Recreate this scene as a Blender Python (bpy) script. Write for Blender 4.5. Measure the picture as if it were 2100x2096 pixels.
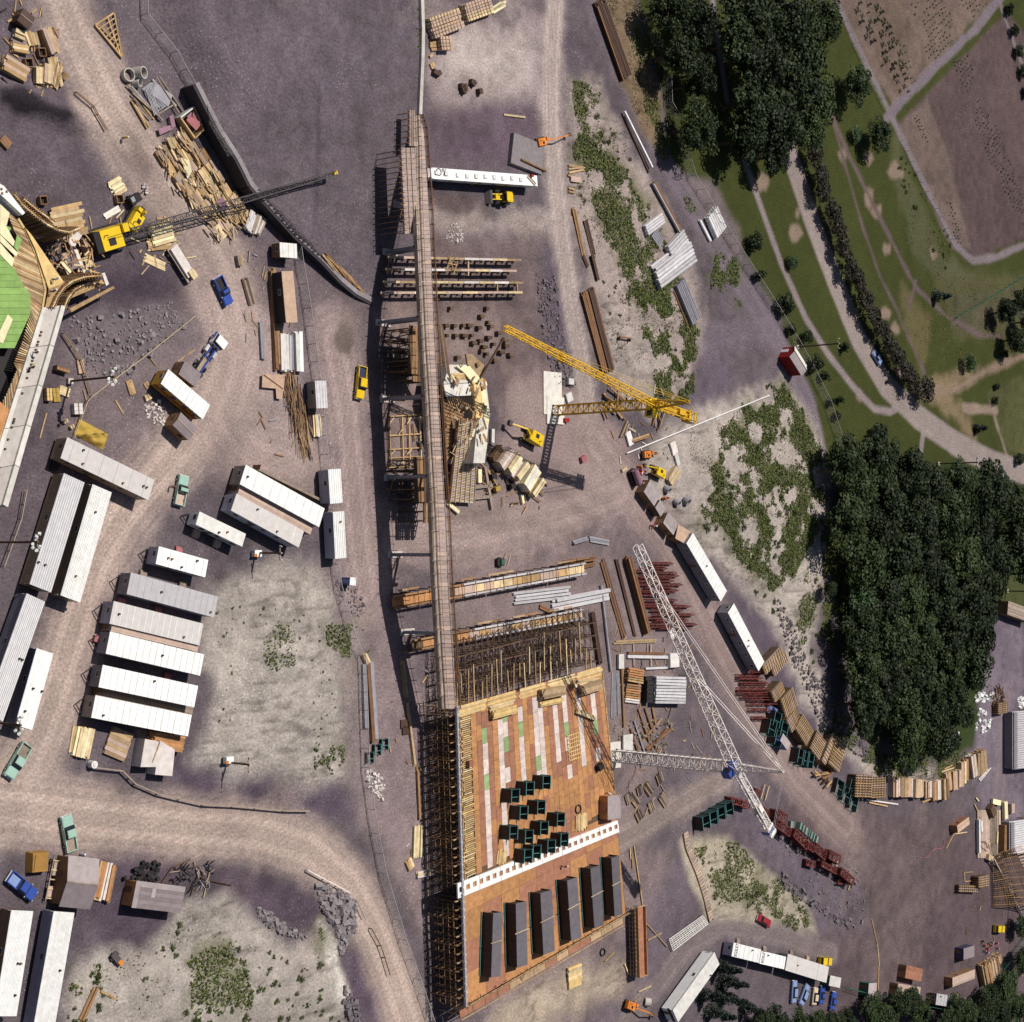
import bpy,bmesh,math,random
import numpy as np
from mathutils import Vector,Matrix,Euler
R=math.radians
rng=random.Random(7)
nrng=np.random.default_rng(7)
for o in list(bpy.data.objects):bpy.data.objects.remove(o)
SC=bpy.context.scene
COL=SC.collection
# ---------- camera
FPX,TILT,PHI,HC,XO=3800.0,R(48),R(-1),240.0,266.0
CX,CY=1050.0,1048.0
_d=np.array([math.cos(PHI),-math.sin(PHI),0.0]);_z=np.array([0,0,1.0])
VV=-_z*math.cos(TILT)+_d*math.sin(TILT)
_e1=_d*math.cos(TILT)+_z*math.sin(TILT)
_e2=np.array([-math.sin(PHI),-math.cos(PHI),0.0])
IX=math.cos(PHI)*_e1-math.sin(PHI)*_e2
IY=math.sin(PHI)*_e1+math.cos(PHI)*_e2
cd=bpy.data.cameras.new('camera');cam=bpy.data.objects.new('camera',cd);COL.objects.link(cam)
m=Matrix.Identity(4)
for i in range(3):
    m[i][0]=IX[i];m[i][1]=-IY[i];m[i][2]=-VV[i]
m[0][3],m[1][3],m[2][3]=-XO,0.0,HC
cam.matrix_world=m
cd.sensor_fit='HORIZONTAL';cd.sensor_width=36.0;cd.lens=36.0*FPX/2100.0
cd.clip_start=1.0;cd.clip_end=9000.0
SC.camera=cam
# ---------- light
SUN_EL,SUN_AZ=63.0,74.0
w=bpy.data.worlds.new('World');SC.world=w;w.use_nodes=True
nt=w.node_tree;bg=nt.nodes['Background']
sk=nt.nodes.new('ShaderNodeTexSky');sk.sky_type='NISHITA';sk.sun_disc=False
sk.sun_elevation=R(SUN_EL);sk.sun_rotation=R(90-SUN_AZ);sk.altitude=60;sk.dust_density=1.5
nt.links.new(sk.outputs[0],bg.inputs[0]);bg.inputs[1].default_value=0.05
sl=bpy.data.lights.new('sun','SUN');sl.energy=4.4;sl.angle=R(0.53);sl.color=(1.0,0.945,0.86)
so=bpy.data.objects.new('sun',sl);COL.objects.link(so)
sd=Vector((math.cos(R(SUN_EL))*math.cos(R(SUN_AZ)),math.cos(R(SUN_EL))*math.sin(R(SUN_AZ)),math.sin(R(SUN_EL))))
so.rotation_euler=sd.to_track_quat('Z','Y').to_euler();so.location=(0,0,300)
vs=SC.view_settings;vs.view_transform='Standard';vs.look='None';vs.exposure=0.0;vs.gamma=1.0
vs.use_curve_mapping=False
SC.render.engine='CYCLES'
# ---------- pixels to places
def sm(a,b,x):
    t=np.clip((x-a)/(b-a),0,1);return t*t*(3-2*t)
MOUNDS=[]
def plane_pt(p,z):
    u,v=p[0]-CX,p[1]-CY
    r=VV*FPX+IX*u+IY*v
    k=(z-HC)/r[2]
    return (r[0]*k-XO,r[1]*k,z)
def proj(P):
    qv=np.array([P[0]+XO,P[1],P[2]-HC]);d=qv@VV
    return (CX+FPX*(qv@IX)/d,CY+FPX*(qv@IY)/d)
def hz(x,y):
    z=0.0
    for (mx,my,rx,ry,h) in MOUNDS:
        d=((x-mx)/rx)**2+((y-my)/ry)**2
        if d<1:z+=h*(1-d)**2
    return z
def G(p,z=None,up=0.0):
    """world point under photo pixel p, on the ground (z None, 'up' metres above it) or on the level z"""
    if z is not None:return Vector(plane_pt(p,z))
    q_=plane_pt(p,up)
    for _ in range(3):q_=plane_pt(p,hz(q_[0],q_[1])+up)
    return Vector(q_)
TK=525.0/1932.0
def q(t,x,y):
    return ((t % 10)*525+x*TK,(t//10)*524+y*TK)
def qs(t,pts):return [q(t,x,y) for x,y in pts]
def O(x,y):return (x*2100/1932.0,y*2100/1932.0)
def OS(pts):return [O(x,y) for x,y in pts]
def V(o,k,x,y):return (o[0]+x*k,o[1]+y*k)
# ---------- materials
MAT={}
def mat(name,col,rough=0.8,var=0.18,scale=0.7,ovar=0.12,metal=0.0,col2=None,detail=4,spec=0.35,bump=0.0):
    if name in MAT:return MAT[name]
    mt=bpy.data.materials.new(name);mt.use_nodes=True;MAT[name]=mt
    n=mt.node_tree.nodes;l=mt.node_tree.links;b=n['Principled BSDF']
    b.inputs['Roughness'].default_value=rough;b.inputs['Metallic'].default_value=metal
    b.inputs['Specular IOR Level'].default_value=spec
    g=n.new('ShaderNodeNewGeometry')
    nz=n.new('ShaderNodeTexNoise');nz.inputs['Scale'].default_value=scale;nz.inputs['Detail'].default_value=detail
    nz.inputs['Roughness'].default_value=0.65
    l.new(g.outputs['Position'],nz.inputs['Vector'])
    mr=n.new('ShaderNodeMapRange');mr.inputs[1].default_value=0.3;mr.inputs[2].default_value=0.7
    l.new(nz.outputs[0],mr.inputs[0])
    mx=n.new('ShaderNodeMix');mx.data_type='RGBA'
    l.new(mr.outputs[0],mx.inputs[0])
    c2=col2 or tuple(min(1,c*(1+var)) for c in col);c1=tuple(c*(1-var) for c in col) if not col2 else col
    mx.inputs[6].default_value=(*c1,1);mx.inputs[7].default_value=(*c2,1)
    oi=n.new('ShaderNodeObjectInfo')
    m2=n.new('ShaderNodeMapRange');m2.inputs[3].default_value=1-ovar;m2.inputs[4].default_value=1+ovar
    l.new(oi.outputs['Random'],m2.inputs[0])
    vm=n.new('ShaderNodeVectorMath');vm.operation='SCALE'
    l.new(mx.outputs[2],vm.inputs[0]);l.new(m2.outputs[0],vm.inputs['Scale'])
    l.new(vm.outputs[0],b.inputs['Base Color'])
    if bump:
        bp=n.new('ShaderNodeBump');bp.inputs['Strength'].default_value=0.6;bp.inputs['Distance'].default_value=bump
        nb=n.new('ShaderNodeTexNoise');nb.inputs['Scale'].default_value=scale*6;nb.inputs['Detail'].default_value=3
        l.new(g.outputs['Position'],nb.inputs['Vector']);l.new(nb.outputs[0],bp.inputs['Height'])
        l.new(bp.outputs[0],b.inputs['Normal'])
    return mt
PAL=dict(
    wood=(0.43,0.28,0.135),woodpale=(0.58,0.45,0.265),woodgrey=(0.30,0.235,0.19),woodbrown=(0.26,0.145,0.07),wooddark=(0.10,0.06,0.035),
    wooddirty=(0.36,0.25,0.145),plank=(0.36,0.27,0.24),ply=(0.42,0.205,0.085),plybrown=(0.31,0.14,0.085),plywhite=(0.60,0.50,0.46),plygreen=(0.27,0.36,0.17),plyyel=(0.63,0.44,0.19),
    greendeck=(0.22,0.36,0.10),creamply=(0.74,0.66,0.42),
    concrete=(0.46,0.42,0.39),concpale=(0.62,0.59,0.54),concdark=(0.24,0.21,0.22),
    white=(0.78,0.78,0.77),offwhite=(0.62,0.60,0.57),greyroof=(0.45,0.43,0.45),seam=(0.7,0.68,0.66),roofdirty=(0.55,0.52,0.50),
    shedroof=(0.22,0.18,0.19),shedroof2=(0.36,0.31,0.31),bodygrey=(0.20,0.19,0.22),bodytan=(0.33,0.24,0.16),bodymustard=(0.45,0.25,0.03),bodybrown=(0.16,0.09,0.05),bodylilac=(0.38,0.37,0.45),bodybeige=(0.30,0.25,0.22),
    tanwalk=(0.45,0.33,0.27),pinkroof=(0.50,0.345,0.25),glass=(0.02,0.022,0.028),dark=(0.025,0.02,0.022),tyre=(0.018,0.016,0.018),
    steel=(0.26,0.25,0.28),steelpale=(0.50,0.48,0.50),steeldark=(0.075,0.065,0.07),rust=(0.20,0.10,0.05),rustdark=(0.075,0.04,0.028),pipewhite=(0.72,0.70,0.70),oxide=(0.13,0.028,0.025),tubgrey=(0.115,0.105,0.12),tubside_shaded=(0.05,0.035,0.03),
    formgreen=(0.014,0.035,0.038),formteal=(0.07,0.20,0.19),formbrown=(0.045,0.028,0.022),
    yellow=(0.70,0.47,0.015),craneyellow=(0.62,0.36,0.02),cranewhite=(0.74,0.68,0.64),orange=(0.62,0.20,0.03),red=(0.30,0.012,0.012),pinkred=(0.33,0.12,0.13),mauve=(0.27,0.15,0.20),
    blue=(0.035,0.075,0.33),blueroof=(0.10,0.14,0.34),lightblue=(0.22,0.30,0.52),mint=(0.33,0.50,0.42),mintdk=(0.20,0.33,0.27),carred=(0.28,0.02,0.03),beige=(0.62,0.52,0.38),navy=(0.04,0.045,0.10),green=(0.03,0.11,0.07),tarp=(0.40,0.27,0.05),tarpbrown=(0.28,0.15,0.035),plastic=(0.62,0.56,0.53),
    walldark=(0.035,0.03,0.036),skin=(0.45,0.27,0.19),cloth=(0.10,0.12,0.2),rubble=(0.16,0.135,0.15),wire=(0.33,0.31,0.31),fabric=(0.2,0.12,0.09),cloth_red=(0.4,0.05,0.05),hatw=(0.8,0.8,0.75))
def M(k):
    if k in MAT:return MAT[k]
    c=PAL[k];rough,metal,var,ov=0.8,0.0,0.16,0.14
    if k.startswith('wood') or k.startswith('ply') or k in ('plank',):var,ov=0.24,(0.28 if k.startswith('wood') else 0.13)
    if k in ('steel','steelpale','pipewhite','rust','rustdark'):rough,ov=0.55,0.2
    if k in ('blue','mint','lightblue','carred','beige','navy','yellow'):rough,var,ov=0.35,0.08,0.04
    if k in ('white','greyroof','roofdirty'):rough,var,ov=0.55,0.09,0.06
    if k=='glass':rough=0.1
    return mat(k,c,rough,var,0.9 if k not in ('plank',) else 2.0,ov,metal)
# ---------- mesh helpers
CUBE_V=[(-.5,-.5,-.5),(.5,-.5,-.5),(.5,.5,-.5),(-.5,.5,-.5),(-.5,-.5,.5),(.5,-.5,.5),(.5,.5,.5),(-.5,.5,.5)]
CUBE_F=[(0,3,2,1),(4,5,6,7),(0,1,5,4),(1,2,6,5),(2,3,7,6),(3,0,4,7)]
SHARED={}
def unit(kind,mk):
    key=(kind,mk)
    if key in SHARED:return SHARED[key]
    if kind=='box':
        v,f=CUBE_V,CUBE_F
    elif kind=='cyl':
        n=10;v=[];f=[]
        for s in (-.5,.5):
            for i in range(n):
                a=2*math.pi*i/n;v.append((s,.5*math.cos(a),.5*math.sin(a)))
        f=[(i,(i+1)% n,n+(i+1)% n,n+i) for i in range(n)]+[tuple(range(n-1,-1,-1)),tuple(range(n,2*n))]
    elif kind=='pipe':
        n=10;v=[];f=[]
        for s,r in ((-.5,.5),(.5,.5),(.5,.4),(-.5,.4)):
            for i in range(n):
                a=2*math.pi*i/n;v.append((s,r*math.cos(a),r*math.sin(a)))
        for k in range(4):
            for i in range(n):
                f.append((k*n+i,k*n+(i+1)% n,((k+1)% 4)*n+(i+1)% n,((k+1)% 4)*n+i))
    elif kind=='ibeam':
        pr=[(-.5,-.5),(.5,-.5),(.5,-.38),(.1,-.38),(.1,.38),(.5,.38),(.5,.5),(-.5,.5),(-.5,.38),(-.1,.38),(-.1,-.38),(-.5,-.38)]
        n=12;v=[(-.5,a,b) for a,b in pr]+[(.5,a,b) for a,b in pr]
        f=[(i,(i+1)% n,n+(i+1)% n,n+i) for i in range(n)]+[tuple(range(n-1,-1,-1)),tuple(range(n,2*n))]
    elif kind=='wheel':
        n=14;v=[];f=[]
        for s,r in ((-.5,.38),(-.5,.5),(.5,.5),(.5,.38)):
            for i in range(n):
                a=2*math.pi*i/n;v.append((r*math.cos(a),s,r*math.sin(a)))
        for k in range(3):
            for i in range(n):f.append((k*n+i,(k+1)*n+i,(k+1)*n+(i+1)% n,k*n+(i+1)% n))
        f+=[tuple(range(n)),tuple(range(4*n-1,3*n-1,-1))]
    me=bpy.data.meshes.new(kind);me.from_pydata(v,[],f);me.materials.append(M(mk));me.update()
    if kind in ('cyl','pipe','wheel'):
        me.shade_smooth() if hasattr(me,'shade_smooth') else None
        try:me.set_sharp_from_angle(angle=R(40))
        except Exception:pass
    SHARED[key]=me
    return me
def nth(i):
    i+=1;return '%d%s' % (i,'th' if 10<i % 100<14 else {1:'st',2:'nd',3:'rd'}.get(i % 10,'th'))
def link(o,parent=None):
    COL.objects.link(o)
    if parent is not None:o.parent=parent
    return o
def tag(o,label,cat,group=None,kind=None):
    o['label']=label;o['category']=cat
    if group:o['group']=group
    if kind:o['kind']=kind
    return o
def thing(name,label,cat,loc=(0,0,0),rz=0.0,group=None):
    o=bpy.data.objects.new(name,None);o.empty_display_size=0.3
    o.location=loc;o.rotation_euler=(0,0,rz);COL.objects.link(o)
    return tag(o,label,cat,group)
def part(name,kind,mk,parent,loc,size,rot=(0,0,0),label=None):
    """a piece with shared mesh data: unit shape scaled to size, local to its parent"""
    o=bpy.data.objects.new(name,unit(kind,mk));o.location=loc;o.scale=size;o.rotation_euler=rot
    COL.objects.link(o)
    if parent is not None:o.parent=parent
    if label:o['label']=label
    return o
def bx(name,mk,parent,loc,size,rz=0.0,rx=0.0,ry=0.0):return part(name,'box',mk,parent,loc,size,(rx,ry,rz))
def seg(name,mk,parent,a,b,wdt,hgt,kind='box',roll=0.0):
    """a bar from a to b"""
    a,b=Vector(a),Vector(b);d=b-a
    if d.length<1e-4:d=Vector((0.01,0,0))
    e=d.to_track_quat('X','Z')
    o=bpy.data.objects.new(name,unit(kind,mk));o.location=(a+b)/2;o.scale=(d.length,wdt,hgt)
    o.rotation_mode='QUATERNION';o.rotation_quaternion=e
    COL.objects.link(o)
    if parent is not None:o.parent=parent
    return o
class MB:
    def __init__(s):s.v=[];s.f=[]
    def box(s,c,size,rot=None):
        n=len(s.v);mrot=rot
        for a in CUBE_V:
            p=Vector((a[0]*size[0],a[1]*size[1],a[2]*size[2]))
            if mrot is not None:p=mrot @ p
            s.v.append((p.x+c[0],p.y+c[1],p.z+c[2]))
        s.f+=[tuple(i+n for i in f) for f in CUBE_F]
        return s
    def bar(s,a,b,w_=0.1,h_=None):
        a,b=Vector(a),Vector(b);d=b-a;L=d.length
        if L<1e-4:return s
        return s.box((a+b)/2,(L,w_,h_ or w_),d.to_track_quat('X','Z').to_matrix())
    def strut(s,a,b,r=0.05):
        a,b=Vector(a),Vector(b);d=b-a
        if d.length<1e-4:return s
        mt_=d.to_track_quat('X','Z').to_matrix();n=len(s.v)
        for e in (a,b):
            for k in range(3):
                an=2.0944*k+0.5;p=mt_ @ Vector((0,r*math.cos(an),r*math.sin(an)));s.v.append(tuple(e+p))
        s.f+=[(n,n+1,n+4,n+3),(n+1,n+2,n+5,n+4),(n+2,n,n+3,n+5)]
        return s
    def prism(s,poly,z0,z1):
        """poly: list of (x, y) counted either way; vertical sides, flat caps"""
        ar=sum(poly[i][0]*poly[(i+1)% len(poly)][1]-poly[(i+1)% len(poly)][0]*poly[i][1] for i in range(len(poly)))
        if ar<0:poly=poly[::-1]
        n=len(s.v);k=len(poly)
        s.v+=[(p[0],p[1],z0) for p in poly]+[(p[0],p[1],z1) for p in poly]
        s.f+=[tuple(range(n+k-1,n-1,-1)),tuple(range(n+k,n+2*k))]
        s.f+=[(n+i,n+(i+1)% k,n+k+(i+1)% k,n+k+i) for i in range(k)]
        return s
    def add(s,v,f):
        n=len(s.v);s.v+=[tuple(p) for p in v];s.f+=[tuple(i+n for i in t) for t in f];return s
    def build(s,name,mk,parent=None,loc=(0,0,0),rz=0.0,smooth=False):
        me=bpy.data.meshes.new(name);me.from_pydata(s.v,[],s.f);me.materials.append(M(mk) if isinstance(mk,str) else mk);me.update()
        if smooth:
            for p in me.polygons:p.use_smooth=True
        o=bpy.data.objects.new(name,me);o.location=loc;o.rotation_euler=(0,0,rz)
        return link(o,parent)
def lattice(mb,a,b,w0,h0,n,r=0.08,rd=0.05,w1=None,h1=None,up=(0,0,1),tri=False):
    """square (or triangular) lattice boom from a to b"""
    a,b=Vector(a),Vector(b);d=(b-a);L=d.length;d.normalize()
    u=Vector(up);s=d.cross(u).normalized();t=s.cross(d).normalized()
    w1=w0 if w1 is None else w1;h1=h0 if h1 is None else h1
    def ring(k):
        f=k/n;c=a+d*L*f;ww=(w0+(w1-w0)*f)/2;hh=(h0+(h1-h0)*f)/2
        if tri:return [c-s*ww-t*hh,c+s*ww-t*hh,c+t*hh]
        return [c-s*ww-t*hh,c+s*ww-t*hh,c+s*ww+t*hh,c-s*ww+t*hh]
    rr=[ring(k) for k in range(n+1)];m_=len(rr[0])
    for j in range(m_):
        mb.bar(rr[0][j],rr[n][j],r*2)
    for k in range(n):
        for j in range(m_):
            j2=(j+1)% m_
            mb.bar(rr[k][j],rr[k][j2],rd*2)
            if (k+j)% 2:mb.bar(rr[k][j],rr[k+1][j2],rd*2)
            else:mb.bar(rr[k+1][j],rr[k][j2],rd*2)
    for j in range(m_):mb.bar(rr[n][j],rr[n][(j+1)% m_],rd*2)
    return mb
def rect(pts,z):
    """four photo corners of a rectangle lying at height z -> centre, heading of first side, length, width"""
    w_=[G(p,z) for p in pts]
    c=sum(w_,Vector((0,0,0)))/4
    e=(w_[1]-w_[0])+(w_[2]-w_[3]);f=(w_[3]-w_[0])+(w_[2]-w_[1])
    L=e.length/2;W=f.length/2;a=math.atan2(e.y,e.x)
    return c,a,L,W
# ---------- terrain
def nz2(X,Y,s,seed):
    g=np.random.default_rng(seed).random((256,256))
    x=X/s;y=Y/s;i=np.floor(x).astype(int);j=np.floor(y).astype(int);fx=x-i;fy=y-j
    fx=fx*fx*(3-2*fx);fy=fy*fy*(3-2*fy)
    a=g[i % 256,j % 256];b=g[(i+1)% 256,j % 256];c=g[i % 256,(j+1)% 256];d=g[(i+1)% 256,(j+1)% 256]
    return (a*(1-fx)+b*fx)*(1-fy)+(c*(1-fx)+d*fx)*fy
def fbm(X,Y,s,seed,n=4):
    t=0;a=1;k=0
    for o in range(n):t=t+a*nz2(X+37*o,Y-19*o,s/2**o,seed+o);k+=a;a*=0.55
    return t/k
def wpoly(px,z=0.0):return np.array([plane_pt(p,z)[:2] for p in px])
def segd(X,Y,pts,closed):
    D=np.full(X.shape,1e9);n=len(pts)
    for i in range(n if closed else n-1):
        ax,ay=pts[i];bx_,by_=pts[(i+1)% n];dx,dy=bx_-ax,by_-ay;L=dx*dx+dy*dy+1e-9
        t=np.clip(((X-ax)*dx+(Y-ay)*dy)/L,0,1)
        D=np.minimum(D,(X-ax-t*dx)**2+(Y-ay-t*dy)**2)
    return np.sqrt(D)
def inside(X,Y,pts):
    r=np.zeros(X.shape,bool);n=len(pts)
    for i in range(n):
        ax,ay=pts[i];bx_,by_=pts[(i+1)% n]
        if abs(by_-ay)<1e-9:continue
        c=(ay>Y)!=(by_>Y)
        r ^=c & (X<(bx_-ax)*(Y-ay)/(by_-ay)+ax)
    return r
def sdist(X,Y,pts):
    d=segd(X,Y,pts,True);return np.where(inside(X,Y,pts),d,-d)
WALL_PX=[(400,172),(425,222),(451,272),(486,326),(513,380),(541,412),(606,484),(661,535),(699,576),(731,603),(764,620)]
def _wz(i):return 3.2*(1-max(0,i-4)/6.0)
PLAT_WALL=np.array([plane_pt(p,_wz(i))[:2] for i,p in enumerate(WALL_PX)])
PLAT_EAST=wpoly([(764,620),(800,480),(850,250),(862,-120)])
PLAT_NW=wpoly([(300,-120),(318,40),(400,172)],1.5)
PLAT_NW[-1]=PLAT_WALL[0]
PLAT=np.concatenate([PLAT_WALL,PLAT_EAST[1:],PLAT_NW[:-1]])
def height(X,Y):
    Z=np.zeros(X.shape)
    for (mx,my,rx,ry,h) in MOUNDS:
        d=((X-mx)/rx)**2+((Y-my)/ry)**2
        Z+=np.where(d<1,h*(1-np.minimum(d,1))**2,0)
    ins=inside(X,Y,PLAT)
    if ins.any():
        e=segd(X,Y,PLAT_EAST,False);nw=segd(X,Y,PLAT_NW,False)
        Z+=np.where(ins,3.2*sm(0,26,e)*sm(0,9,nw),0)
    return Z
def hz(x,y):
    return float(height(np.array([x]),np.array([y]))[0])
def mound(px,rx,ry,h):
    p=plane_pt(px,0);MOUNDS.append((p[0],p[1],rx,ry,h))
mound(O(515,1290),24,22,1.9);mound(O(420,1880),30,17,1.4);mound(O(1450,930),40,25,2.0)
mound(O(1430,1660),18,10,1.2);mound(O(1160,560),16,30,0.8);mound(O(60,190),8,3.5,1.5);mound(O(125,225),7,3,1.3)
mound(O(90,320),9,8,0.9);mound(O(230,620),9,6,0.8);mound(O(1000,1900),22,9,0.6)
GRAVEL=(0.104,0.084,0.096);GRAVELD=(0.052,0.037,0.050);DUST=(0.395,0.308,0.270);DUSTP=(0.20,0.148,0.148)
SAND=(0.355,0.315,0.285);SANDW=(0.6,0.56,0.5);PALE=(0.39,0.32,0.295);LAWN=(0.043,0.050,0.013);LAWND=(0.028,0.040,0.012)
STRAW=(0.19,0.135,0.085);EARTH=(0.145,0.092,0.080);EARTHD=(0.10,0.062,0.058);TARMAC=(0.25,0.205,0.195);PATH=(0.22,0.18,0.185);LILAC=(0.155,0.125,0.15)
REG=[]
def area(cls,px,col,soft=1.0,k=1.0,en=1.2):REG.append((cls,'p',px,col,soft,k,en,None))
def road(cls,px,wpx,col,soft=1.0,k=1.0,en=0.5,streak=0.0):REG.append((cls,'l',px,col,soft,k,en,(wpx,streak)))
area(None,OS([(-40,-40),(120,-40),(330,520),(360,700),(150,900),(-40,960)]),(0.100,0.080,0.094),4)
area(None,OS([(340,0),(790,0),(760,560),(690,565),(480,400),(330,100)]),(0.104,0.085,0.098),3)
area(None,OS([(790,20),(1050,0),(1060,210),(830,215)]),(0.28,0.225,0.22),5,.9,5)
area(None,OS([(840,60),(1020,60),(1000,150),(860,160)]),(0.42,0.36,0.34),6,.55,6)
area(None,OS([(810,215),(1010,190),(1020,300),(810,310)]),(0.10,0.07,0.092),3,.9,2)
area(None,OS([(815,380),(930,370),(930,425),(815,430)]),(0.115,0.085,0.09),2,.8,2)
area(None,OS([(815,405),(1050,395),(1050,445),(815,440)]),PALE,3,.75,3)
area(None,OS([(815,440),(1020,445),(1030,560),(1040,760),(830,760),(720,990),(690,900),(715,560)]),(0.135,0.098,0.098),4,.8,3)
area(None,OS([(740,580),(980,590),(985,680),(830,690),(740,960)]),(0.22,0.165,0.155),4,.8,3)
area(None,OS([(1020,460),(1060,460),(1090,700),(1060,720),(1030,600)]),(0.085,0.065,0.085),3,.9,2)
area(None,OS([(1000,20),(1060,10),(1110,110),(1070,150),(1050,190),(1020,160)]),(0.12,0.09,0.115),4,.6,3)
area('dirt_road',OS([(960,690),(1090,720),(1170,880),(1120,990),(900,1060),(740,1010),(740,960),(930,900)]),(0.29,0.215,0.205),4,.85,3)
area(None,OS([(830,1060),(1180,1000),(1190,1060),(1290,1250),(1200,1560),(1260,1620),(1200,1932),(860,1932),(830,1500)]),(0.2,0.152,0.15),5,.8,3)
area(None,OS([(600,1080),(720,1060),(760,1180),(830,1400),(830,1800),(760,1700),(690,1560),(640,1300)]),(0.215,0.165,0.168),4,.9,3)
area(None,OS([(470,470),(600,480),(700,580),(700,720),(600,760),(560,640),(470,560)]),(0.11,0.085,0.092),3,.8,2)
area(None,OS([(440,560),(540,560),(600,880),(480,880),(430,700)]),(0.27,0.21,0.205),5,.9,3)
area(None,OS([(130,660),(330,600),(390,690),(290,850),(150,860),(110,760)]),(0.175,0.135,0.14),4,.8,2)
area(None,OS([(130,545),(250,510),(340,520),(370,600),(300,560),(150,590)]),(0.055,0.04,0.055),3,.9,2)
area(None,OS([(1380,1570),(1500,1500),(1650,1540),(1932,1560),(1932,1932),(1560,1932),(1500,1780),(1600,1720),(1620,1650)]),(0.095,0.068,0.075),5,.95,3)
area(None,OS([(1560,1560),(1800,1540),(1760,1750),(1700,1900),(1640,1880),(1600,1760)]),(0.13,0.095,0.095),8,.6,6)
area(None,OS([(1390,1490),(1460,1560),(1620,1680),(1640,1740),(1560,1770),(1480,1640),(1390,1560)]),(0.115,0.093,0.118),4,.9,2)
area(None,OS([(1380,1120),(1460,1130),(1490,1230),(1550,1360),(1640,1440),(1600,1470),(1500,1360),(1440,1250)]),(0.085,0.066,0.088),2.5,.95,2)
area(None,OS([(1860,1130),(1932,1150),(1932,1560),(1860,1560),(1830,1420)]),(0.155,0.125,0.155),3,.95,1)
area(None,OS([(150,1590),(380,1610),(600,1680),(700,1800),(760,1932),(640,1932),(650,1800),(580,1780),(350,1640),(300,1780),(180,1790)]),(0.085,0.062,0.084),3,.95,2)
area(None,OS([(380,1430),(640,1480),(660,1540),(480,1530),(350,1490),(330,1440)]),(0.078,0.058,0.082),2,.95,1.5)
area(None,OS([(1280,680),(1360,640),(1385,720),(1340,790),(1270,790)]),(0.105,0.082,0.105),2.5,.9,1.5)
area(None,OS([(1000,1860),(1150,1830),(1210,1700),(1290,1640),(1320,1740),(1260,1830),(1180,1932),(960,1932)]),(0.125,0.098,0.118),4,.85,3)
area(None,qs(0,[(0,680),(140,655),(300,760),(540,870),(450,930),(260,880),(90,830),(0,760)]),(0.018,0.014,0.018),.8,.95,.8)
road('dirt_road',OS([(95,-60),(140,60),(200,190),(290,330),(370,430),(420,530),(440,640),(420,720),(375,800),(310,880),(240,960),(180,1060),(135,1200),(95,1330),(50,1440),(0,1520),(-40,1540)]),95,DUST,3.2,.95,1.6,.5)
road('dirt_road',OS([(-40,1520),(60,1530),(180,1545),(330,1560),(480,1570),(580,1600),(660,1670),(715,1770),(750,1870),(790,1990)]),84,DUST,2.6,1,1.0,.5)
road('dirt_road',OS([(420,560),(460,680),(430,790),(480,860),(560,880)]),110,(0.34,0.26,0.24),6,.8,2,.3)
road('dirt_road',OS([(630,640),(655,780),(665,900),(680,1040),(690,1110)]),85,(0.31,0.235,0.225),3.5,.9,2,.5)
road('dirt_road',OS([(1050,-40),(1040,120),(1040,250),(1055,400),(1075,560),(1105,740),(1130,850),(1180,920)]),42,PALE,2.5,.9,1.2,.6)
road('dirt_road',OS([(1120,830),(1190,920),(1260,1010),(1310,1110),(1370,1240),(1440,1360),(1510,1470),(1600,1560)]),80,(0.265,0.195,0.185),3.5,.9,1.5,.5)
road('dirt_road',OS([(740,1020),(900,1005),(1060,970),(1170,930)]),75,(0.31,0.235,0.22),4,.7,2,.4)
road('dirt_road',OS([(1160,1590),(1230,1550),(1310,1500),(1370,1470)]),42,(0.24,0.19,0.175),2.5,.9,1.2,.5)
road('dirt_road',OS([(1180,1932),(1240,1860),(1300,1780),(1370,1745),(1480,1765),(1570,1800)]),36,(0.185,0.15,0.15),2,.9,1,.5)
road('dirt_road',OS([(1880,1580),(1890,1440),(1900,1320)]),40,(0.19,0.15,0.165),3,.7,1,.4)
road('dirt_road',OS([(1115,-40),(1160,90),(1215,220),(1270,330),(1330,430),(1400,540),(1470,650),(1520,740),(1545,830),(1555,910)]),44,LILAC,2.2,.95,1.2,.4)
road('dirt_road',OS([(1330,640),(1400,620),(1450,620)]),50,LILAC,3,.6,1.5,.3)
for a in ([(255,300),(300,370),(350,440),(400,500)],[(240,250),(275,310)],[(1500,1400),(1560,1480),(1660,1540)],[(1330,1220),(1400,1330)]):
    road(None,OS(a),22,(0.12,0.085,0.085),4,.55,3,.5)
area('sand_bank',OS([(385,1120),(470,1075),(560,1060),(620,1110),(645,1200),(650,1350),(650,1470),(540,1480),(450,1460),(375,1435),(400,1320),(385,1220)]),SAND,3,1,2)
area(None,OS([(600,1180),(680,1200),(690,1460),(650,1470),(640,1300)]),(0.20,0.16,0.155),3,.8,2)
area('sand_bank',OS([(120,1990),(125,1850),(180,1790),(260,1800),(320,1740),(350,1700),(420,1690),(480,1735),(540,1780),(600,1760),(610,1740),(640,1820),(655,1990)]),SAND,2,1,1.6)
area(None,OS([(600,1740),(635,1790),(655,1880),(640,1885),(610,1790)]),SANDW,1.0,.8,1)
area('sand_bank',OS([(1285,1590),(1370,1580),(1440,1640),(1520,1700),(1545,1765),(1480,1740),(1420,1740),(1330,1730),(1300,1660)]),(0.345,0.30,0.235),1.6,1,1.2)
area('sand_bank',OS([(880,1960),(960,1880),(1080,1830),(1170,1810),(1185,1860),(1120,1890),(1040,1932),(980,1990)]),(0.34,0.275,0.215),3,.95,2)
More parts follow.
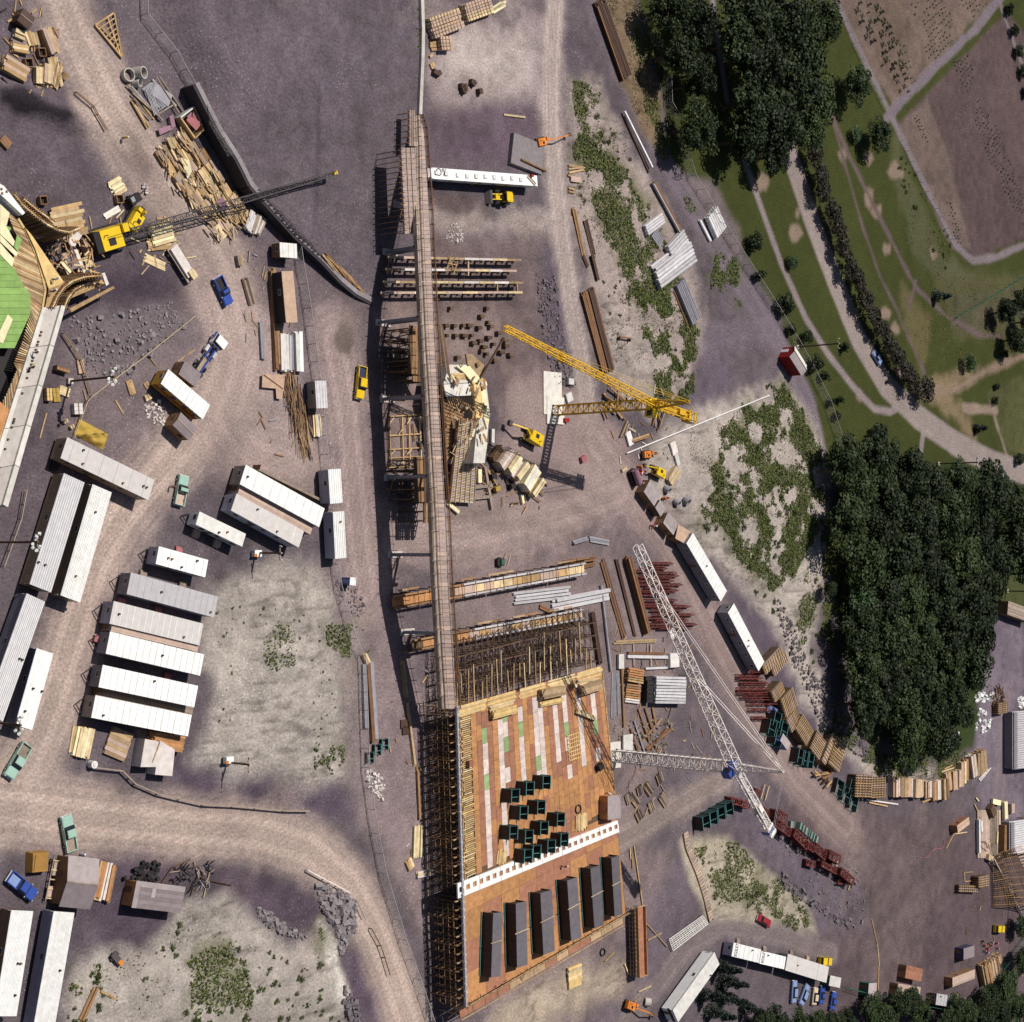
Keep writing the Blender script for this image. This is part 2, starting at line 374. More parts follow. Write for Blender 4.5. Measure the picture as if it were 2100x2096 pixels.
area('sand_bank',OS([(1210,850),(1290,780),(1390,740),(1480,720),(1540,800),(1560,960),(1555,1120),(1530,1230),(1580,1380),(1640,1440),(1800,1450),(1720,1480),(1600,1440),(1520,1330),(1460,1190),(1400,1110),(1300,1000),(1230,930)]),(0.335,0.29,0.262),3,1,2.5)
area('sand_bank',OS([(1070,150),(1130,165),(1175,260),(1240,360),(1300,470),(1330,600),(1310,720),(1230,790),(1150,740),(1120,560),(1080,400)]),(0.30,0.245,0.225),2.5,.95,2)
area(None,OS([(1120,600),(1250,620),(1280,700),(1220,780),(1150,720)]),(0.34,0.29,0.265),3,.8,2)
area('sand_bank',OS([(1130,-20),(1200,-20),(1215,90),(1250,190),(1250,300),(1210,250),(1160,120)]),STRAW,1.5,.95,1.2)
area(None,OS([(160,590),(300,580),(360,600),(340,640),(220,720),(150,690)]),(0.14,0.115,0.125),2,.7,2)
area('lawn',OS([(1200,-40),(1215,60),(1250,170),(1262,290),(1290,330),(1350,350),(1390,450),(1470,600),(1540,760),(1565,900),(1600,960),(1990,960),(1990,-40)]),LAWN,1.0,1,.6)
area(None,OS([(1570,860),(1932,880),(1932,1120),(1880,1150),(1850,1300),(1840,1420),(1720,1440),(1640,1380),(1590,1240),(1570,1100)]),LAWND,2,1,2)
area('lawn',OS([(1860,1060),(1960,1080),(1960,1190),(1870,1150)]),(0.06,0.07,0.025),1.5,1,1)
area(None,OS([(1290,330),(1340,340),(1400,430),(1400,500),(1330,420)]),(0.16,0.125,0.13),2,.8,1.5)
for pts,c,k in (([(1720,740),(1800,700),(1850,690),(1800,740),(1840,830),(1770,770)],(0.22,0.16,0.10),.8),([(1700,540),(1760,600),(1740,700),(1700,620)],(0.14,0.11,0.055),.6),([(1750,500),(1930,520),(1932,640),(1800,640)],(0.095,0.085,0.045),.6),([(1690,250),(1780,480),(1830,520),(1740,520),(1680,330)],(0.085,0.085,0.045),.7)):
    area(None,OS(pts),c,2,k,2)
for (x,y,r) in ((1440,345,14),(1500,440,14),(1505,400,10),(1690,325,16),(1640,370,16),(1655,400,14),(1672,590,10),(1690,620,9),(1760,480,10),(1640,300,9),(1850,590,12),(1590,290,8),(1675,470,9),(1700,705,10),(1622,745,9)):
    rg=random.Random(int(x+y));pts=[(x+r*rg.uniform(.5,1.1)*math.cos(a*.7854),y+1.5*r*rg.uniform(.5,1.1)*math.sin(a*.7854)) for a in range(8)]
    area(None,OS(pts),(0.235,0.17,0.135),.8,.9,.8)
area('field',OS([(1545,-40),(1770,-40),(1900,-30),(1690,205),(1660,160),(1580,20)]),(0.135,0.097,0.082),1.2,1,.8)
area('field',OS([(1625,-40),(1700,-40),(1720,60),(1700,190),(1660,130)]),(0.115,0.082,0.066),1.2,.9,1)
area('field',OS([(1692,236),(1898,22),(1950,80),(1960,440),(1860,480),(1820,490),(1785,450)]),(0.084,0.058,0.058),.8,1,.5)
area('field',OS([(1692,236),(1750,185),(1800,330),(1830,470),(1785,450)]),(0.135,0.098,0.085),1.2,.9,.8)
area('field',OS([(1795,560),(1920,540),(1935,600),(1860,625),(1790,620)]),(0.075,0.07,0.04),1.0,.9,.6)
area('field',OS([(1860,740),(1960,690),(1960,870),(1900,850)]),(0.07,0.07,0.03),1.0,.8,.6)
road('field_track',OS([(1560,-40),(1610,70),(1680,215),(1740,340),(1800,460),(1835,492),(1880,485),(1960,450)]),15,(0.185,0.15,0.165),.6,1,.4,.3)
road('field_track',OS([(1672,222),(1760,130),(1840,55),(1900,-20)]),19,(0.165,0.135,0.155),.6,1,.4,.3)
road('field_track',OS([(1885,0),(1905,60),(1940,150),(1960,220)]),11,(0.18,0.15,0.16),.6,1,.3,.2)
for a,wd in (([(1565,205),(1600,290),(1650,390),(1700,490),(1730,545),(1790,600),(1850,632),(1885,635)],11),([(1575,240),(1600,330),(1625,420),(1660,520),(1695,590),(1715,640),(1745,705)],9),([(1728,530),(1712,590)],8)):
    road('footpath',OS(a),wd,(0.12,0.085,0.085),.6,1,.5,.3)
road('footpath',OS([(1745,745),(1800,735),(1860,700),(1960,660)]),18,(0.24,0.17,0.13),1,.9,1,.4)
road('footpath',OS([(1820,770),(1880,775)]),14,(0.24,0.18,0.15),.6,.9,.8);road('footpath',OS([(1870,760),(1880,800),(1900,860)]),9,(0.22,0.165,0.14),.6,.9,.6)
road('footpath',OS([(1403,296),(1432,380),(1475,500),(1520,600),(1560,665),(1610,730),(1650,772),(1680,777),(1710,760)]),15,PATH,.4,1,.15)
road('footpath',OS([(1340,-40),(1352,60),(1372,190)]),15,(0.2,0.165,0.19),.4,1,.2);road('footpath',OS([(1742,812),(1735,880)]),14,PATH,.5,1,.2)
road('park_road',OS([(1490,290),(1530,410),(1575,530),(1620,640),(1670,725),(1730,785),(1800,835),(1870,872),(1990,910)]),39,TARMAC,.5,1,.12,.1)
road(None,OS([(578,178),(576,400),(566,500)]),6,(0.05,0.04,0.055),.8,.8,.4);road(None,OS([(470,245),(578,178),(700,98),(790,48)]),6,(0.085,0.075,0.1),.8,.7,.4);road(None,OS([(300,300),(480,245)]),8,(0.07,0.055,0.07),1.2,.5,.8)
for (x,y,rx,ry,c) in ((650,640,17,34,(0.10,0.08,0.07)),(860,385,40,22,(0.115,0.085,0.085)),(1010,1590+0,6,6,(0.2,0.15,0.14)),(1338,1810,9,14,(0.03,0.035,0.05))):
    rg=random.Random(int(x*3+y));pts=[(x+rx*rg.uniform(.75,1.1)*math.cos(a*.5236),y+ry*rg.uniform(.75,1.1)*math.sin(a*.5236)) for a in range(12)]
    area(None,OS(pts),c,.8,.85,.6)
for i in range(26):
    yd=i<15;x,y=(rng.uniform(1560,1800),rng.uniform(1560,1840)) if yd else (rng.uniform(820,1180),rng.uniform(880,1040));a=rng.uniform(.6,2.3) if yd else rng.uniform(-.5,.4);r=rng.uniform(50,120);c=rng.choice(((0.165,0.125,0.12),(0.06,0.045,0.052),(0.185,0.145,0.135)))
    road(None,OS([(x-r*math.cos(a),y-r*math.sin(a)),(x+rng.uniform(-15,15),y+rng.uniform(-10,10)),(x+r*math.cos(a+.3),y+r*math.sin(a+.3))]),rng.uniform(5,22),c,2.2,.42,1.5,.5)
for i in range(70):
    x,y=rng.uniform(0,1932),rng.uniform(0,1932)
    if x>1180+y*.2 and y<1500:continue
    r=rng.uniform(8,34);c=rng.choice([(0.24,0.18,0.17),(0.075,0.055,0.07),(0.17,0.13,0.135),(0.08,0.06,0.075)])
    pts=[(x+r*rng.uniform(.5,1.3)*math.cos(a*.7854),y+r*rng.uniform(.5,1.3)*math.sin(a*.7854)) for a in range(8)]
    area(None,OS(pts),c,3.5,rng.uniform(.2,.45),3)
WEEDY=[
    (OS([(1080,150),(1120,170),(1165,300),(1230,400),(1290,560),(1280,640),(1220,620),(1130,420),(1085,300)]),1.0),(OS([(1180,540),(1290,560),(1320,640),(1290,700),(1240,660)]),1.3),
    (OS([(1240,700),(1300,650),(1310,720),(1270,780),(1230,770)]),1.2),(OS([(1350,470),(1400,500),(1400,580),(1340,520)]),1.2),(OS([(1290,370),(1340,430),(1330,450),(1290,400)]),.5),
    (OS([(1370,800),(1480,720),(1540,820),(1545,1000),(1490,1120),(1440,1110),(1360,1010),(1300,990),(1340,880)]),1.4),(OS([(1530,900),(1580,960),(1590,1200),(1560,1230),(1540,1080)]),1.3),(OS([(1520,1000),(1545,1150),(1500,1220)]),.8),
    (OS([(1310,1600),(1360,1590),(1500,1700),(1530,1760),(1430,1720),(1340,1700),(1320,1640)]),.75),(OS([(340,1780),(440,1760),(470,1900),(350,1932),(330,1850)]),.75),(OS([(130,1830),(190,1840),(180,1870),(130,1865)]),.9),
    (OS([(480,1170),(560,1160),(560,1260),(480,1260)]),.35),(OS([(610,1180),(690,1180),(700,1230),(640,1240)]),.75),(OS([(590,1400),(650,1400),(650,1460),(590,1450)]),.6),(OS([(1590,1000),(1560,1400),(1700,1450),(1640,1380),(1600,1240)]),1.0),(OS([(1640,1420),(1830,1430),(1780,1470),(1680,1470)]),.9),
    (OS([(1190,0),(1225,100),(1262,290),(1250,300),(1210,120)]),.8),(OS([(600,1740),(615,1770),(600,1790)]),1.0),(OS([(790,20),(800,20),(800,130),(785,130)]),.6)]
gm=bpy.data.materials.new('ground');gm.use_nodes=True
n=gm.node_tree.nodes;l=gm.node_tree.links;b=n['Principled BSDF'];b.inputs['Roughness'].default_value=0.95;b.inputs['Specular IOR Level'].default_value=0.15
at=n.new('ShaderNodeAttribute');at.attribute_name='soil'
ge=n.new('ShaderNodeNewGeometry')
def gnoise(s,d,rr=0.7):
    t=n.new('ShaderNodeTexNoise');t.inputs['Scale'].default_value=s;t.inputs['Detail'].default_value=d;t.inputs['Roughness'].default_value=rr
    l.new(ge.outputs['Position'],t.inputs['Vector']);return t
def rngn(src,lo,hi,a=.25,b_=.75):
    t=n.new('ShaderNodeMapRange');t.inputs[1].default_value=a;t.inputs[2].default_value=b_;t.inputs[3].default_value=lo;t.inputs[4].default_value=hi
    l.new(src.outputs[0],t.inputs[0]);return t
n1=gnoise(2.3,3,.85)
r1=rngn(n1,.5,1.5)
sc_=n.new('ShaderNodeVectorMath');sc_.operation='SCALE';l.new(at.outputs['Color'],sc_.inputs[0]);l.new(r1.outputs[0],sc_.inputs['Scale'])
vo=n.new('ShaderNodeTexVoronoi');vo.voronoi_dimensions='2D';vo.inputs['Scale'].default_value=0.8;l.new(ge.outputs['Position'],vo.inputs['Vector'])
fl=n.new('ShaderNodeMath');fl.operation='LESS_THAN';l.new(vo.outputs['Distance'],fl.inputs[0])
fm=n.new('ShaderNodeMath');fm.operation='MULTIPLY';fm.inputs[1].default_value=0.085;l.new(at.outputs['Alpha'],fm.inputs[0]);l.new(fm.outputs[0],fl.inputs[1])
mxf=n.new('ShaderNodeMix');mxf.data_type='RGBA';l.new(fl.outputs[0],mxf.inputs[0]);l.new(sc_.outputs[0],mxf.inputs[6])
mxv=n.new('ShaderNodeVectorMath');mxv.operation='MULTIPLY_ADD';mxv.inputs[1].default_value=(1.6,1.6,1.6);mxv.inputs[2].default_value=(.08,.07,.07)
l.new(sc_.outputs[0],mxv.inputs[0]);l.new(mxv.outputs[0],mxf.inputs[7])
l.new(mxf.outputs[2],b.inputs['Base Color'])
bp=n.new('ShaderNodeBump');bp.inputs['Strength'].default_value=0.5;bp.inputs['Distance'].default_value=0.3
nb_=gnoise(1.5,1);l.new(nb_.outputs[0],bp.inputs['Height']);l.new(bp.outputs[0],b.inputs['Normal'])
def build_ground():
    st=0.5;x0,x1,y0,y1=-128,236,-152,168
    nx=int((x1-x0)/st)+1;ny=int((y1-y0)/st)+1
    gx=np.linspace(x0,x1,nx);gy=np.linspace(y0,y1,ny)
    X,Y=np.meshgrid(gx,gy,indexing='ij');X=X.ravel();Y=Y.ravel()
    Z=height(X,Y)
    rough=(fbm(X,Y,6,11,4)-.5)*0.5
    C=np.empty((len(X),3));C[:]=GRAVEL
    cls=np.zeros(len(X),int);names=['ground']
    EN=(fbm(X,Y,5.0,3,4)-.5)*2.6
    for (cn,kind,px,col,soft,k,en,ex) in REG:
        P=wpoly(px)
        wd=0.0
        if kind=='l':
            c=P.mean(0);pc=np.mean(np.array(px),0)
            a=np.array(plane_pt((pc[0],pc[1]-10),0));b_=np.array(plane_pt((pc[0],pc[1]+10),0));wd=ex[0]*1.087*abs(a[1]-b_[1])/20/2*(1.28 if ex[0]>34 else 1.0)
        mg=wd+soft+en*2+1
        sel=np.where((X>P[:,0].min()-mg)& (X<P[:,0].max()+mg)& (Y>P[:,1].min()-mg)& (Y<P[:,1].max()+mg))[0]
        if not len(sel):continue
        xs,ys=X[sel],Y[sel]
        if kind=='l':
            d=segd(xs,ys,P,False);D=wd-d
        else:
            D=sdist(xs,ys,P)
        D=D+EN[sel]*en
        mk_=sm(-soft,soft,D)*k
        cc=np.array(col)[None,:]
        if kind=='l' and ex[1]:
            s_=(nz2(d*2.6,d*0+7,1.0,21)+.6*nz2(d*6,d*0,1.0,22)-.8)*ex[1]
            cc=cc*(1+s_[:,None])
        C[sel]=C[sel]*(1-mk_[:,None])+cc*mk_[:,None]
        if cn:
            if cn not in names:names.append(cn)
            cls[sel[mk_>.5]]=names.index(cn)
    flat=np.isin(cls,[names.index(c) for c in names if c in ('park_road','footpath','lawn','dirt_road','field_track')])
    mott=.72+.56*fbm(X,Y,7,31,5)+.5*(fbm(X,Y,1.6,35,2)-.5)+.35*(fbm(X,Y,30,38,2)-.5)
    C*=np.where(flat,.5+.5*mott,mott)[:,None]
    wf=fbm(X,Y,4.5,104,4);wm=np.zeros(len(X))
    for px,k in WEEDY:
        P=wpoly(px);sel=np.where((X>P[:,0].min()-5)& (X<P[:,0].max()+5)& (Y>P[:,1].min()-5)& (Y<P[:,1].max()+5))[0]
        wm[sel]=np.maximum(wm[sel],sm(-3,2.5,sdist(X[sel],Y[sel],P)+EN[sel]*2)*sm(.42,.6,wf[sel])*min(1,k)*.75)
    C=C*(1-wm[:,None])+np.array([.085,.088,.032])*wm[:,None]
    sb=(cls==names.index('sand_bank'))
    rl=np.abs(fbm(X*.16+.6*fbm(X,Y,9,43,3),Y+3.0*fbm(X,Y,12,41,3),2.4,40,3)-.5)
    gr=np.where(sb,1-sm(0,.055,rl),0)*sm(.3,.5,fbm(X,Y,14,44,2))
    C*=(1-.42*gr)[:,None]
    fleck=sm(.55,.75,fbm(X,Y,9,51,3))*np.where(cls==names.index('lawn'),.2,1)
    Z=Z+rough*np.where(flat,.12,.5)-.16*gr
    idx=np.arange(nx*ny).reshape(nx,ny)
    F=np.stack([idx[:-1,:-1],idx[1:,:-1],idx[1:,1:],idx[:-1,1:]],-1).reshape(-1,4)
    fc=cls[F[:,0]]
    for ci,nm in enumerate(names):
        f=F[fc==ci]
        if not len(f):continue
        used,inv=np.unique(f.ravel(),return_inverse=True)
        me=bpy.data.meshes.new(nm);me.vertices.add(len(used));me.loops.add(len(inv));me.polygons.add(len(f))
        co=np.stack([X[used],Y[used],Z[used]],1).astype(np.float32)
        me.vertices.foreach_set('co',co.ravel());me.loops.foreach_set('vertex_index',inv.astype(np.int32))
        me.polygons.foreach_set('loop_start',np.arange(0,len(inv),4,dtype=np.int32));me.polygons.foreach_set('use_smooth',np.ones(len(f),bool))
        me.update(calc_edges=True)
        a=me.color_attributes.new('soil','FLOAT_COLOR','POINT')
        a.data.foreach_set('color',np.concatenate([C[used],fleck[used][:,None]],1).astype(np.float32).ravel())
        me.materials.append(gm)
        o=bpy.data.objects.new(nm,me);COL.objects.link(o);o['kind']='structure'
    B=6000;v=[(x0,y0,0),(x1,y0,0),(x1,y1,0),(x0,y1,0),(-B,-B,0),(B,-B,0),(B,B,0),(-B,B,0)]
    me=bpy.data.meshes.new('ground');me.from_pydata(v,[],[(0,4,5,1),(1,5,6,2),(2,6,7,3),(3,7,4,0)])
    a=me.color_attributes.new('soil','FLOAT_COLOR','POINT')
    for d in a.data:d.color=(*GRAVEL,1)
    me.materials.append(gm);o=bpy.data.objects.new('surrounding_land',me);COL.objects.link(o);o['kind']='structure'
    return names
GROUND_NAMES=build_ground()
# ---------- vegetation
def leafmat(name,c1,c2,ov=0.25):
    mt=bpy.data.materials.new(name);mt.use_nodes=True;n_=mt.node_tree.nodes;l_=mt.node_tree.links;b_=n_['Principled BSDF']
    b_.inputs['Roughness'].default_value=0.6;b_.inputs['Specular IOR Level'].default_value=0.25
    a_=n_.new('ShaderNodeAttribute');a_.attribute_name='tint'
    mx=n_.new('ShaderNodeMix');mx.data_type='RGBA';mx.inputs[6].default_value=(*c1,1);mx.inputs[7].default_value=(*c2,1)
    l_.new(a_.outputs['Fac'],mx.inputs[0])
    oi=n_.new('ShaderNodeObjectInfo');mr=n_.new('ShaderNodeMapRange');mr.inputs[3].default_value=1-ov;mr.inputs[4].default_value=1+ov
    l_.new(oi.outputs['Random'],mr.inputs[0])
    vm=n_.new('ShaderNodeVectorMath');vm.operation='SCALE';l_.new(mx.outputs[2],vm.inputs[0]);l_.new(mr.outputs[0],vm.inputs['Scale'])
    l_.new(vm.outputs[0],b_.inputs['Base Color'])
    MAT[name]=mt
    return mt
leafmat('leaf_dark',(0.009,0.018,0.007),(0.032,0.048,0.014),.3)
leafmat('leaf_mid',(0.014,0.027,0.009),(0.046,0.068,0.018),.22)
leafmat('leaf_purple',(0.020,0.016,0.014),(0.050,0.042,0.026),.2)
leafmat('leaf_conifer',(0.018,0.030,0.024),(0.050,0.068,0.050),.2)
leafmat('leaf_silver',(0.040,0.075,0.030),(0.085,0.135,0.060),.15)
leafmat('weed',(0.036,0.056,0.012),(0.135,0.155,0.040),.3)
leafmat('weed_dry',(0.090,0.070,0.025),(0.20,0.16,0.07),.3)
leafmat('nursery',(0.018,0.030,0.014),(0.055,0.070,0.025),.35)
M_=M
def M(k):return MAT[k] if k in MAT else M_(k)
def leaf_mesh(name,mk,P,N,size,rg,tint):
    """a quad for every point, roughly facing its normal"""
    n_=len(P)
    rnd=rg.normal(size=(n_,3));nn=N+rnd*.55;nn/=np.linalg.norm(nn,axis=1)[:,None]+1e-9
    t=rg.normal(size=(n_,3));t-=(t*nn).sum(1)[:,None]*nn;t/=np.linalg.norm(t,axis=1)[:,None]+1e-9
    bt=np.cross(nn,t);s=(size*rg.uniform(.6,1.35,n_))[:,None]
    v=np.empty((n_*4,3));v[0::4]=P-t*s*.5;v[1::4]=P-bt*s*.38+nn*s*.1;v[2::4]=P+t*s*.5;v[3::4]=P+bt*s*.38-nn*s*.08
    me=bpy.data.meshes.new(name);me.vertices.add(n_*4);me.loops.add(n_*4);me.polygons.add(n_)
    me.vertices.foreach_set('co',v.astype(np.float32).ravel());me.loops.foreach_set('vertex_index',np.arange(n_*4,dtype=np.int32))
    me.polygons.foreach_set('loop_start',np.arange(0,n_*4,4,dtype=np.int32));me.update(calc_edges=True)
    a=me.attributes.new('tint','FLOAT','FACE');a.data.foreach_set('value',tint.astype(np.float32))
    me.materials.append(M(mk));return me
def crown_pts(rg,nblob,nleaf,flat=0.8,spread=.62,br=(.3,.5),cone=False):
    """leaf points of a crown of radius 1, height 2*flat, centred on its own middle"""
    C_=[];
    for i in range(nblob):
        while True:
            c=rg.uniform(-1,1,3)
            if (c**2).sum()<1:break
        if cone:
            h=rg.random();rr=(1-h)*.8;a=rg.uniform(0,6.28);c=np.array([rr*math.cos(a)*rg.uniform(.2,1),rr*math.sin(a)*rg.uniform(.2,1),h*2-1]);C_.append((c*np.array([1,1,flat*1.6]),.16+.3*(1-h)));continue
        c=c*spread*1.05;c[2]*=flat
        C_.append((c,rg.uniform(*br)))
    P=[];N=[];T=[]
    per=nleaf//nblob
    for c,r in C_:
        d=rg.normal(size=(per,3));d/=np.linalg.norm(d,axis=1)[:,None]
        d[:,2]=np.where(d[:,2]<-.35,-d[:,2]*.6,d[:,2])
        rad=r*rg.uniform(.55,1.08,per)**.6
        P.append(c+d*rad[:,None]*np.array([1,1,.85]));N.append(d);T.append(np.clip(rg.uniform(0,.75,per)+rg.uniform(-.15,.3),0,1))
    return np.concatenate(P),np.concatenate(N),np.concatenate(T)
CROWN={}
def crown(kind,i):
    key=(kind,i)
    if key in CROWN:return CROWN[key]
    rg=np.random.default_rng(hash(kind)% 1000 if False else sum(map(ord,kind))*7+i)
    spec={'big':('leaf_dark',40,5200,.85,.70,(.2,.36),.092),'bigmid':('leaf_mid',40,5200,.85,.70,(.2,.36),.092),'round':('leaf_mid',24,2600,.85,.62,(.28,.42),.11),
            'purple':('leaf_purple',18,1500,.8,.62,(.28,.45),.15),'small':('leaf_dark',16,1100,.85,.6,(.3,.45),.16),'conifer':('leaf_conifer',60,2600,.9,.6,(.2,.3),.13),'silver':('leaf_silver',24,2200,.95,.62,(.26,.42),.10),
            'bush':('weed',7,90,.55,.6,(.3,.5),.34),'dry':('weed_dry',7,80,.45,.6,(.3,.5),.34),'nurse':('nursery',6,80,.8,.5,(.35,.5),.32)}[kind]
    P,N,T=crown_pts(rg,spec[1],spec[2],spec[3],spec[4],spec[5],kind=='conifer')
    CROWN[key]=leaf_mesh('crown',spec[0],P,N,spec[6],rg,T)
    return CROWN[key]
def trunk_mesh(i):
    key=('trunk',i)
    if key in CROWN:return CROWN[key]
    rg=random.Random(i);mb=MB()
    def limb(a,b,r0,r1,k=6):
        a,b=Vector(a),Vector(b);mt_=(b-a).to_track_quat('Z','X').to_matrix();n0=len(mb.v)
        for e,r in ((a,r0),(b,r1)):
            for j in range(k):mb.v.append(tuple(e+mt_ @ Vector((r*math.cos(6.283*j/k),r*math.sin(6.283*j/k),0))))
        mb.f+=[(n0+j,n0+(j+1)% k,n0+k+(j+1)% k,n0+k+j) for j in range(k)]
    limb((0,0,0),(0,0,.12),.045,.034);limb((0,0,.12),(.01,0,.45),.034,.026);limb((.01,0,.45),(.0,.01,.8),.026,.008)
    for j in range(7):
        a=j*.9+rg.random();h=.28+.06*j;r=rg.uniform(.16,.28);limb((0,0,h),(r*math.cos(a),r*math.sin(a),h+rg.uniform(.12,.25)),.015,.005,5)
    me=bpy.data.meshes.new('trunk');me.from_pydata(mb.v,[],mb.f);me.materials.append(M('wooddark'));CROWN[key]=me
    return me
TN=[0]
def tree(px,rpx,h,kind,name,label,cat='tree',group=None,squash=1.0,stem=True,cz=None):
    """px: photo point of the crown's middle, rpx: its half height across in pixels, h: metres"""
    cz=h*.6 if cz is None else cz
    c=G(px,up=cz);a=G((px[0],px[1]-rpx),up=cz);r=abs(a.y-c.y)
    gz=hz(c.x,c.y)
    t=thing(name,label,cat,(c.x,c.y,gz),0,group)
    i=TN[0];TN[0]+=1
    nv={'big':4,'bigmid':3,'purple':3}.get(kind,2)
    o=bpy.data.objects.new('crown',crown(kind,i % nv));o.location=(0,0,cz);o.rotation_euler=(0,0,rng.uniform(0,6.28))
    vz=(h-cz)/.98
    o.scale=(r*rng.uniform(.95,1.06),r*rng.uniform(.95,1.06),max(vz,.4*r)*squash);link(o,t)
    if stem:
        s=bpy.data.objects.new('trunk',trunk_mesh(i % 3));s.scale=(h*.9,h*.9,h*.9);s.rotation_euler=(0,0,rng.uniform(0,6.28));link(s,t)
    return t
for i,(x,y,r,h) in enumerate([(1372,20,58,12),(1432,45,60,13),(1398,110,56,12),(1440,150,48,11),(1425,175,34,9)]):
    tree((x,y),r,h,'big','deciduous_tree','dark dense park tree in the clump west of the narrow tarred path',group='trees west of the narrow path')
tree((1434,262),66,12,'bigmid','deciduous_tree','round-crowned tree standing alone beside the dirt track and fence')
for i,(x,y,r,h) in enumerate([(1520,90,60,13),(1530,40,76,14),(1610,30,70,15),(1660,95,62,14),(1560,120,74,15),(1640,160,68,14),(1685,205,50,12),(1545,210,66,14),(1600,250,66,14),(1655,265,50,12),(1535,285,54,13),(1585,322,40,10),(1690,40,48,12)]):
    tree((x,y),r*1.15,h,'big' if i % 3 else 'bigmid','deciduous_tree','dark green tree in the big grove at the head of the park road',group='grove at the head of the park road')
tree((1760,172),50,9,'bigmid','deciduous_tree','leafy tree at the lower corner of the seedling rows beside the field track')
tree((1805,275),42,8,'bigmid','deciduous_tree','leafy tree just below the fork of the two field tracks')
tree((1757,274),20,3,'silver','shrub','pale flowering shrub beside the tree below the field track fork','shrub')
row=[q(3,*p) for p in ((345,1165),(395,1310),(415,1450),(480,1600),(535,1735),(560,1860))]+[q(13,*p) for p in ((625,85),(680,200),(735,325),(800,440),(850,560),(910,665),(970,770),(1040,855),(1090,940),(1190,1000))]
for i,p in enumerate(row):
    tree(p,31 if i<15 else 35,5.4,'purple','purple_leaved_tree','purple-leaved tree along the park road, %s in the row counted from the grove' % nth(i),group='purple trees along the park road')
for t_,x,y,r,h,kd,lb in ((13,140,370,31,5,'small','large dark rounded bush beside the bend of the concrete footpath'),(13,185,50,17,3,'silver','small pale shrub between the footpath and the upper lawn'),(13,180,560,16,3,'small','low dark bush against the chain-link fence above the red hut'),(13,295,620,19,3.5,'round','loose green bush between the fence and the footpath above the red hut'),(13,582,690,15,3,'small','dark bush beside the top of the utility pole on the lawn'),(13,360,805,25,4,'small','wide dark bush right behind the red hut'),(13,430,915,18,3.5,'small','dark bush just below the wide bush behind the red hut'),(13,475,1105,12,2.5,'small','left one of the pair of small bushes on the lawn'),(13,550,1090,13,2.5,'small','right one of the pair of small bushes on the lawn'),(13,520,1215,13,2.4,'small','single small bush below the pair on the lawn'),(13,840,1330,23,4.5,'round','bright leafy young tree below the end of the footpath'),(13,630,1405,13,3,'round','small bright bush on the lawn next to the woods'),(13,1300,310,20,4,'conifer','blue-green conical shrub near the fenced plot'),(13,1515,810,23,4.5,'silver','pale grey-green round shrub beside the sandy track'),(13,1595,1305,17,3,'conifer','dark conifer below the sandy crossroads'),(13,1715,1095,12,2,'small','small dark shrub at the edge of the kitchen garden rows, lower one'),(13,1730,985,12,2,'small','small dark shrub at the edge of the kitchen garden rows, upper one'),(13,1790,740,12,2.2,'round','small shrub above the sandy track near the frame'),(13,910,1470-524,8,1.5,'small','tiny dark shrub beside the brown path'),(2,1840,1820,24,4,'small','dark round bush on the lawn next to the dirt track fence'),(13,-60,140,20,3.5,'small','dark round bush leaning over the chain-link fence'),(13,1905,1540,16,3,'small','dark bush near the lower end of the park road')):
    tree(q(t_,x,y),r,h,kd,'shrub',lb,'shrub',stem=False,cz=h*.45)
for x,y,r,h in ((2065,640,34,8),(2095,615,30,8),(2085,697,32,8),(2110,660,30,8)):
    tree((x,y),r,h,'big','deciduous_tree','dark tree at the edge of the fenced garden plots',group='trees by the garden plots')
wood=[(1735,940),(1800,935),(1870,965),(1765,1000),(1830,1010),(1905,1010),(1965,985),(2030,1005),(2085,1030),(1750,1065),(1815,1080),(1885,1085),(1955,1065),(2020,1085),(2085,1100),(1775,1150),(1845,1155),(1915,1160),(1985,1150),(2040,1165),(1800,1225),(1870,1235),(1940,1235),(2005,1225),(2095,1160),(1770,1290),(1830,1305),(1895,1310),(1960,1310),(2005,1300),(1765,1370),(1825,1385),(1890,1390),(1955,1385),(2000,1370),(1780,1440),(1845,1455),(1910,1460),(1965,1445),(1860,1510),(1925,1510)]
for i,(x,y) in enumerate(wood):
    x+=rng.uniform(-8,8);y+=rng.uniform(-8,8)
    tree((x,y),rng.uniform(60,74),rng.uniform(10,14),'big' if i % 3 else 'bigmid','deciduous_tree','broad green tree packed into the wood beside the sand slope',group='trees of the wood')
tree(q(23,700,650),44,9,'silver','weeping_tree','pale grey-green tree on the western edge of the wood')
tree(q(23,470,590),24,5,'round','shrub','green bush in front of the pale tree on the edge of the wood','shrub')
tree(q(23,630,1170),18,4,'round','shrub','bright green bush above the sand slope at the foot of the wood','shrub')
for i,(x,y,r,h) in enumerate([(1590,2085,30,7),(1640,2092,28,7),(1700,2095,26,6),(1790,2062,30,7),(1845,2056,32,7),(1890,2070,30,7),(1940,2092,28,7),(1990,2070,26,6),(2030,2040,30,7),(2070,2020,32,7),(2098,1970,28,7),(2090,2070,34,8),(2050,2085,30,7),(2098,1900,22,6),(1560,2090,26,6),(1675,2088,24,6),(1735,2090,30,7),(1815,2085,34,7),(1870,2045,26,6),(1960,2060,28,7),(2015,2090,30,7),(2060,2045,32,7)]):
    tree((x,y+(8 if x<2040 else 0)),r*1.4,h,'bigmid' if i % 2 else 'big','deciduous_tree','leafy tree in the belt below the fence of the works yard',group='trees below the yard fence')
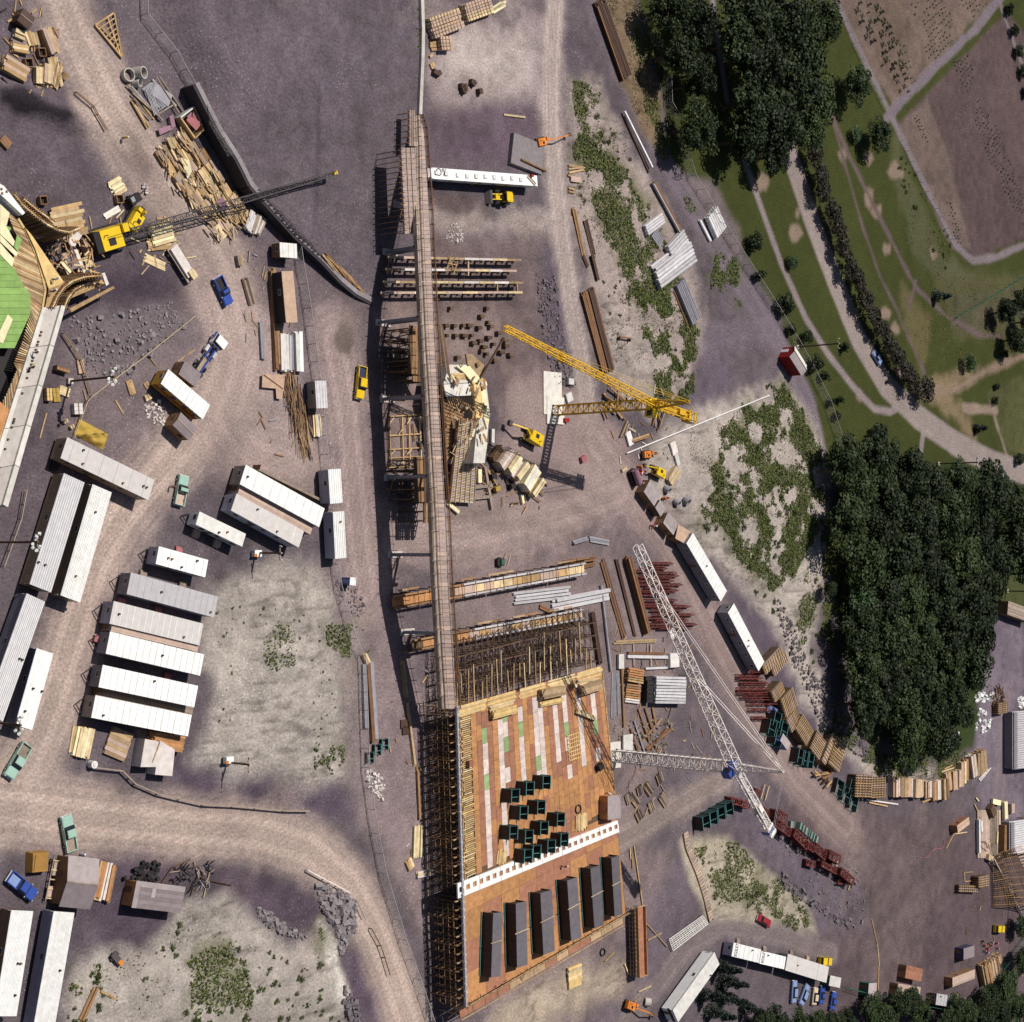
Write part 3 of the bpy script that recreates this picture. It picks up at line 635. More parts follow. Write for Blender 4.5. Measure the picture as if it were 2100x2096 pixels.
for i,(x,y,r,h) in enumerate([(1488,1985,26,6),(1500,2015,26,6),(1462,2042,26,6),(1500,2050,24,6),(1475,2080,26,6),(1540,2070,22,5)]):
    tree((x,y),r,h,'conifer','conifer','blue-green conifer behind the long white office trailer',group='conifers behind the office trailer',cz=h*.5)
for i in range(5):
    tree((2072+i*9,20+i*42),16,3,'big','shrub','clipped dark hedge bush along the far field track','shrub','hedge along the far field track',stem=False,cz=1.4)
def weeds(name,label,mk,polys,dens,size,seed,clump=.52,lift=.18):
    rg=np.random.default_rng(seed);PP=[];TT=[]
    for px,k in polys:
        W=wpoly(px);mn,mxx=W.min(0),W.max(0);nn=int((mxx[0]-mn[0])*(mxx[1]-mn[1])*dens*k)
        x=rg.uniform(mn[0],mxx[0],nn);y=rg.uniform(mn[1],mxx[1],nn)
        f=fbm(x,y,4.5,seed+3,4);ok=(sdist(x,y,W)+(fbm(x,y,6,seed,3)-.5)*9>0)& (f>clump+rg.normal(0,.035,nn))
        x,y,f=x[ok],y[ok],f[ok];z=height(x,y)+rg.uniform(0,1,len(x))*lift*(1+4*(f-clump))
        PP.append(np.stack([x,y,z],1));TT.append(np.clip(rg.uniform(0,1,len(x)),0,1))
    P=np.concatenate(PP);N=np.tile(np.array([0,0,1.0]),(len(P),1))
    me=leaf_mesh(name,mk,P,N,size,rg,np.concatenate(TT))
    o=bpy.data.objects.new(name,me);link(o);tag(o,label,'weeds',kind='stuff');return o
weeds('weeds','green weeds overgrowing the sand slopes and verges','weed',WEEDY,16,.44,101,.47)
weeds('dry_grass','straw-coloured dry grass on the banks and park edges','weed_dry',[
    (OS([(1080,160),(1170,260),(1290,520),(1280,700),(1150,700),(1090,350)]),.5),(OS([(1300,800),(1530,760),(1540,1100),(1430,1100),(1300,960)]),.4),(OS([(1640,1430),(1850,1440),(1720,1480)]),.9),(OS([(1130,0),(1195,0),(1250,190),(1245,280),(1200,220)]),1.2),(OS([(1730,380),(1800,470),(1780,540),(1700,450)]),.5),
    (OS([(1740,520),(1932,540),(1932,660),(1780,690),(1720,620)]),.35),(OS([(370,1740),(480,1760),(480,1932),(200,1932),(180,1830)]),.25)],5.0,.34,131,.5,.12)
def bush_field(px,n_,rr,label,seed,kind='bush',group=None,name='low_bush'):
    rg=random.Random(seed);W=wpoly(px);k=0;tries=0
    while k<n_ and tries<4000:
        tries+=1
        x=rg.uniform(W[:,0].min(),W[:,0].max());y=rg.uniform(W[:,1].min(),W[:,1].max())
        if not inside(np.array([x]),np.array([y]),W)[0]:continue
        if fbm(np.array([x]),np.array([y]),10,seed,3)[0]<.47:continue
        r=rg.uniform(*rr);o=bpy.data.objects.new(name,crown(kind,k % 2));o.location=(x,y,hz(x,y)+r*.25);o.scale=(r,r,r*.8);o.rotation_euler=(0,0,rg.uniform(0,6.28))
        link(o);tag(o,label,'bush',group or 'low bushes');k+=1
bush_field(OS([(330,1780),(600,1800),(650,1932),(120,1932),(130,1860),(340,1740)]),95,(.25,.85),'low green bush on the sand bank in front of the plank-roofed shed',5,group='bushes on the lower sand bank')
bush_field(OS([(400,1130),(620,1120),(645,1460),(400,1430)]),60,(.15,.4),'tiny green tuft on the rilled sand mound beside the trailers',6,group='tufts on the rilled mound')
bush_field(OS([(1300,960),(1480,740),(1550,1000),(1540,1240),(1600,1380),(1480,1180),(1420,1120)]),85,(.35,1.2),'ragged green bush on the slope below the wood',8,group='bushes on the wooded slope')
bush_field(OS([(1080,150),(1170,260),(1290,520),(1300,680),(1150,620),(1090,350)]),60,(.3,.9),'ragged green bush on the bank between the two dirt tracks',9,group='bushes on the middle bank')
bush_field(OS([(1310,1600),(1530,1740),(1430,1720),(1330,1690)]),26,(.25,.7),'small green bush on the yellow sand patch under the red trusses',10,group='bushes on the yellow sand patch')
bush_field(OS([(1700,280),(1830,520),(1780,520),(1690,330)]),40,(.3,.9),'scrubby bush on the verge between the lawn and the field track',12,group='scrub along the field track')
sap=[]
rg=random.Random(21)
for t_,pts in ((3,[(690,20),(660,80),(760,30),(700,120),(750,100),(820,60),(690,170),(760,170),(850,100),(740,210),(800,150),(870,170),(770,250),(840,260),(900,200),(740,270),(780,310),(860,340),(920,260),(900,330),(860,400),(960,320),(850,490),(880,450),(930,520),(980,410),(945,570),(990,460),(1020,560),(960,620),(1040,600),(985,680),(1050,690),(1020,650),(940,480),(1000,500),(920,365),(940,295)]),):
    for x,y in pts:sap.append(q(t_,x+rg.uniform(-8,8),y+rg.uniform(-8,8)))
for i,p in enumerate(sap):
    c=G(p);r=rg.uniform(.55,1.15);o=bpy.data.objects.new('nursery_sapling',crown('nurse',i % 2));o.location=(c.x,c.y,r*.6);o.scale=(r,r,r);link(o)
    tag(o,'young sapling in the planted rows next to the field track','sapling','nursery saplings')
def seedlings(px,along,sp,wdt,seed,size):
    rg_=np.random.default_rng(seed);W=wpoly(px);a,b_=wpoly(along);d=(b_-a)/np.linalg.norm(b_-a);pr=np.array([-d[1],d[0]])
    s=(W-a)@d;t=(W-a)@pr;S,T=np.meshgrid(np.arange(s.min(),s.max(),sp),np.arange(t.min(),t.max(),wdt));S=S.ravel()+rg_.normal(0,sp*.12,S.size);T=T.ravel()+rg_.normal(0,.08,T.size)
    P=a+S[:,None]*d+T[:,None]*pr;ok=inside(P[:,0],P[:,1],W)& (rg_.random(len(P))>.25)& (fbm(P[:,0],P[:,1],12,seed,2)>.42);P=P[ok]
    Q=np.repeat(P,5,0)+rg_.normal(0,size*.35,(len(P)*5,2));z=rg_.uniform(.05,size*1.2,len(Q));return np.column_stack([Q,z])
SD=np.concatenate([seedlings(qs(3,[(1050,0),(1600,0),(1690,20),(1240,480),(1150,330)]),qs(3,[(1130,60),(1250,430)]),1.5,1.7,61,.3),seedlings(qs(3,[(1390,470),(1500,400),(1932,1480),(1932,1720),(1800,1500),(1500,800)]),qs(3,[(1450,480),(1850,1560)]),1.4,1.5,62,.3),
                     seedlings(qs(3,[(1080,850),(1120,850),(1380,1480),(1460,1850),(1420,1850),(1330,1480)]),qs(3,[(1090,850),(1380,1560)]),1.1,1.2,63,.28),seedlings(qs(3,[(960,180),(1050,420),(1120,620),(1080,640),(1000,440)]),qs(3,[(990,250),(1100,600)]),1.3,1.6,64,.4)])
me=leaf_mesh('seedlings','nursery',SD,np.tile(np.array([0,0,1.0]),(len(SD),1)),.42,np.random.default_rng(5),np.random.default_rng(6).random(len(SD)))
o=bpy.data.objects.new('seedlings',me);link(o);tag(o,'rows of tiny dark seedlings in the nursery fields','seedlings',kind='stuff')
# ---------- makers: trailers, sheds, vehicles
def frus(mb,z0,z1,b,t):
    """b, t = (x0, x1, half width) at the bottom and the top"""
    n0=len(mb.v)
    for (xa,xb,h),z in ((b,z0),(t,z1)):mb.v+=[(xa,-h,z),(xb,-h,z),(xb,h,z),(xa,h,z)]
    mb.f+=[tuple(i+n0 for i in f) for f in CUBE_F];return mb
def trailer(px,z,roof,body,label,seams=0,seamk='seam',vents=0,wins=4,group=None,cat='trailer',name='office_trailer',hitch=1,stripe=None,steps=(),base=.55,curb=None,door=True,ground=True,seed=None):
    c,a,L,W=rect(px,z)
    g=hz(c.x,c.y)
    rg=random.Random(seed if seed is not None else int(px[0][0]*7+px[0][1]))
    t=thing(name,label,cat,(c.x,c.y,g),a,group);H=z-g
    bo=bx('body',body,t,(0,0,(base+H-.1)/2),(L-.16,W-.16,H-.1-base))
    bx('skirt','dark',t,(0,0,base/2),(L-1.2,W-.7,base))
    ro=bx('roof',roof,t,(0,0,H-.05),(L,W,.12))
    for k in range(seams):
        x=-L/2+L*(k+.5)/seams+rg.uniform(-.03,.03);bx('roof_seam',seamk,t,(x,0,H+.03),(.1,W-.02,.06))
    for k in range(vents):
        x=rg.uniform(-.45,.45)*L;y=rg.choice((-.3,0,.28))*W
        v=part('roof_vent','cyl',rg.choice(('dark','rust','steeldark')),t,(x,y,H+.2),(.36,.32,.32),(0,R(90),0))
    for s in (-1,1):
        for k in range(wins):
            x=-L/2+L*(k+.6)/wins
            f=bx('window','offwhite',t,(x,s*(W/2-.075),base+(H-base)*.62),(1.15,.05,.8));
            gl=bx('pane','glass',f,(0,s*.35,0),(.86,.6,.82))
        if door:bx('door','bodybrown',t,(L*.12*s,s*(W/2-.07),base+.95),(.85,.05,1.9))
    for s in (-1,1):
        f=bx('window','offwhite',t,(s*(L/2-.075),W*.1,base+(H-base)*.62),(.05,1.0,.75));bx('pane','glass',f,(s*.35,0,0),(.6,.84,.82))
    if stripe:
        for s in (-1,1):bx('stripe',stripe,t,(0,s*(W/2-.06),base+(H-base)*.35),(L-.2,.05,.35))
    for s in (-1,1):
        for x in (-.6,.6):part('wheel','wheel','tyre',t,(x,s*(W/2-.25),.38),(.76,.24,.76))
    if hitch:
        mb=MB();e=-L/2 if hitch>0 else L/2;s=-1 if hitch>0 else 1
        mb.bar((e,-W*.35,.55),(e+s*1.3,0,.5),.12);mb.bar((e,W*.35,.55),(e+s*1.3,0,.5),.12);mb.build('hitch','dark',t)
    for (u,side,mk_) in steps:
        st=bx('steps',mk_,t,(u*L,side*(W/2+.55),.3),(1.3,1.0,.55));bx('step',mk_,st,(0,side*.62,-.2),(.9,.25,.5))
    return t
def shed(px,z,rise,roof,wall,label,name='shed',cat='shed',group=None,ov=.25,roof2=None,door='bodybrown',axis=0,mono=False,boards=0):
    """px corners at eaves level z; rise>0 gives a gable with the ridge along the first side"""
    c,a,L,W=rect(px,z);g=hz(c.x,c.y);H=z-g
    t=thing(name,label,cat,(c.x,c.y,g),a,group);Lw,Ww=L-2*ov,W-2*ov
    if rise>0:
        mb=MB();mb.add([(-Lw/2,-Ww/2,0),(Lw/2,-Ww/2,0),(Lw/2,Ww/2,0),(-Lw/2,Ww/2,0),(-Lw/2,-Ww/2,H),(Lw/2,-Ww/2,H),(Lw/2,Ww/2,H),(-Lw/2,Ww/2,H),(-Lw/2,0,H+rise*.95),(Lw/2,0,H+rise*.95)],
               [(0,1,5,4),(2,3,7,6),(1,2,6,9,5),(3,0,4,8,7),(3,2,1,0)]);mb.build('wall',wall,t)
        an=math.atan2(rise,W/2);sl_=math.hypot(rise,W/2)
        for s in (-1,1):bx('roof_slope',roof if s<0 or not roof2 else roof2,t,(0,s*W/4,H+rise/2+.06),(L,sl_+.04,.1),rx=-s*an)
        seg('ridge_cap','woodgrey',t,(-L/2,0,H+rise+.12),(L/2,0,H+rise+.12),.22,.06)
    else:
        bx('wall',wall,t,(0,0,(H-.08)/2),(Lw,Ww,H-.08))
        if boards:
            for k in range(boards):bx('roof_board',roof,t,(0,-W/2+W*(k+.5)/boards,H-.03+.012*(k % 2)),(L,W/boards-.02,.1))
        else:bx('roof',roof,t,(0,0,H-.03),(L,W,.12))
    d=bx('door',door,t,(-Lw/2-.02,Ww*.15,1.0),(.06,.9,2.0));bx('handle','steelpale',d,(-.6,.35,0),(.6,.08,.04))
    bx('window','glass',t,(Lw*.2,-Ww/2-.01,H*.6),(.9,.05,.7));bx('window','glass',t,(-Lw*.2,Ww/2+.01,H*.6),(.9,.05,.7))
    return t
def at2(pr,pf,z=.6):
    r_,f_=G(pr,up=z),G(pf,up=z);d=f_-r_;c=(r_+f_)/2
    return c,math.atan2(d.y,d.x),d.length
def wheels(t,xs,wd,dia=.72,mk='tyre',tw=.24):
    for x in xs:
        for s in (-1,1):
            w_=part('wheel','wheel',mk,t,(x,s*wd,dia/2),(dia,tw,dia));part('rim','wheel','steelpale',w_,(0,s*.12,0),(.5,.9,.5))
def pickup(pr,pf,col,label,L=None,bed='dark',name='pickup_truck',group=None,roof=None,cat='pickup truck'):
    c,a,L0=at2(pr,pf);L=L or min(max(L0,4.9),5.6);t=thing(name,label,cat,(c.x,c.y,hz(c.x,c.y)),a,group);x0,x1=-L/2,L/2;w_=.98
    mb=MB();frus(mb,.42,.95,(x1-1.55,x1,w_),(x1-1.55,x1-.06,w_*.97));frus(mb,.95,1.06,(x1-1.55,x1-.06,w_*.97),(x1-1.6,x1-.16,w_*.82));mb.build('hood',col,t)
    mb=MB();frus(mb,.42,1.08,(x0+2.05,x1-1.56,w_),(x0+2.08,x1-1.58,w_*.96));mb.build('cab',col,t)
    mb=MB();frus(mb,1.08,1.62,(x0+2.1,x1-1.6,w_*.93),(x0+2.28,x1-2.15,w_*.76));mb.build('glass','glass',t)
    mb=MB();frus(mb,1.6,1.69,(x0+2.24,x1-2.1,w_*.78),(x0+2.3,x1-2.18,w_*.7));mb.build('cab_roof',roof or col,t)
    bx('bed_floor',bed,t,(x0+1.03,0,.62),(2.0,w_*1.8,.1))
    for s in (-1,1):bx('bed_side',col,t,(x0+1.03,s*(w_-.07),.74),(2.02,.14,.62))
    bx('tailgate',col,t,(x0+.06,0,.74),(.1,w_*1.72,.6));bx('bumper','steelpale',t,(x1+.05,0,.5),(.12,1.85,.2));bx('bumper','steelpale',t,(x0-.06,0,.5),(.12,1.85,.18))
    for s in (-1,1):bx('headlight','hatw',t,(x1+.01,s*.72,.78),(.06,.28,.18));bx('mirror','steelpale',t,(x1-1.75,s*(w_+.12),1.15),(.1,.2,.16))
    wheels(t,(x0+.95,x1-.9),w_-.1,.74);return t
def car(pr,pf,col,label,name='parked_car',group=None,L=None,beetle=False,roof=None,cat='car'):
    c,a,L0=at2(pr,pf);L=L or min(max(L0,4.0),5.3);t=thing(name,label,cat,(c.x,c.y,hz(c.x,c.y)),a,group);x0,x1=-L/2,L/2;w_=.9
    mb=MB();frus(mb,.3,.72,(x0,x1,w_*.96),(x0+.04,x1-.04,w_));frus(mb,.72,.92,(x0+.04,x1-.04,w_),(x0+.18,x1-.2,w_*.84));mb.build('body',col,t)
    g0,g1=(x0+.55,x1-1.1) if beetle else (x0+1.05,x1-1.35)
    mb=MB();frus(mb,.9,1.34,(g0,g1,w_*.84),(g0+.45,g1-.5,w_*.66));mb.build('glass','glass',t)
    mb=MB();frus(mb,1.33,1.42,(g0+.42,g1-.46,w_*.68),(g0+.52,g1-.58,w_*.58));mb.build('roof',roof or col,t)
    bx('bumper','steelpale',t,(x1+.04,0,.45),(.1,1.6,.16));bx('bumper','steelpale',t,(x0-.04,0,.45),(.1,1.6,.16))
    for s in (-1,1):bx('headlight','hatw',t,(x1+.01,s*.62,.66),(.05,.24,.15));bx('tail_light','red',t,(x0-.01,s*.62,.66),(.05,.26,.13))
    wheels(t,(x0+.85,x1-.85),w_-.1,.62);return t
def person(px,label,top='cloth',legs='navy',hat='hatw',z=None,face=0.0,bend=0.0):
    p=G(px) if z is None else G(px,z)
    t=thing('person',label,'person',p,face)
    mb=MB()
    def limb(a,b,r0,r1,k=6):
        a,b=Vector(a),Vector(b);mt_=(b-a).to_track_quat('Z','X').to_matrix();n0=len(mb.v)
        for e,r in ((a,r0),(b,r1)):
            for j in range(k):mb.v.append(tuple(e+mt_ @ Vector((r*math.cos(6.283*j/k),r*math.sin(6.283*j/k),0))))
        mb.f+=[(n0+j,n0+(j+1)% k,n0+k+(j+1)% k,n0+k+j) for j in range(k)]+[tuple(range(n0+k-1,n0-1,-1)),tuple(range(n0+k,n0+2*k))]
    b_=bend
    limb((0,.1,.05),(0.03,.11,.48),.06,.075);limb((0.03,.11,.48),(-b_*.2,.09,.9),.075,.095);limb((0,-.1,.05),(.02,-.11,.48),.06,.075);limb((.02,-.11,.48),(-b_*.2,-.09,.9),.075,.095)
    limb((0,.1,.03),(.17,.11,.03),.05,.04);limb((0,-.1,.03),(.17,-.11,.03),.05,.04)
    mb.build('trousers',legs,t);mb.v,mb.f=[],[]
    mb=MB();s_=Vector((.35*b_,0,1.42-.12*b_))
    limb((-b_*.2,0,.88),tuple(s_*.5+Vector((0,0,.58))),.15,.17,8);limb(tuple(s_*.5+Vector((0,0,.58))),tuple(s_),.17,.13,8)
    for s in (-1,1):limb((s_.x,s*.2,s_.z-.02),(s_.x+.1,s*.28,s_.z-.32),.06,.05);limb((s_.x+.1,s*.28,s_.z-.32),(s_.x+.28,s*.22,s_.z-.5),.05,.035)
    mb.build('shirt',top,t)
    mb=MB();limb((s_.x,0,s_.z),(s_.x+.02,0,s_.z+.1),.055,.055);limb((s_.x+.02,0,s_.z+.08),(s_.x+.03,0,s_.z+.2),.075,.1,8);limb((s_.x+.03,0,s_.z+.2),(s_.x+.02,0,s_.z+.3),.1,.06,8)
    for s in (-1,1):limb((s_.x+.28,s*.22,s_.z-.5),(s_.x+.36,s*.21,s_.z-.55),.035,.03)
    mb.build('head_and_hands','skin',t)
    mb=MB();limb((s_.x+.02,0,s_.z+.24),(s_.x+.02,0,s_.z+.33),.125,.08,8);limb((s_.x+.04,0,s_.z+.235),(s_.x+.04,0,s_.z+.25),.15,.15,8);mb.build('hard_hat',hat,t)
    return t
# ---------- the trailers and huts
TR='office trailers in the row beside the rilled mound'
trailer(qs(20,[(1195,265),(1575,370),(1545,500),(1180,400)]),3.2,'white','bodylilac','short white-roofed office trailer with corner flues, heading the row by the sand mound',6,'offwhite',4,3,TR,hitch=1,steps=[(.1,1,'pinkred')])
trailer(qs(20,[(990,465),(1645,645),(1615,805),(955,625)]),3.3,'greyroof','bodygrey','long pale grey-roofed office trailer with a rust streak, second in the row',14,'greyroof',2,5,TR,steps=[(-.25,1,'woodgrey'),(.2,1,'woodgrey')])
trailer(qs(20,[(860,680),(1535,850),(1505,1015),(825,850)]),3.3,'roofdirty','bodylilac','long office trailer with ribbed white and grey roof, above the tan passage strip',15,'white',2,5,TR,steps=[(-.3,1,'pinkred'),(.1,1,'pinkred')])
trailer(qs(20,[(830,905),(1540,1085),(1510,1240),(800,1080)]),3.3,'white','bodygrey','long white-ribbed office trailer with a rusty tank at its end, below the tan strip',15,'offwhite',1,5,TR,steps=[(-.5,.2,'pinkred')])
trailer(qs(20,[(775,1160),(1495,1320),(1465,1480),(745,1330)]),3.3,'white','bodygrey','long white-ribbed office trailer with a pink step box, second last of the row',15,'offwhite',1,5,TR,steps=[(.28,1,'pinkred')])
trailer(qs(20,[(720,1390),(1450,1540),(1415,1700),(690,1560)]),3.3,'white','bodybeige','long white-ribbed office trailer at the end of the row, over the workshop clutter',15,'offwhite',1,5,TR)
shed(qs(20,[(845,852),(1500,1012),(1488,1062),(835,908)]),2.9,0,'tanwalk','bodybeige','tan boarded passage roof joining two ribbed office trailers','covered_passage','passage',ov=.05,boards=3)
shed(qs(20,[(735,1330),(1460,1480),(1450,1540),(725,1392)]),1.2,0,'woodgrey','bodybrown','grey boardwalk between the last two office trailers of the row','boardwalk','boardwalk',ov=.05,boards=5)
trailer([(133,972),(178,991),(100,1214),(58,1196)],3.4,'greyroof','bodytan','grey-roofed wide trailer with white seams, upper of the two seamed ones',10,'white',2,4,None,hitch=0)
trailer([(194,995),(234,1012),(159,1234),(120,1219)],3.4,'white','bodytan','long white-roofed trailer beside the upper grey seamed trailer',15,'offwhite',2,5,None,hitch=0)
trailer([(52,1216),(91,1233),(8,1480),(-31,1464)],3.4,'greyroof','bodygrey','grey-roofed wide trailer with white seams, lower of the two seamed ones',11,'white',2,4,None,hitch=0)
trailer(qs(20,[(290,1040),(415,1080),(230,1650),(100,1610)]),3.4,'white','bodygrey','white-roofed trailer next to the lower grey seamed trailer, by the road bend',12,'white',3,5,None,hitch=0)
trailer(qs(10,[(510,1370),(1165,1695),(1120,1845),(455,1530)]),3.5,'roofdirty','bodytan','large tan-walled trailer with stained grey-white roof, set across the head of the seamed trailers',6,'greyroof',5,5,None,hitch=0,steps=[(-.42,-1,'dark')])
trailer(qs(10,[(1270,860),(1590,1130),(1525,1235),(1215,965)]),3.4,'white','bodymustard','mustard-yellow site trailer with a red stripe and clean white ribbed roof',10,'offwhite',0,4,None,hitch=0,stripe='red')
shed(qs(10,[(1400,800),(1527,900),(1468,992),(1342,890)]),2.6,0,'shedroof','woodbrown','brown plywood hut with grey felt roof behind the mustard trailer',ov=.06)
shed(qs(10,[(1365,1190),(1482,1300),(1420,1398),(1298,1272)]),2.6,.25,'shedroof','woodbrown','brown plywood hut with grey felt roof in front of the mustard trailer',ov=.06)
trailer([(504,953),(666,1043),(654,1081),(492,993)],3.5,'white','bodybeige','upper white-roofed half of the large twin site office',10,'offwhite',1,5,None,hitch=0,name='site_office',cat='site office')
trailer([(486,1013),(624,1089),(612,1123),(473,1046)],3.4,'roofdirty','bodylilac','lower half of the twin site office, its roof peeling at one end',4,'white',2,5,None,hitch=0,name='site_office',cat='site office')
shed([(491,995),(653,1082),(626,1090),(489,1013)],2.6,0,'tanwalk','bodybeige','tan strip roof filling the gap of the twin site office','covered_passage','passage',ov=.02,boards=3)
shed(qs(11,[(0,1590),(480,1830),(478,1850),(0,1612)]),.9,0,'woodgrey','bodybrown','narrow grey boardwalk running along the upper side of the twin office','boardwalk','boardwalk',ov=.02,boards=4)
trailer(qs(20,[(1505,5),(1858,172),(1825,270),(1478,100)]),3.0,'offwhite','white','small off-white caravan with green end stripe below the twin office',0,'white',2,3,None,hitch=1,stripe='green',name='caravan',cat='caravan',steps=[(-.25,-1,'tanwalk'),(.2,-1,'tanwalk')])
trailer(qs(11,[(545,1615),(637,1610),(655,1865),(560,1875)]),3.2,'white','bodylilac','white box trailer beside the haul road, above its twin',6,'offwhite',0,2,'twin white box trailers',hitch=0)
trailer([(682,1050),(706,1048),(710,1144),(688,1146)],3.2,'white','bodylilac','white box trailer beside the haul road, below its twin',6,'offwhite',1,2,'twin white box trailers',hitch=0)
trailer(qs(11,[(200,115),(285,120),(310,500),(220,510)]),3.3,'pinkroof','dark','long box van trailer with plain salmon-tan roof behind the brown girder',0,'white',0,0,None,hitch=0,name='box_trailer',door=False)
trailer(qs(11,[(450,945),(530,945),(540,1150),(452,1155)]),2.8,'steelpale','bodybeige','small hut with silvery translucent roof beside the rebar heap',4,'steelpale',0,1,None,hitch=0,name='hut',cat='hut')
trailer([(574,497),(609,500),(609,530),(574,527)],2.8,'offwhite','bodybrown','square off-white roofed hut at the foot of the retaining wall',3,'offwhite',0,1,None,hitch=0,name='hut',cat='hut')
trailer(qs(22,[(1365,165),(1622,602),(1575,685),(1318,245)]),3.6,'white','bodygrey','long white ribbed trailer on the slope road, upper of the two',16,'offwhite',1,5,'long trailers on the slope road',hitch=0)
trailer(qs(22,[(1675,695),(1905,1140),(1860,1205),(1630,770)]),3.6,'white','bodygrey','long white ribbed trailer on the slope road, lower of the two beside the timber forms',14,'offwhite',2,5,'long trailers on the slope road',hitch=0)
trailer([(27,1868),(72,1868),(30,2085),(-16,2083)],3.4,'white','bodybrown','white-roofed trailer with rough timber landings, next to the lilac-walled one',16,'white',3,4,None,hitch=0,steps=[(-.2,-1,'woodgrey'),(.15,-1,'woodgrey')])
trailer([(115.5,1870),(160,1872),(104,2110),(62,2108)],3.4,'offwhite','bodylilac','lilac-walled long trailer with weathered pale ribs and a plank left on its roof',18,'white',1,4,None,hitch=0)
trailer(qs(32,[(1530,1400),(1562,1490),(1258,1932),(1210,1840)]),3.6,'offwhite','white','long white mobile office with dark windows standing by the conifers',0,'white',1,6,None,hitch=0,name='mobile_office',cat='mobile office')
trailer(qs(32,[(1670,1330),(1878,1378),(1866,1485),(1660,1430)]),3.1,'white','bodylilac','first lettered white trailer of the coupled row, with window end',6,'offwhite',1,2,'lettered trailers',hitch=0,steps=[(0,1,'woodgrey')])
trailer([(1561,1950),(1612,1962),(1608,1988),(1558,1976)],3.1,'white','bodylilac','second lettered white trailer, in the middle of the coupled row',6,'offwhite',1,2,'lettered trailers',hitch=0,steps=[(0,1,'woodgrey')])
trailer(qs(33,[(150,1415),(460,1510),(440,1635),(130,1535)]),3.1,'roofdirty','bodybeige','plain grey-white trailer at the end of the lettered row beside the yellow van',2,'greyroof',1,3,None,hitch=0,steps=[(-.2,1,'woodgrey'),(.2,1,'woodgrey')])
trailer(qs(33,[(470,1575),(550,1595),(545,1670),(460,1655)]),2.6,'offwhite','green','small square hut with pale roof at the end of the coupled trailers',0,'white',0,1,None,hitch=0,name='hut',cat='hut')
shed(qs(33,[(745,1640),(815,1640),(822,1725),(770,1730)]),2.6,0,'shedroof2','green','dark green hut against the tree belt','hut','hut',ov=.05)
trailer(qs(33,[(1275,1710),(1435,1740),(1430,1820),(1265,1800)]),3.0,'greyroof','bodybrown','small ribbed grey-roofed hut below the brown crates, by the yard fence',7,'steel',1,1,None,hitch=0,name='hut',cat='hut')
shed(qs(30,[(520,670),(755,700),(670,1075),(435,1055)]),3.0,.9,'shedroof','woodbrown','brown carpenter shed with a grey felt pitched roof beside the beam stack','carpenter_shed',roof2='shedroof2')
pale=shed(qs(30,[(1040,860),(1400,910),(1360,1105),(980,1065)]),3.0,0,'shedroof','ply','plywood shed whose dark plank roof carries a pale E-shaped border','plank_roofed_shed',ov=.15,boards=6)
c_,a_,L_,W_=rect(qs(30,[(1040,860),(1400,910),(1360,1105),(980,1065)]),3.0)
Z3=3.0-hz(c_.x,c_.y)
bx('pale_strip','shedroof2',pale,(0,W_/2-.45,Z3+.05),(L_,.9,.06));bx('pale_strip','shedroof2',pale,(-L_/2+.45,-.45,Z3+.05),(.9,W_-.9,.06));bx('pale_strip','shedroof2',pale,(-L_*.12,W_/2-1.6,Z3+.05),(.75,1.4,.06))
o0=(1600,640);k0=180/1928
shed([V(o0,k0,*p) for p in ((305,740),(575,1160),(465,1410),(205,980))],3.2,.7,'shedroof2','red','red hut with pale pitched roof straddling the chain-link fence','red_hut','hut',ov=.1,roof2='offwhite',door='white')
o1=(1270,900);k1=180/1092
for pts,lb,rf,wl in (([(390,520),(520,690),(428,835),(300,645)],'largest brown tool box with plain grey lid at the head of the slope road','shedroof2','bodybrown'),([(512,762),(575,870),(515,972),(445,850)],'small reddish box with grey lid between the two bigger tool boxes','shedroof2','rustdark'),([(628,912),(730,1075),(690,1150),(550,1030)],'brown box with pale lid below the small reddish box','shedroof2','bodybrown')):
    shed([V(o1,k1,*p) for p in pts],2.4,0,rf,wl,lb,'tool_hut','hut',ov=.05)
shed(qs(22,[(1172,15),(1252,108),(1215,182),(1143,90)]),2.4,0,'shedroof2','woodbrown','grey-lidded brown hut just above the white slope trailer','tool_hut','hut',ov=.05)
shed(qs(22,[(1268,118),(1362,165),(1316,250),(1218,190)]),2.6,0,'pinkroof','woodbrown','pale boarded hut touching the end of the upper slope trailer','tool_hut','hut',ov=.05,boards=3)
o2=(1500,1320);k2=280/1928
shed([V(o2,k2,*p) for p in ((728,1265),(832,1405),(790,1512),(690,1370))],2.6,0,'shedroof2','blue','bright blue box hut with grey lid among the green form boxes','blue_hut','hut',ov=.03)
shed(qs(33,[(1478,1372),(1560,1352),(1556,1432),(1474,1462)]),2.6,0,'shedroof','navy','dark navy-blue container in the yard corner','container','container',ov=.03)
shed(qs(33,[(985,1640),(1150,1662),(1145,1755),(970,1722)]),2.4,0,'tanwalk','woodbrown','tan boarded hut roof touching the tree belt','boarded_hut','hut',ov=.05,boards=6)
shed(qs(33,[(1045,1495),(1165,1530),(1160,1620),(1035,1600)]),2.4,0,'plybrown','woodbrown','boarded hut with pale block patch on its roof, above the tan one','boarded_hut','hut',ov=.05,boards=5)
shed(qs(23,[(1830,690),(1990,740),(1990,850),(1790,770)]),3.0,0,'woodgrey','bodybrown','long brown plank-covered store beside the tarred yard at the edge of the wood','plank_store','store',ov=.1,boards=9)
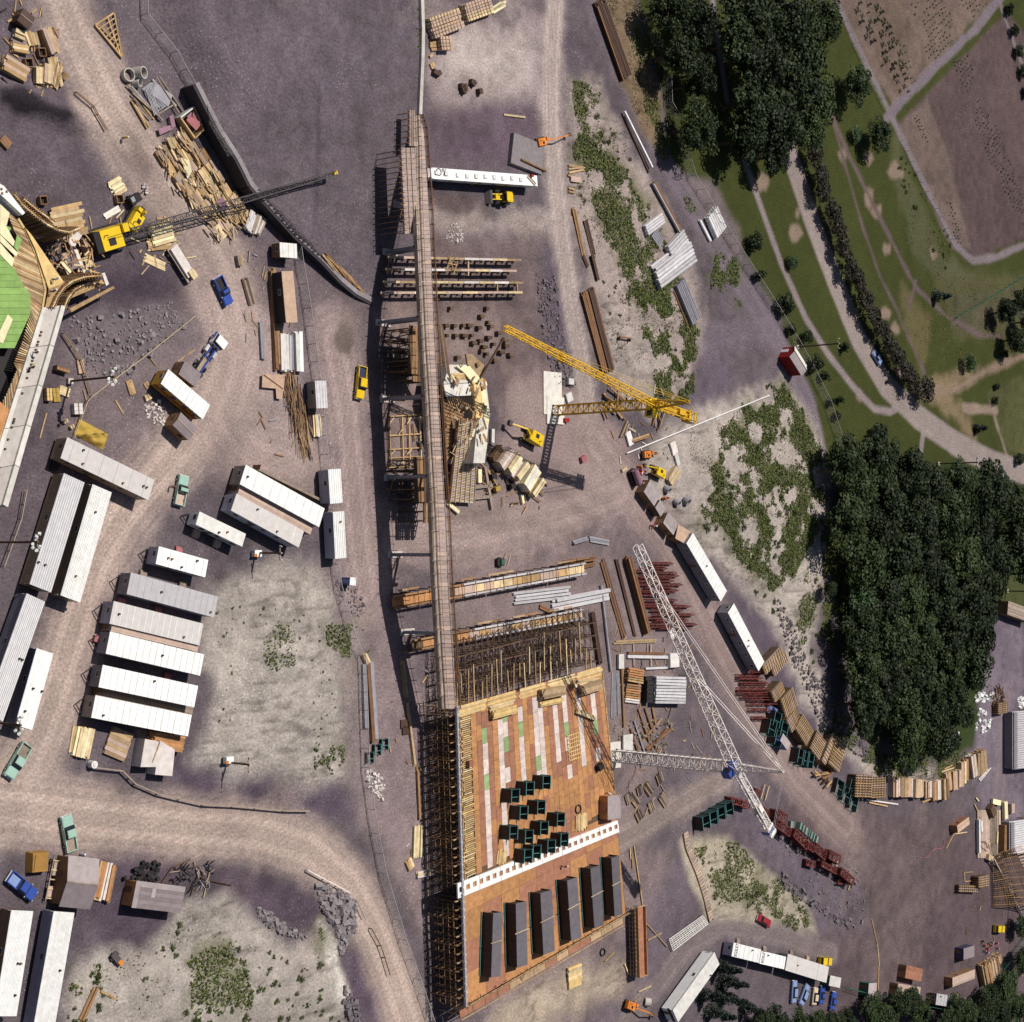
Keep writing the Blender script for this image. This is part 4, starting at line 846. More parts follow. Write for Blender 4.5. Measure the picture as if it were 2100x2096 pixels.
def corrugated(px,z,lb):
    c,a,L,W=rect(px,z);t=thing('corrugated_store',lb,'store',(c.x,c.y,0),a)
    bx('wall','bodygrey',t,(0,0,z/2-.1),(L-.4,W-.4,z-.2));mb=MB();n_=int(L/.3);v=[];f=[]
    for i in range(n_+1):
        x=-L/2+L*i/n_;h=.09*(1 if i % 2 else-1)
        for j in range(9):
            y=-W/2+W*j/8;v.append((x,y,z+h-1.1*(2*y/W)**2+1.1-.6))
    for i in range(n_):
        for j in range(8):f.append((i*9+j,(i+1)*9+j,(i+1)*9+j+1,i*9+j+1))
    mb.add(v,f);mb.build('corrugated_roof','steelpale',t);bx('door','bodybrown',t,(-L/2+.15,0,1.2),(.1,2.4,2.4));return t
corrugated(qs(23,[(1860,1500),(1860,1932),(2120,1932),(2120,1500)]),3.4,'grey corrugated steel store beside the tarred road, upper one')
corrugated(qs(33,[(1838,390),(1838,625),(2100,640),(2100,390)]),3.4,'grey corrugated steel store behind the saw bench platform, lower one')
def lettering(txt,px,z,size,rz,mk,name='lettering',parent_label=None,parent=None,squeeze=1.0):
    cu=bpy.data.curves.new(name,'FONT');cu.body=txt;cu.size=size;cu.extrude=.01;cu.align_x='CENTER';cu.align_y='CENTER';cu.space_character=squeeze
    tmp=bpy.data.objects.new('tmp_text',cu);COL.objects.link(tmp);bpy.context.view_layer.update()
    me_=bpy.data.meshes.new_from_object(tmp.evaluated_get(bpy.context.evaluated_depsgraph_get()));bpy.data.objects.remove(tmp);me_.materials.clear();me_.materials.append(M(mk))
    o=bpy.data.objects.new(name,me_);p=G(px,z);o.location=p;o.rotation_euler=(0,0,rz);COL.objects.link(o)
    if parent is not None:
        o.parent=parent;o.location=parent.matrix_basis.inverted()@ p;o.rotation_euler=(0,0,rz-parent.rotation_euler.z)
    return o
# ---------- vehicles
pickup(q(10,1640,175),q(10,1722,362),'blue','royal blue pickup truck driving down the dusty road past the rebar bundles')
pickup(q(10,1345,1885),q(10,1385,1660),'mint','mint green pickup truck with sandy bed on the road above the caravan',bed='tanwalk')
pickup(q(20,205,1755),q(30,55,88),'mint','mint green pickup truck with brown bed at the road bend',bed='woodgrey')
pickup(q(30,540,645),q(30,492,365),'mint','pale mint pickup truck with littered bed parked by the carpenter shed',bed='woodgrey')
pickup(q(30,62,820),q(30,262,985),'blue','blue pickup truck parked beside the tarpaulin load',bed='lightblue')
pickup(q(11,800,835),q(11,775,1085),'yellow','yellow crew pickup carrying a dark blue load beside the wall shadow',bed='navy',L=5.9)
car((1553,1879),(1581,1897),'carred','dark red car driving along the lower loop road')
car(q(13,795,725),q(13,850,815),'lightblue','light blue car parked under the purple trees on the park road')
PK='cars parked behind the coupled trailers'
car(q(33,190,1785),q(33,200,1615),'lightblue','pale blue saloon parked at the end of the row behind the trailers',group=PK)
car(q(33,245,1800),q(33,300,1645),'lightblue','pale blue car parked askew between the pale blue saloon and the beige one',group=PK)
car(q(33,345,1790),q(33,358,1680),'beige','small rounded beige car in the parked row',beetle=True,group=PK)
car(q(33,398,1795),q(33,412,1655),'blue','mid-blue car parked next to the small beige one',group=PK)
car(q(33,478,1840),q(33,500,1700),'blue','deep blue car parked apart at the end of the row by the trees',group=PK)
def van(pr,pf,col,lb):
    c,a,L=at2(pr,pf,1.2);L=4.6;t=thing('panel_van',lb,'van',(c.x,c.y,0),a)
    mb=MB();frus(mb,.4,1.2,(-L/2,L/2,.98),(-L/2,L/2-.1,.98));mb.build('body',col,t);mb=MB();frus(mb,1.2,1.75,(-L/2+.05,L/2-.12,.96),(-L/2+.2,L/2-.75,.85));mb.build('glass','glass',t)
    bx('roof',col,t,(-1.1,0,1.8),(1.9,1.72,.12));bx('roof',col,t,(.85,0,1.8),(1.5,1.7,.12));bx('ladder_rack','dark',t,(-.1,0,1.88),(.35,1.8,.06));wheels(t,(-1.4,1.4),.88,.68)
    for s in (-1,1):bx('headlight','hatw',t,(L/2+.01,s*.7,.8),(.05,.25,.2))
van(q(33,385,1470),q(33,490,1470),'yellow','yellow van with dark roof bars parked beside the end trailer')
van(q(33,1708,1225),q(33,1792,1225),'yellow','yellow van parked in the yard corner near the drums')
car(q(33,1860,1200),q(33,1940,1205),'lightblue','light blue and white car at the edge of the yard by the leaning pole')
c_,a_,L_=at2(q(10,1500,870),q(10,1650,640),1.0);t=thing('flatbed_truck','white-cab truck with a long bare blue chassis beside the brown hut','truck',(c_.x,c_.y,0),a_);L_=8.2
mb=MB();frus(mb,.6,1.5,(2.0,4.1,1.1),(2.0,4.05,1.1));mb.build('cab','white',t);mb=MB();frus(mb,1.5,2.2,(2.05,4.0,1.08),(2.15,3.5,.98));mb.build('glass','glass',t);bx('cab_roof','white',t,(2.8,0,2.25),(1.5,2.1,.14))
for s in (-1,1):bx('chassis_rail','blue',t,(-1.1,s*.45,.95),(6.2,.2,.3));bx('fender','blue',t,(3.6,s*1.0,1.0),(1.2,.35,.5));bx('fuel_tank','steelpale',t,(.9,s*.95,.75),(1.2,.55,.55))
for x in (-3.9,-2.2,-.4):bx('cross_member','navy',t,(x,0,.95),(.2,1.4,.25))
bx('deck_load','woodgrey',t,(-2.3,.3,1.2),(2.6,.7,.2));wheels(t,(3.1,-2.3,-3.5),1.0,1.0,tw=.32)
# ---------- retaining wall
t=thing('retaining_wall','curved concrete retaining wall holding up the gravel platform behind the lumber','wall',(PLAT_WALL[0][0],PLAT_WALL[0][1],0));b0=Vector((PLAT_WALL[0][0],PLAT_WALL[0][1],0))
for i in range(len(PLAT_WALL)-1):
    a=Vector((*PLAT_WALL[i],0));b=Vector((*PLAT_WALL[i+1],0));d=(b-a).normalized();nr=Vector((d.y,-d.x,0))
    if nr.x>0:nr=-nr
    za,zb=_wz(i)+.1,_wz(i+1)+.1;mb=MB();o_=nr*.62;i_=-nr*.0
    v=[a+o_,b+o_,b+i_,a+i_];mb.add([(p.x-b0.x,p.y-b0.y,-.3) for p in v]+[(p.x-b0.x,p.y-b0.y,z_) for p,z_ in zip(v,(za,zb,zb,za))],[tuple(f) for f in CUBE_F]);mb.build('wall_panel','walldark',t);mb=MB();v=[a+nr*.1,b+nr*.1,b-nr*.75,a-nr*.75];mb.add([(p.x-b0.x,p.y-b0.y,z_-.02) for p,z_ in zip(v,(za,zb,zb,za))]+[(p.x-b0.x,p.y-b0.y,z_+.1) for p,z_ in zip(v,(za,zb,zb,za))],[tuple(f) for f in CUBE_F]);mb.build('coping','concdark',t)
# ---------- elevated plank walkway
WK=[(852,861,236,.6),(853,869,262,1.6),(854,872,300,2.9),(855,876,365,5.2),(857,880,430,7.2),(859,883,490,9.2),(862,886,560,11.2),(866,890,640,12.2),(870,894,720,12.2),(875,899,800,12.2),(879,904,880,12.2),(884,909,970,12.2),(889,915,1060,12.2),(892,919,1150,12.2),(896,923,1230,11.2),(901,929,1320,9.9),(906,933,1400,8.6),(909,937,1454,7.95)]
wt=thing('elevated_walkway','long elevated plank walkway on steel columns crossing the whole works','walkway',(0,0,0))
def quadbox(mb,a,b,c,d,th):
    """slab with top corners a b c d and thickness th"""
    v=[Vector(p) for p in (a,b,c,d)];dn=Vector((0,0,-th));mb.add([p+dn for p in v]+v,CUBE_F);return mb
prev=None
for i in range(len(WK)-1):
    xl,xr,y,z=WK[i];xl2,xr2,y2,z2=WK[i+1]
    ns=max(1,int((y2-y)/8.5))
    for k in range(ns):
        f0,f1=k/ns,(k+1)/ns-.012;L0=[xl+(xl2-xl)*f for f in (f0,f1)];R0=[xr+(xr2-xr)*f for f in (f0,f1)];Y0=[y+(y2-y)*f for f in (f0,f1)];Z0=[z+(z2-z)*f for f in (f0,f1)]
        pl=[G((L0[j]+5,Y0[j]),Z0[j]) for j in (0,1)];pr=[G((R0[j],Y0[j]),Z0[j]) for j in (0,1)]
        mb=MB();quadbox(mb,pl[0],pr[0],pr[1],pl[1],.18) if False else quadbox(mb,pl[1],pr[1],pr[0],pl[0],.18);mb.build('deck_section','plank' if (i*3+k)% 4 else 'tanwalk',wt)
        if k % 3==0 and y2<1460:
            f1=min(1,(k+3)/ns);L0[1],Y0[1],Z0[1]=xl+(xl2-xl)*f1,y+(y2-y)*f1,z+(z2-z)*f1
            e0=[G((L0[j]-3.5,Y0[j]),Z0[j]-.25) for j in (0,1)];e1=[G((L0[j]+3.2,Y0[j]),Z0[j]-.25) for j in (0,1)]
            mb=MB();quadbox(mb,e0[1],e1[1],e1[0],e0[0],.9);mb.build('edge_girder','woodgrey',wt)
    for side,off in (('l',1.5),('r',-.5),('r',5.5)):
        pa=G(((xl if side=='l' else xr)+off,y),z);pb=G(((xl2 if side=='l' else xr2)+off,y2),z2);rz_=1.1 if off<5 else .2
        mb=MB();mb.bar(pa+Vector((0,0,rz_)),pb+Vector((0,0,rz_)),.07);mb.bar(pa+Vector((0,0,rz_*.5)),pb+Vector((0,0,rz_*.5)),.07)
        npst=max(2,int((pb-pa).length/2.2))
        for j in range(npst):
            p=pa.lerp(pb,j/npst);mb.bar(p+Vector((0,0,-.1)),p+Vector((0,0,rz_+.05)),.09);mb.bar(p+Vector((-.8 if side=='l' else 0,0,-.05)),p+Vector((0 if side=='l' else .9,0,-.05)),.1)
        mb.build('handrail','rust' if side=='r' else 'woodgrey',wt)
def wk_at(y):
    for i in range(len(WK)-1):
        if WK[i][2]<=y<=WK[i+1][2]:
            f=(y-WK[i][2])/(WK[i+1][2]-WK[i][2]);return [WK[i][j]+(WK[i+1][j]-WK[i][j])*f for j in range(4)]
    return WK[-1]
for y in (410,505,650,811,976,1138,1300):
    xl,xr,_,z=wk_at(y);top=G((xl+4,y),z-.3);g=hz(top.x,top.y)
    for dx in (.2,2.4):
        c=part('column','cyl','steel',wt,(top.x+dx,top.y,(top.z+g-.4)/2),(top.z-g-.2,.62,.62),(0,R(90),0))
    bx('cap_beam','steeldark',wt,(top.x+1.3,top.y,top.z-.75),(4.6,.5,.5));mb=MB();mb.bar((top.x+.2,top.y,g+2),(top.x+.2,top.y-3.5,g+.2),.16);mb.build('brace','woodbrown',wt)
    bx('footing','concrete',wt,(top.x+1.3,top.y,g+.1),(3.6,1.2,.3))
kb=thing('kerb_wall','narrow pale kerb wall running up to the start of the walkway','kerb',(0,0,0))
for (x0,y0,x1,y1) in ((858,-30,861,60),(861,60,860,120),(860,120,857,190),(857,190,855,238)):
    a,b=G((x0+3,y0)),G((x1+3,y1));mb=MB();mb.bar(a+Vector((0,0,.25)),b+Vector((0,0,.25)),.8,.7);mb.build('kerb_stone','concrete',kb)
t=thing('hung_formwork','ribbed timber formwork hung along the head of the walkway','formwork',(0,0,0));pz=5.0
for (x0,x1,y0,y1,z_) in ((823,850,303,480,6.6),(840,850,226,300,3.2)):
    n_=int((y1-y0)/11)
    for k in range(n_):
        ya,yb=y0+(y1-y0)*k/n_,y0+(y1-y0)*(k+.93)/n_;sh=(k/n_)*8 if x0<830 else 0
        mb=MB();quadbox(mb,G((x0+sh,yb),z_),G((x1+sh*1.4,yb),z_),G((x1+sh*1.4,ya),z_),G((x0+sh,ya),z_),.5);mb.build('form_panel','plank',t)
        a=G((x0+sh,(ya+yb)/2),z_);mb=MB();mb.bar(a+Vector((-.7,0,-.2)),a+Vector((.6,0,-.2)),.12);mb.bar(a+Vector((-.5,0,-.2)),a+Vector((-.5,0,1.0)),.08);mb.bar(a+Vector((-.2,0,-.3)),Vector((a.x-.4,a.y,hz(a.x,a.y))),.12);mb.build('bracket','woodbrown',t)
    for xo in (.35,.7):
        a=G((x0+(x1-x0)*xo,y0),z_);b=G((x0+(x1-x0)*xo+(8 if x0<830 else 0),y1),z_);seg('waler','woodgrey',t,a+Vector((0,0,.1)),b+Vector((0,0,.1)),.15,.15)
# ---------- big plywood deck on falsework
ZD=7.8
A_,B_,E_,F_=(G(p,ZD) for p in ((933,1450),(1235,1365),(1286,1871),(952,2064)))
def DK(u,v,z=0.0):
    p=A_*(1-u)*(1-v)+B_*u*(1-v)+E_*u*v+F_*(1-u)*v;return Vector((p.x,p.y,ZD+z))
UW=(B_-A_).length;VL=(F_-A_).length
dk=thing('plywood_deck','wide plywood formwork deck with patchy brown, white and green sheets on falsework','deck',(0,0,0))
mb=MB();quadbox(mb,DK(.09,.995,-.12),DK(.995,.995,-.12),DK(.995,.005,-.12),DK(.09,.005,-.12),.5);mb.build('subfloor_and_gap_shade','wooddark',dk)
NU,NV=27,11;VB=.59
for i in range(NU):
    u0=.095+.9*i/NU;u1=.095+.9*(i+1)/NU-.0012;off=rng.uniform(0,1);cur=None
    wh=i in (2,5,6,9,12,13,16,18,21,24);gcol='plybrown' if i % 2 else 'ply'
    for j in range(NV):
        f0,f1=(j+off-.5)/NV,(j+1+off-.5)/NV;f0,f1=max(0,f0),min(1,f1)
        if f1-f0<.02:continue
        if i>5 and f0>.6:mk_='ply' if rng.random()<.92 else 'plybrown'
        elif wh and f0>.06:mk_=rng.choices(('plywhite','plygreen','plybrown'),(.8,.12,.08))[0]
        else:mk_=gcol if rng.random()<.82 else rng.choice(('plybrown','ply','plybrown'))
        z_=rng.uniform(0,.035);mb=MB();quadbox(mb,DK(u0,f1*VB-.001,z_),DK(u1,f1*VB-.001,z_),DK(u1,f0*VB,z_),DK(u0,f0*VB,z_),.09);mb.build('plywood_sheet',mk_,dk)
for i in range(9):
    for j in range(4):
        u0,u1=.02+.97*i/9,.02+.97*(i+1)/9-.001;v0,v1=VB+(1-VB)*j/4,VB+(1-VB)*(j+1)/4-.001;z_=rng.uniform(0,.03);mb=MB();quadbox(mb,DK(u0,v1,z_),DK(u1,v1,z_),DK(u1,v0,z_),DK(u0,v0,z_),.09);mb.build('floor_panel',rng.choice(('ply','ply','plybrown')),dk)
nj=84
for k in range(nj):
    v=.004+(VB-.01)*k/nj;u0=rng.uniform(.022,.045);u1=rng.uniform(.085,.098);a,b=DK(u0,v,-.08),DK(u1,v,-.08);seg('joist',rng.choice(('plyyel','wood','wood','woodpale')),dk,a,b,.2,.22)
for k in range(4):
    u=.012+.011*k;a,b=DK(u,.0,-.35),DK(u,VB,-.35);seg('bearer','woodpale' if k % 2 else 'wood',dk,a,b,.2,.25)
for k in range(7):
    v=.003+.0052*k;n_=5
    for s in range(n_):
        a,b=DK(s/n_+rng.uniform(0,.02),v,.06),DK((s+1)/n_-rng.uniform(0,.02),v,.06);seg('edge_plank',rng.choice(('plyyel','woodpale','wood')),dk,a,b,.26,.1)
for k in range(18):
    v=.03+.5*k/18;a,b=DK(.995,v,.0),DK(.995,v+.024,.0);seg('edge_plank','wood',dk,a,b,.3,.3)
a,b=DK(.004,.0,.25),DK(.004,1,.25);seg('edge_rail','steel',dk,a,b,.5,.5)
for k in range(40):
    p=DK(.004,k/40,.5);bx('rail_post','offwhite',dk,(p.x-.3,p.y,p.z+.1),(.25,.25,.5))
def scaf(a,b,h,mk,lb,grp,nlev=4,rows=3,depth=(0,0),bear=None):
    """one bay of falsework: a to b is its run on the ground"""
    t_=thing('scaffold_bay',lb,'scaffold',(a.x,a.y,0),0,grp);d=Vector((b.x-a.x,b.y-a.y,0));pp=Vector((depth[0],depth[1],0));mb=MB()
    for r_ in range(rows):
        e=pp*(r_/max(1,rows-1));p0,p1=e,e+d
        mb.strut(p0,p0+Vector((0,0,h)),.075)
        for lv in range(1,nlev+1):
            z_=h*lv/(nlev+.3);mb.strut(p0+Vector((0,0,z_)),p1+Vector((0,0,z_)),.055)
            if r_<rows-1:e2=pp*((r_+1)/max(1,rows-1));mb.strut(e+Vector((0,0,z_)),e2+Vector((0,0,z_)),.055)
        mb.strut(p0,p1+Vector((0,0,h*.5)),.045);mb.strut(p1+Vector((0,0,h*.5)),p0+Vector((0,0,h)),.045)
    mb.build('scaffold_frame',mk,t_)
    mb=MB();mb.bar(Vector((0,0,h+.05)),pp+Vector((0,0,h+.05)),.2);mb.build('head_beam',bear or rng.choice(('wooddark','woodbrown','wooddirty')),t_)
    for e in (Vector((0,0,.08)),pp+Vector((0,0,.08))):bx('base_plate','woodgrey',t_,e,(.5,.5,.15))
    return t_
NB=34
for k in range(NB):
    v0,v1=k/NB,(k+1)/NB;a,b=DK(.0,v0),DK(.0,v1);u_=(B_-A_).normalized()
    if abs((v0+v1)/2-.635)<.02:continue
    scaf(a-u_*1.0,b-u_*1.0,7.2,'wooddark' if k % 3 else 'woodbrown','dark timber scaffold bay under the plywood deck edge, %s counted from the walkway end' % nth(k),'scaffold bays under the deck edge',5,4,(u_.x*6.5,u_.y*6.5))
u_=(B_-A_).normalized();v_=(A_-F_).normalized()
for i in range(13):
    for j in range(4):
        a=A_+u_*(1.5+UW*.97*i/13)+v_*(.8+j*2.6);b=a+v_*2.6
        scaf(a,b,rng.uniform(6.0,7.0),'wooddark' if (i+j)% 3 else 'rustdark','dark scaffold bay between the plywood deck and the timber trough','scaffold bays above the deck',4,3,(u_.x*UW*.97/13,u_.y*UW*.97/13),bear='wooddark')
for i in range(26):
    u=.03+.94*i/26+rng.uniform(-.01,.01);L=rng.uniform(2.5,8);s0=rng.choice((0,0,2.5));a=DK(u,0,-.5)+v_*(s0-.4);bmt=a+v_*L+Vector((0,0,rng.uniform(-.3,.3)))
    o=seg('loose_bearer',rng.choice(('woodpale','wood','wooddirty')),None,a,bmt,.2,.22);tag(o,'pale timber bearer laid out over the scaffold above the deck','timber','bearers over the scaffold')
wp=thing('slotted_panel','long white panel with a row of square openings lying across the plywood deck','panel',(0,0,0))
a0,a1=G((938.5,1812),ZD+.3),G((1267,1682),ZD+.3);b0,b1=G((939.5,1843),ZD+.3),G((1271,1706),ZD+.3);nh=26
def WP(u,w_,z=0):return a0.lerp(a1,u).lerp(b0.lerp(b1,u),w_)+Vector((0,0,z))
for k in range(8):
    u0,u1=k/8,(k+1)/8-.002
    for (w0,w1,nm) in ((0,.3,'top_strip'),(.66,1,'bottom_strip')):
        mb=MB();quadbox(mb,WP(u0,w1),WP(u1,w1),WP(u1,w0),WP(u0,w0),.3);mb.build(nm,'white',wp)
for k in range(nh+1):
    u0,u1=(k-.22)/nh,(k+.22)/nh;u0,u1=max(0,u0),min(1,u1);mb=MB();quadbox(mb,WP(u0,.661),WP(u1,.661),WP(u1,.299),WP(u0,.299),.3);mb.build('web','white',wp)
o3=(900,1700);k3=440/1094
ORD=('first','second','third','fourth','fifth','sixth')
for i,pts in enumerate(([(262,432),(312,428),(327,745),(280,757)],[(385,385),(435,370),(462,690),(405,705)],[(512,330),(568,312),(598,618),(538,640)],[(650,265),(700,248),(730,550),(678,572)],[(768,202),(815,188),(847,485),(797,508)],[(875,150),(910,138),(945,430),(900,447)])):
    zt=ZD+2.6;c,a,W,L=rect([V(o3,k3,*p) for p in pts],zt);t=thing('steel_form_tub','long grey steel form tub on the deck, %s counted from the deck edge rail' % ORD[i],'steel form',(c.x,c.y,ZD+.04),a,'steel form tubs')
    bx('top_plate','tubgrey',t,(0,0,2.56),(W,L,.08));
    for s in (-1,1):
        bx('side_plate','tubside_shaded',t,(s*(W/2-.06),0,1.26),(.1,L-.1,2.5));bx('teal_edge','formteal',t,(-W/2-.45,0,.12),(.12,L,.2)) if s<0 else None  # sides darker than the top plate: their shade is painted into the colour
        bx('end_plate','tubside_shaded',t,(0,s*(L/2-.35),1.2),(W-.24,.1,2.3))
        for q_ in range(4):bx('stiffener','steeldark',t,(s*(W/2+.02),-L/2+L*(q_+.5)/4,1.26),(.1,.12,2.4))
    bx('spreader','woodpale',t,(0,L*.05,2.66),(W*1.3,.12,.1),rz=.1)
o4=(880,1380);k4=400/1092
def formbox(p,z,lb,grp=None,a=0.0,s=1.0,L=2.5,W=2.2,H=2.5):
    t=thing('green_form_box',lb,'form box',(p.x,p.y,z),a,grp)
    for x in (-W/2,W/2):bx('side_panel','formbrown' if x<0 else 'formgreen',t,(x,0,H/2),(.1,L,H));bx('rim','formteal',t,(x,0,H+.03),(.14,L+.1,.08))
    bx('end_panel','formgreen',t,(0,L/2-.1,H/2),(W-.14,.1,H-.1));bx('cross_bar','formteal',t,(0,-L*.1,H*.9),(W,.1,.1));bx('cross_bar','formteal',t,(0,-L/2+.12,H*.2),(W,.1,.1))
    for y in (-L/2,L/2):
        for x in (-W/2,W/2):bx('corner_post','formteal',t,(x,y,H/2),(.13,.13,H))
    return t
for i,(x,y) in enumerate([(440,672),(522,632),(615,597),(487,767),(585,737),(695,805),(430,877),(602,852),(517,900),(715,918),(642,955),(560,985),(512,1008)]):
    p=G(V(o4,k4,x-14,y+10),ZD);formbox(p,ZD+.05,'open dark green steel form box standing on the plywood deck','form boxes on the deck',R(-4))
for i,(x,y) in enumerate([(1405,395),(1460,365),(1520,330),(1580,295)]):
    p=G(q(32,x-8,y+20));formbox(p,0,'open dark green form box in the slanting row beside the yard road','form boxes by the yard road',R(8),L=3.0,W=2.6)
def deckbox(px4,z,mk,lb,name,cat,side='plybrown',boards=0):
    c,a,L,W=rect(px4,z);t=thing(name,lb,cat,(c.x,c.y,ZD+.04),a);h=z-ZD-.04
    bx('wall',side,t,(0,0,h/2-.03),(L-.1,W-.1,h-.06));bx('lid',mk,t,(0,0,h-.02),(L,W,.08));bx('door','plybrown',t,(-L/2,0,h*.45),(.06,W*.5,h*.75));return t
deckbox([V(o4,k4,*p) for p in ((1000,690),(1060,683),(1085,808),(1000,825))],ZD+2.2,'shedroof2','plywood tool hut with grey lid at the deck corner by the white panel','tool_hut','hut','ply')
def bundle(a,b,wdt,n_,mk,lb,name='timber_bundle',cat='timber',grp=None,th=.16,layers=2,base=0.0,gap=.02,jit=.25,kinds=None,kind='box',part_name='plank'):
    """a pile of n_ parallel pieces in each of several layers, from a to b (world points of the centre line at its foot)"""
    a,b=Vector(a),Vector(b);d=b-a;L=d.length;an=math.atan2(d.y,d.x);c=(a+b)/2
    t_=thing(name,lb,cat,(c.x,c.y,a.z+base),an,grp);pw=wdt/n_
    for ly in range(layers):
        for k in range(n_):
            if ly==layers-1 and layers>1 and rng.random()<.08:continue
            l_=L*(1-rng.uniform(0,jit)*.5);x=rng.uniform(-1,1)*(L-l_)/2
            part(part_name,kind,rng.choice(kinds) if kinds else mk,t_,(x,-wdt/2+pw*(k+.5),th*(ly+.5)),(l_,pw-gap,th*.96),(0,0,rng.uniform(-.012,.012)))
    return t_
for (x0,y0,x1,y1,w_,n_,mk_,lb,ly) in ((330,205,465,165,1.2,4,'woodpale','narrow pale timber bundle on the deck next to the round-fronted one',2),(335,235,468,200,1.6,5,'plyyel','big pale timber bundle with dark end on the deck near the yellow edge',5),(605,120,740,95,1.8,5,'wooddirty','weathered brown timber bundle with a black end on the deck',6),(612,178,740,150,1.0,3,'plyyel','slim yellow timber bundle on the deck below the weathered one',3),(825,100,945,60,1.9,5,'wooddirty','weathered timber bundle at the top corner of the deck',6),(822,55,950,38,1.0,4,'woodpale','loose pale planks at the very top corner of the deck',2),(815,212,928,258,.9,2,'woodpale','pale double beam lying aslant on the deck',3)):
    bundle(G(V(o4,k4,x0,y0),ZD+.05),G(V(o4,k4,x1,y1),ZD+.05),w_,n_,mk_,lb,layers=ly,th=.24)
bundle(G(V(o4,k4,850,885),ZD+.05),G(V(o4,k4,850,785),ZD+.05),3.6,14,'wood','heap of pale sticks on the deck beside the rubber hose coil',layers=2,th=.12,jit=.6,kinds=('woodpale','wood','plyyel'))
bundle(G(V(o4,k4,400,1075),ZD+.05),G(V(o4,k4,410,985),ZD+.05),2.6,10,'wood','heap of pale sticks on the deck near the small orange-edged crate',layers=1,th=.12,jit=.6,kinds=('woodpale','wood','plyyel'))
g_=thing('timber_grid','square pale timber grid lying on the deck in the crane shadow','timber grid',G(V(o4,k4,808,412),ZD+.05),R(-82))
for k in range(7):bx('batten','plyyel',g_,(-2.4+.8*k,0,.16),(.16,3.4,.16));
for k in range(6):bx('batten','plyyel',g_,(0,-1.6+.64*k,.05),(5.4,.16,.1))
mb=MB();n_=20
for i in range(n_):
    for j in range(6):
        a0_,b_=6.283*i/n_,6.283*j/6;mb.v.append(((.8+.13*math.cos(b_))*math.cos(a0_),(.8+.13*math.cos(b_))*math.sin(a0_),.13+.13*math.sin(b_)))
for i in range(n_):
    for j in range(6):mb.f.append((i*6+j,((i+1)% n_)*6+j,((i+1)% n_)*6+(j+1)% 6,i*6+(j+1)% 6))
o=mb.build('hose_coil','dark',None,G(V(o4,k4,833,762),ZD+.05),smooth=True);tag(o,'black rubber hose coil lying on the orange deck','hose coil')
bx_=bx('crate','plybrown',None,G(V(o4,k4,228,508),ZD+.5),(1.1,1.1,.9));tag(bx_,'dark brown crate on the deck near the joists','crate')
bx_=bx('crate','dark',None,G(V(o4,k4,955,525),ZD+.6),(1.4,1.2,1.1),rz=.5);tag(bx_,'black skip crate on the deck under the crane shadow','crate')
for (x,y,c1,c2,lb) in ((740,1082,'fabric','navy','worker in brown bending over the tools beside the white panel'),(985,672,'hatw','fabric','worker in white standing by the tool hut on the deck')):
    person(V(o4,k4,x,y),lb,c1,c2,z=ZD+.05,face=rng.uniform(0,6),bend=.4)
ct=thing('edge_catwalk','plank catwalk hung below the lower edge of the deck with leaning props','catwalk',(0,0,0));vd=(F_-A_).normalized()
for k in range(14):
    a,b=DK(k/14,1,-1.2)+vd*1.6,DK((k+.97)/14,1,-1.2)+vd*1.6;seg('catwalk_board',rng.choice(('plybrown','wooddirty')),ct,a,b,1.6,.12)
    seg('catwalk_rail','wood',ct,a+vd*1.0+Vector((0,0,.5)),b+vd*1.0+Vector((0,0,.5)),.14,.14)
for k in range(46):
    u=rng.random();a=DK(u,1,rng.uniform(.2,1.0))-vd*rng.uniform(.0,.8);b=DK(min(1,max(0,u+rng.uniform(-.02,.03))),1,-rng.uniform(2,5))+vd*rng.uniform(1.5,3.6);seg('prop',rng.choice(('wood','woodpale','wooddirty')),ct,a,b,.11,.11)
for k in range(26):
    p=DK((k+.5)/26,1,0);mb=MB();mb.bar(p+Vector((0,0,.9)),p+Vector((0,0,-ZD)),.12);mb.bar(p+vd*2.2+Vector((0,0,-1.3)),p+vd*2.2+Vector((0,0,-ZD)),.12);mb.bar(p+vd*2.2+Vector((0,0,-1.3)),p+Vector((0,0,-ZD*.6)),.1);mb.build('stanchion','woodbrown',ct)
for k in range(2):a,b=DK(0,1,.5+.4*k),DK(1,1,.5+.4*k);seg('guard_rail','wooddirty',ct,a,b,.1,.12)
pts=qs(32,[(938,1072),(985,1060),(1048,1562),(980,1588)]);zt=3.0;c,a,W,L=rect(pts,zt);t=thing('plywood_trough','tall narrow plywood trough on timber studs beside the lower deck corner','trough',(c.x,c.y,0),a)
bx('floor','plybrown',t,(0,0,zt-.7),(W,L,.1));
for s in (-1,1):bx('side_board','ply',t,(s*W/2,0,zt-.35),(.12,L,.7));bx('end_board','wood',t,(0,s*L/2,zt-.35),(W,.12,.7))
for k in range(16):
    y=-L/2+L*(k+.5)/16
    for s in (-1,1):bx('stud','woodbrown',t,(s*(W/2+.12),y,zt/2),(.14,.14,zt))
for z_ in (.8,1.6,2.3):bx('waler','wood',t,(-W/2-.25,0,z_),(.12,L,.14))
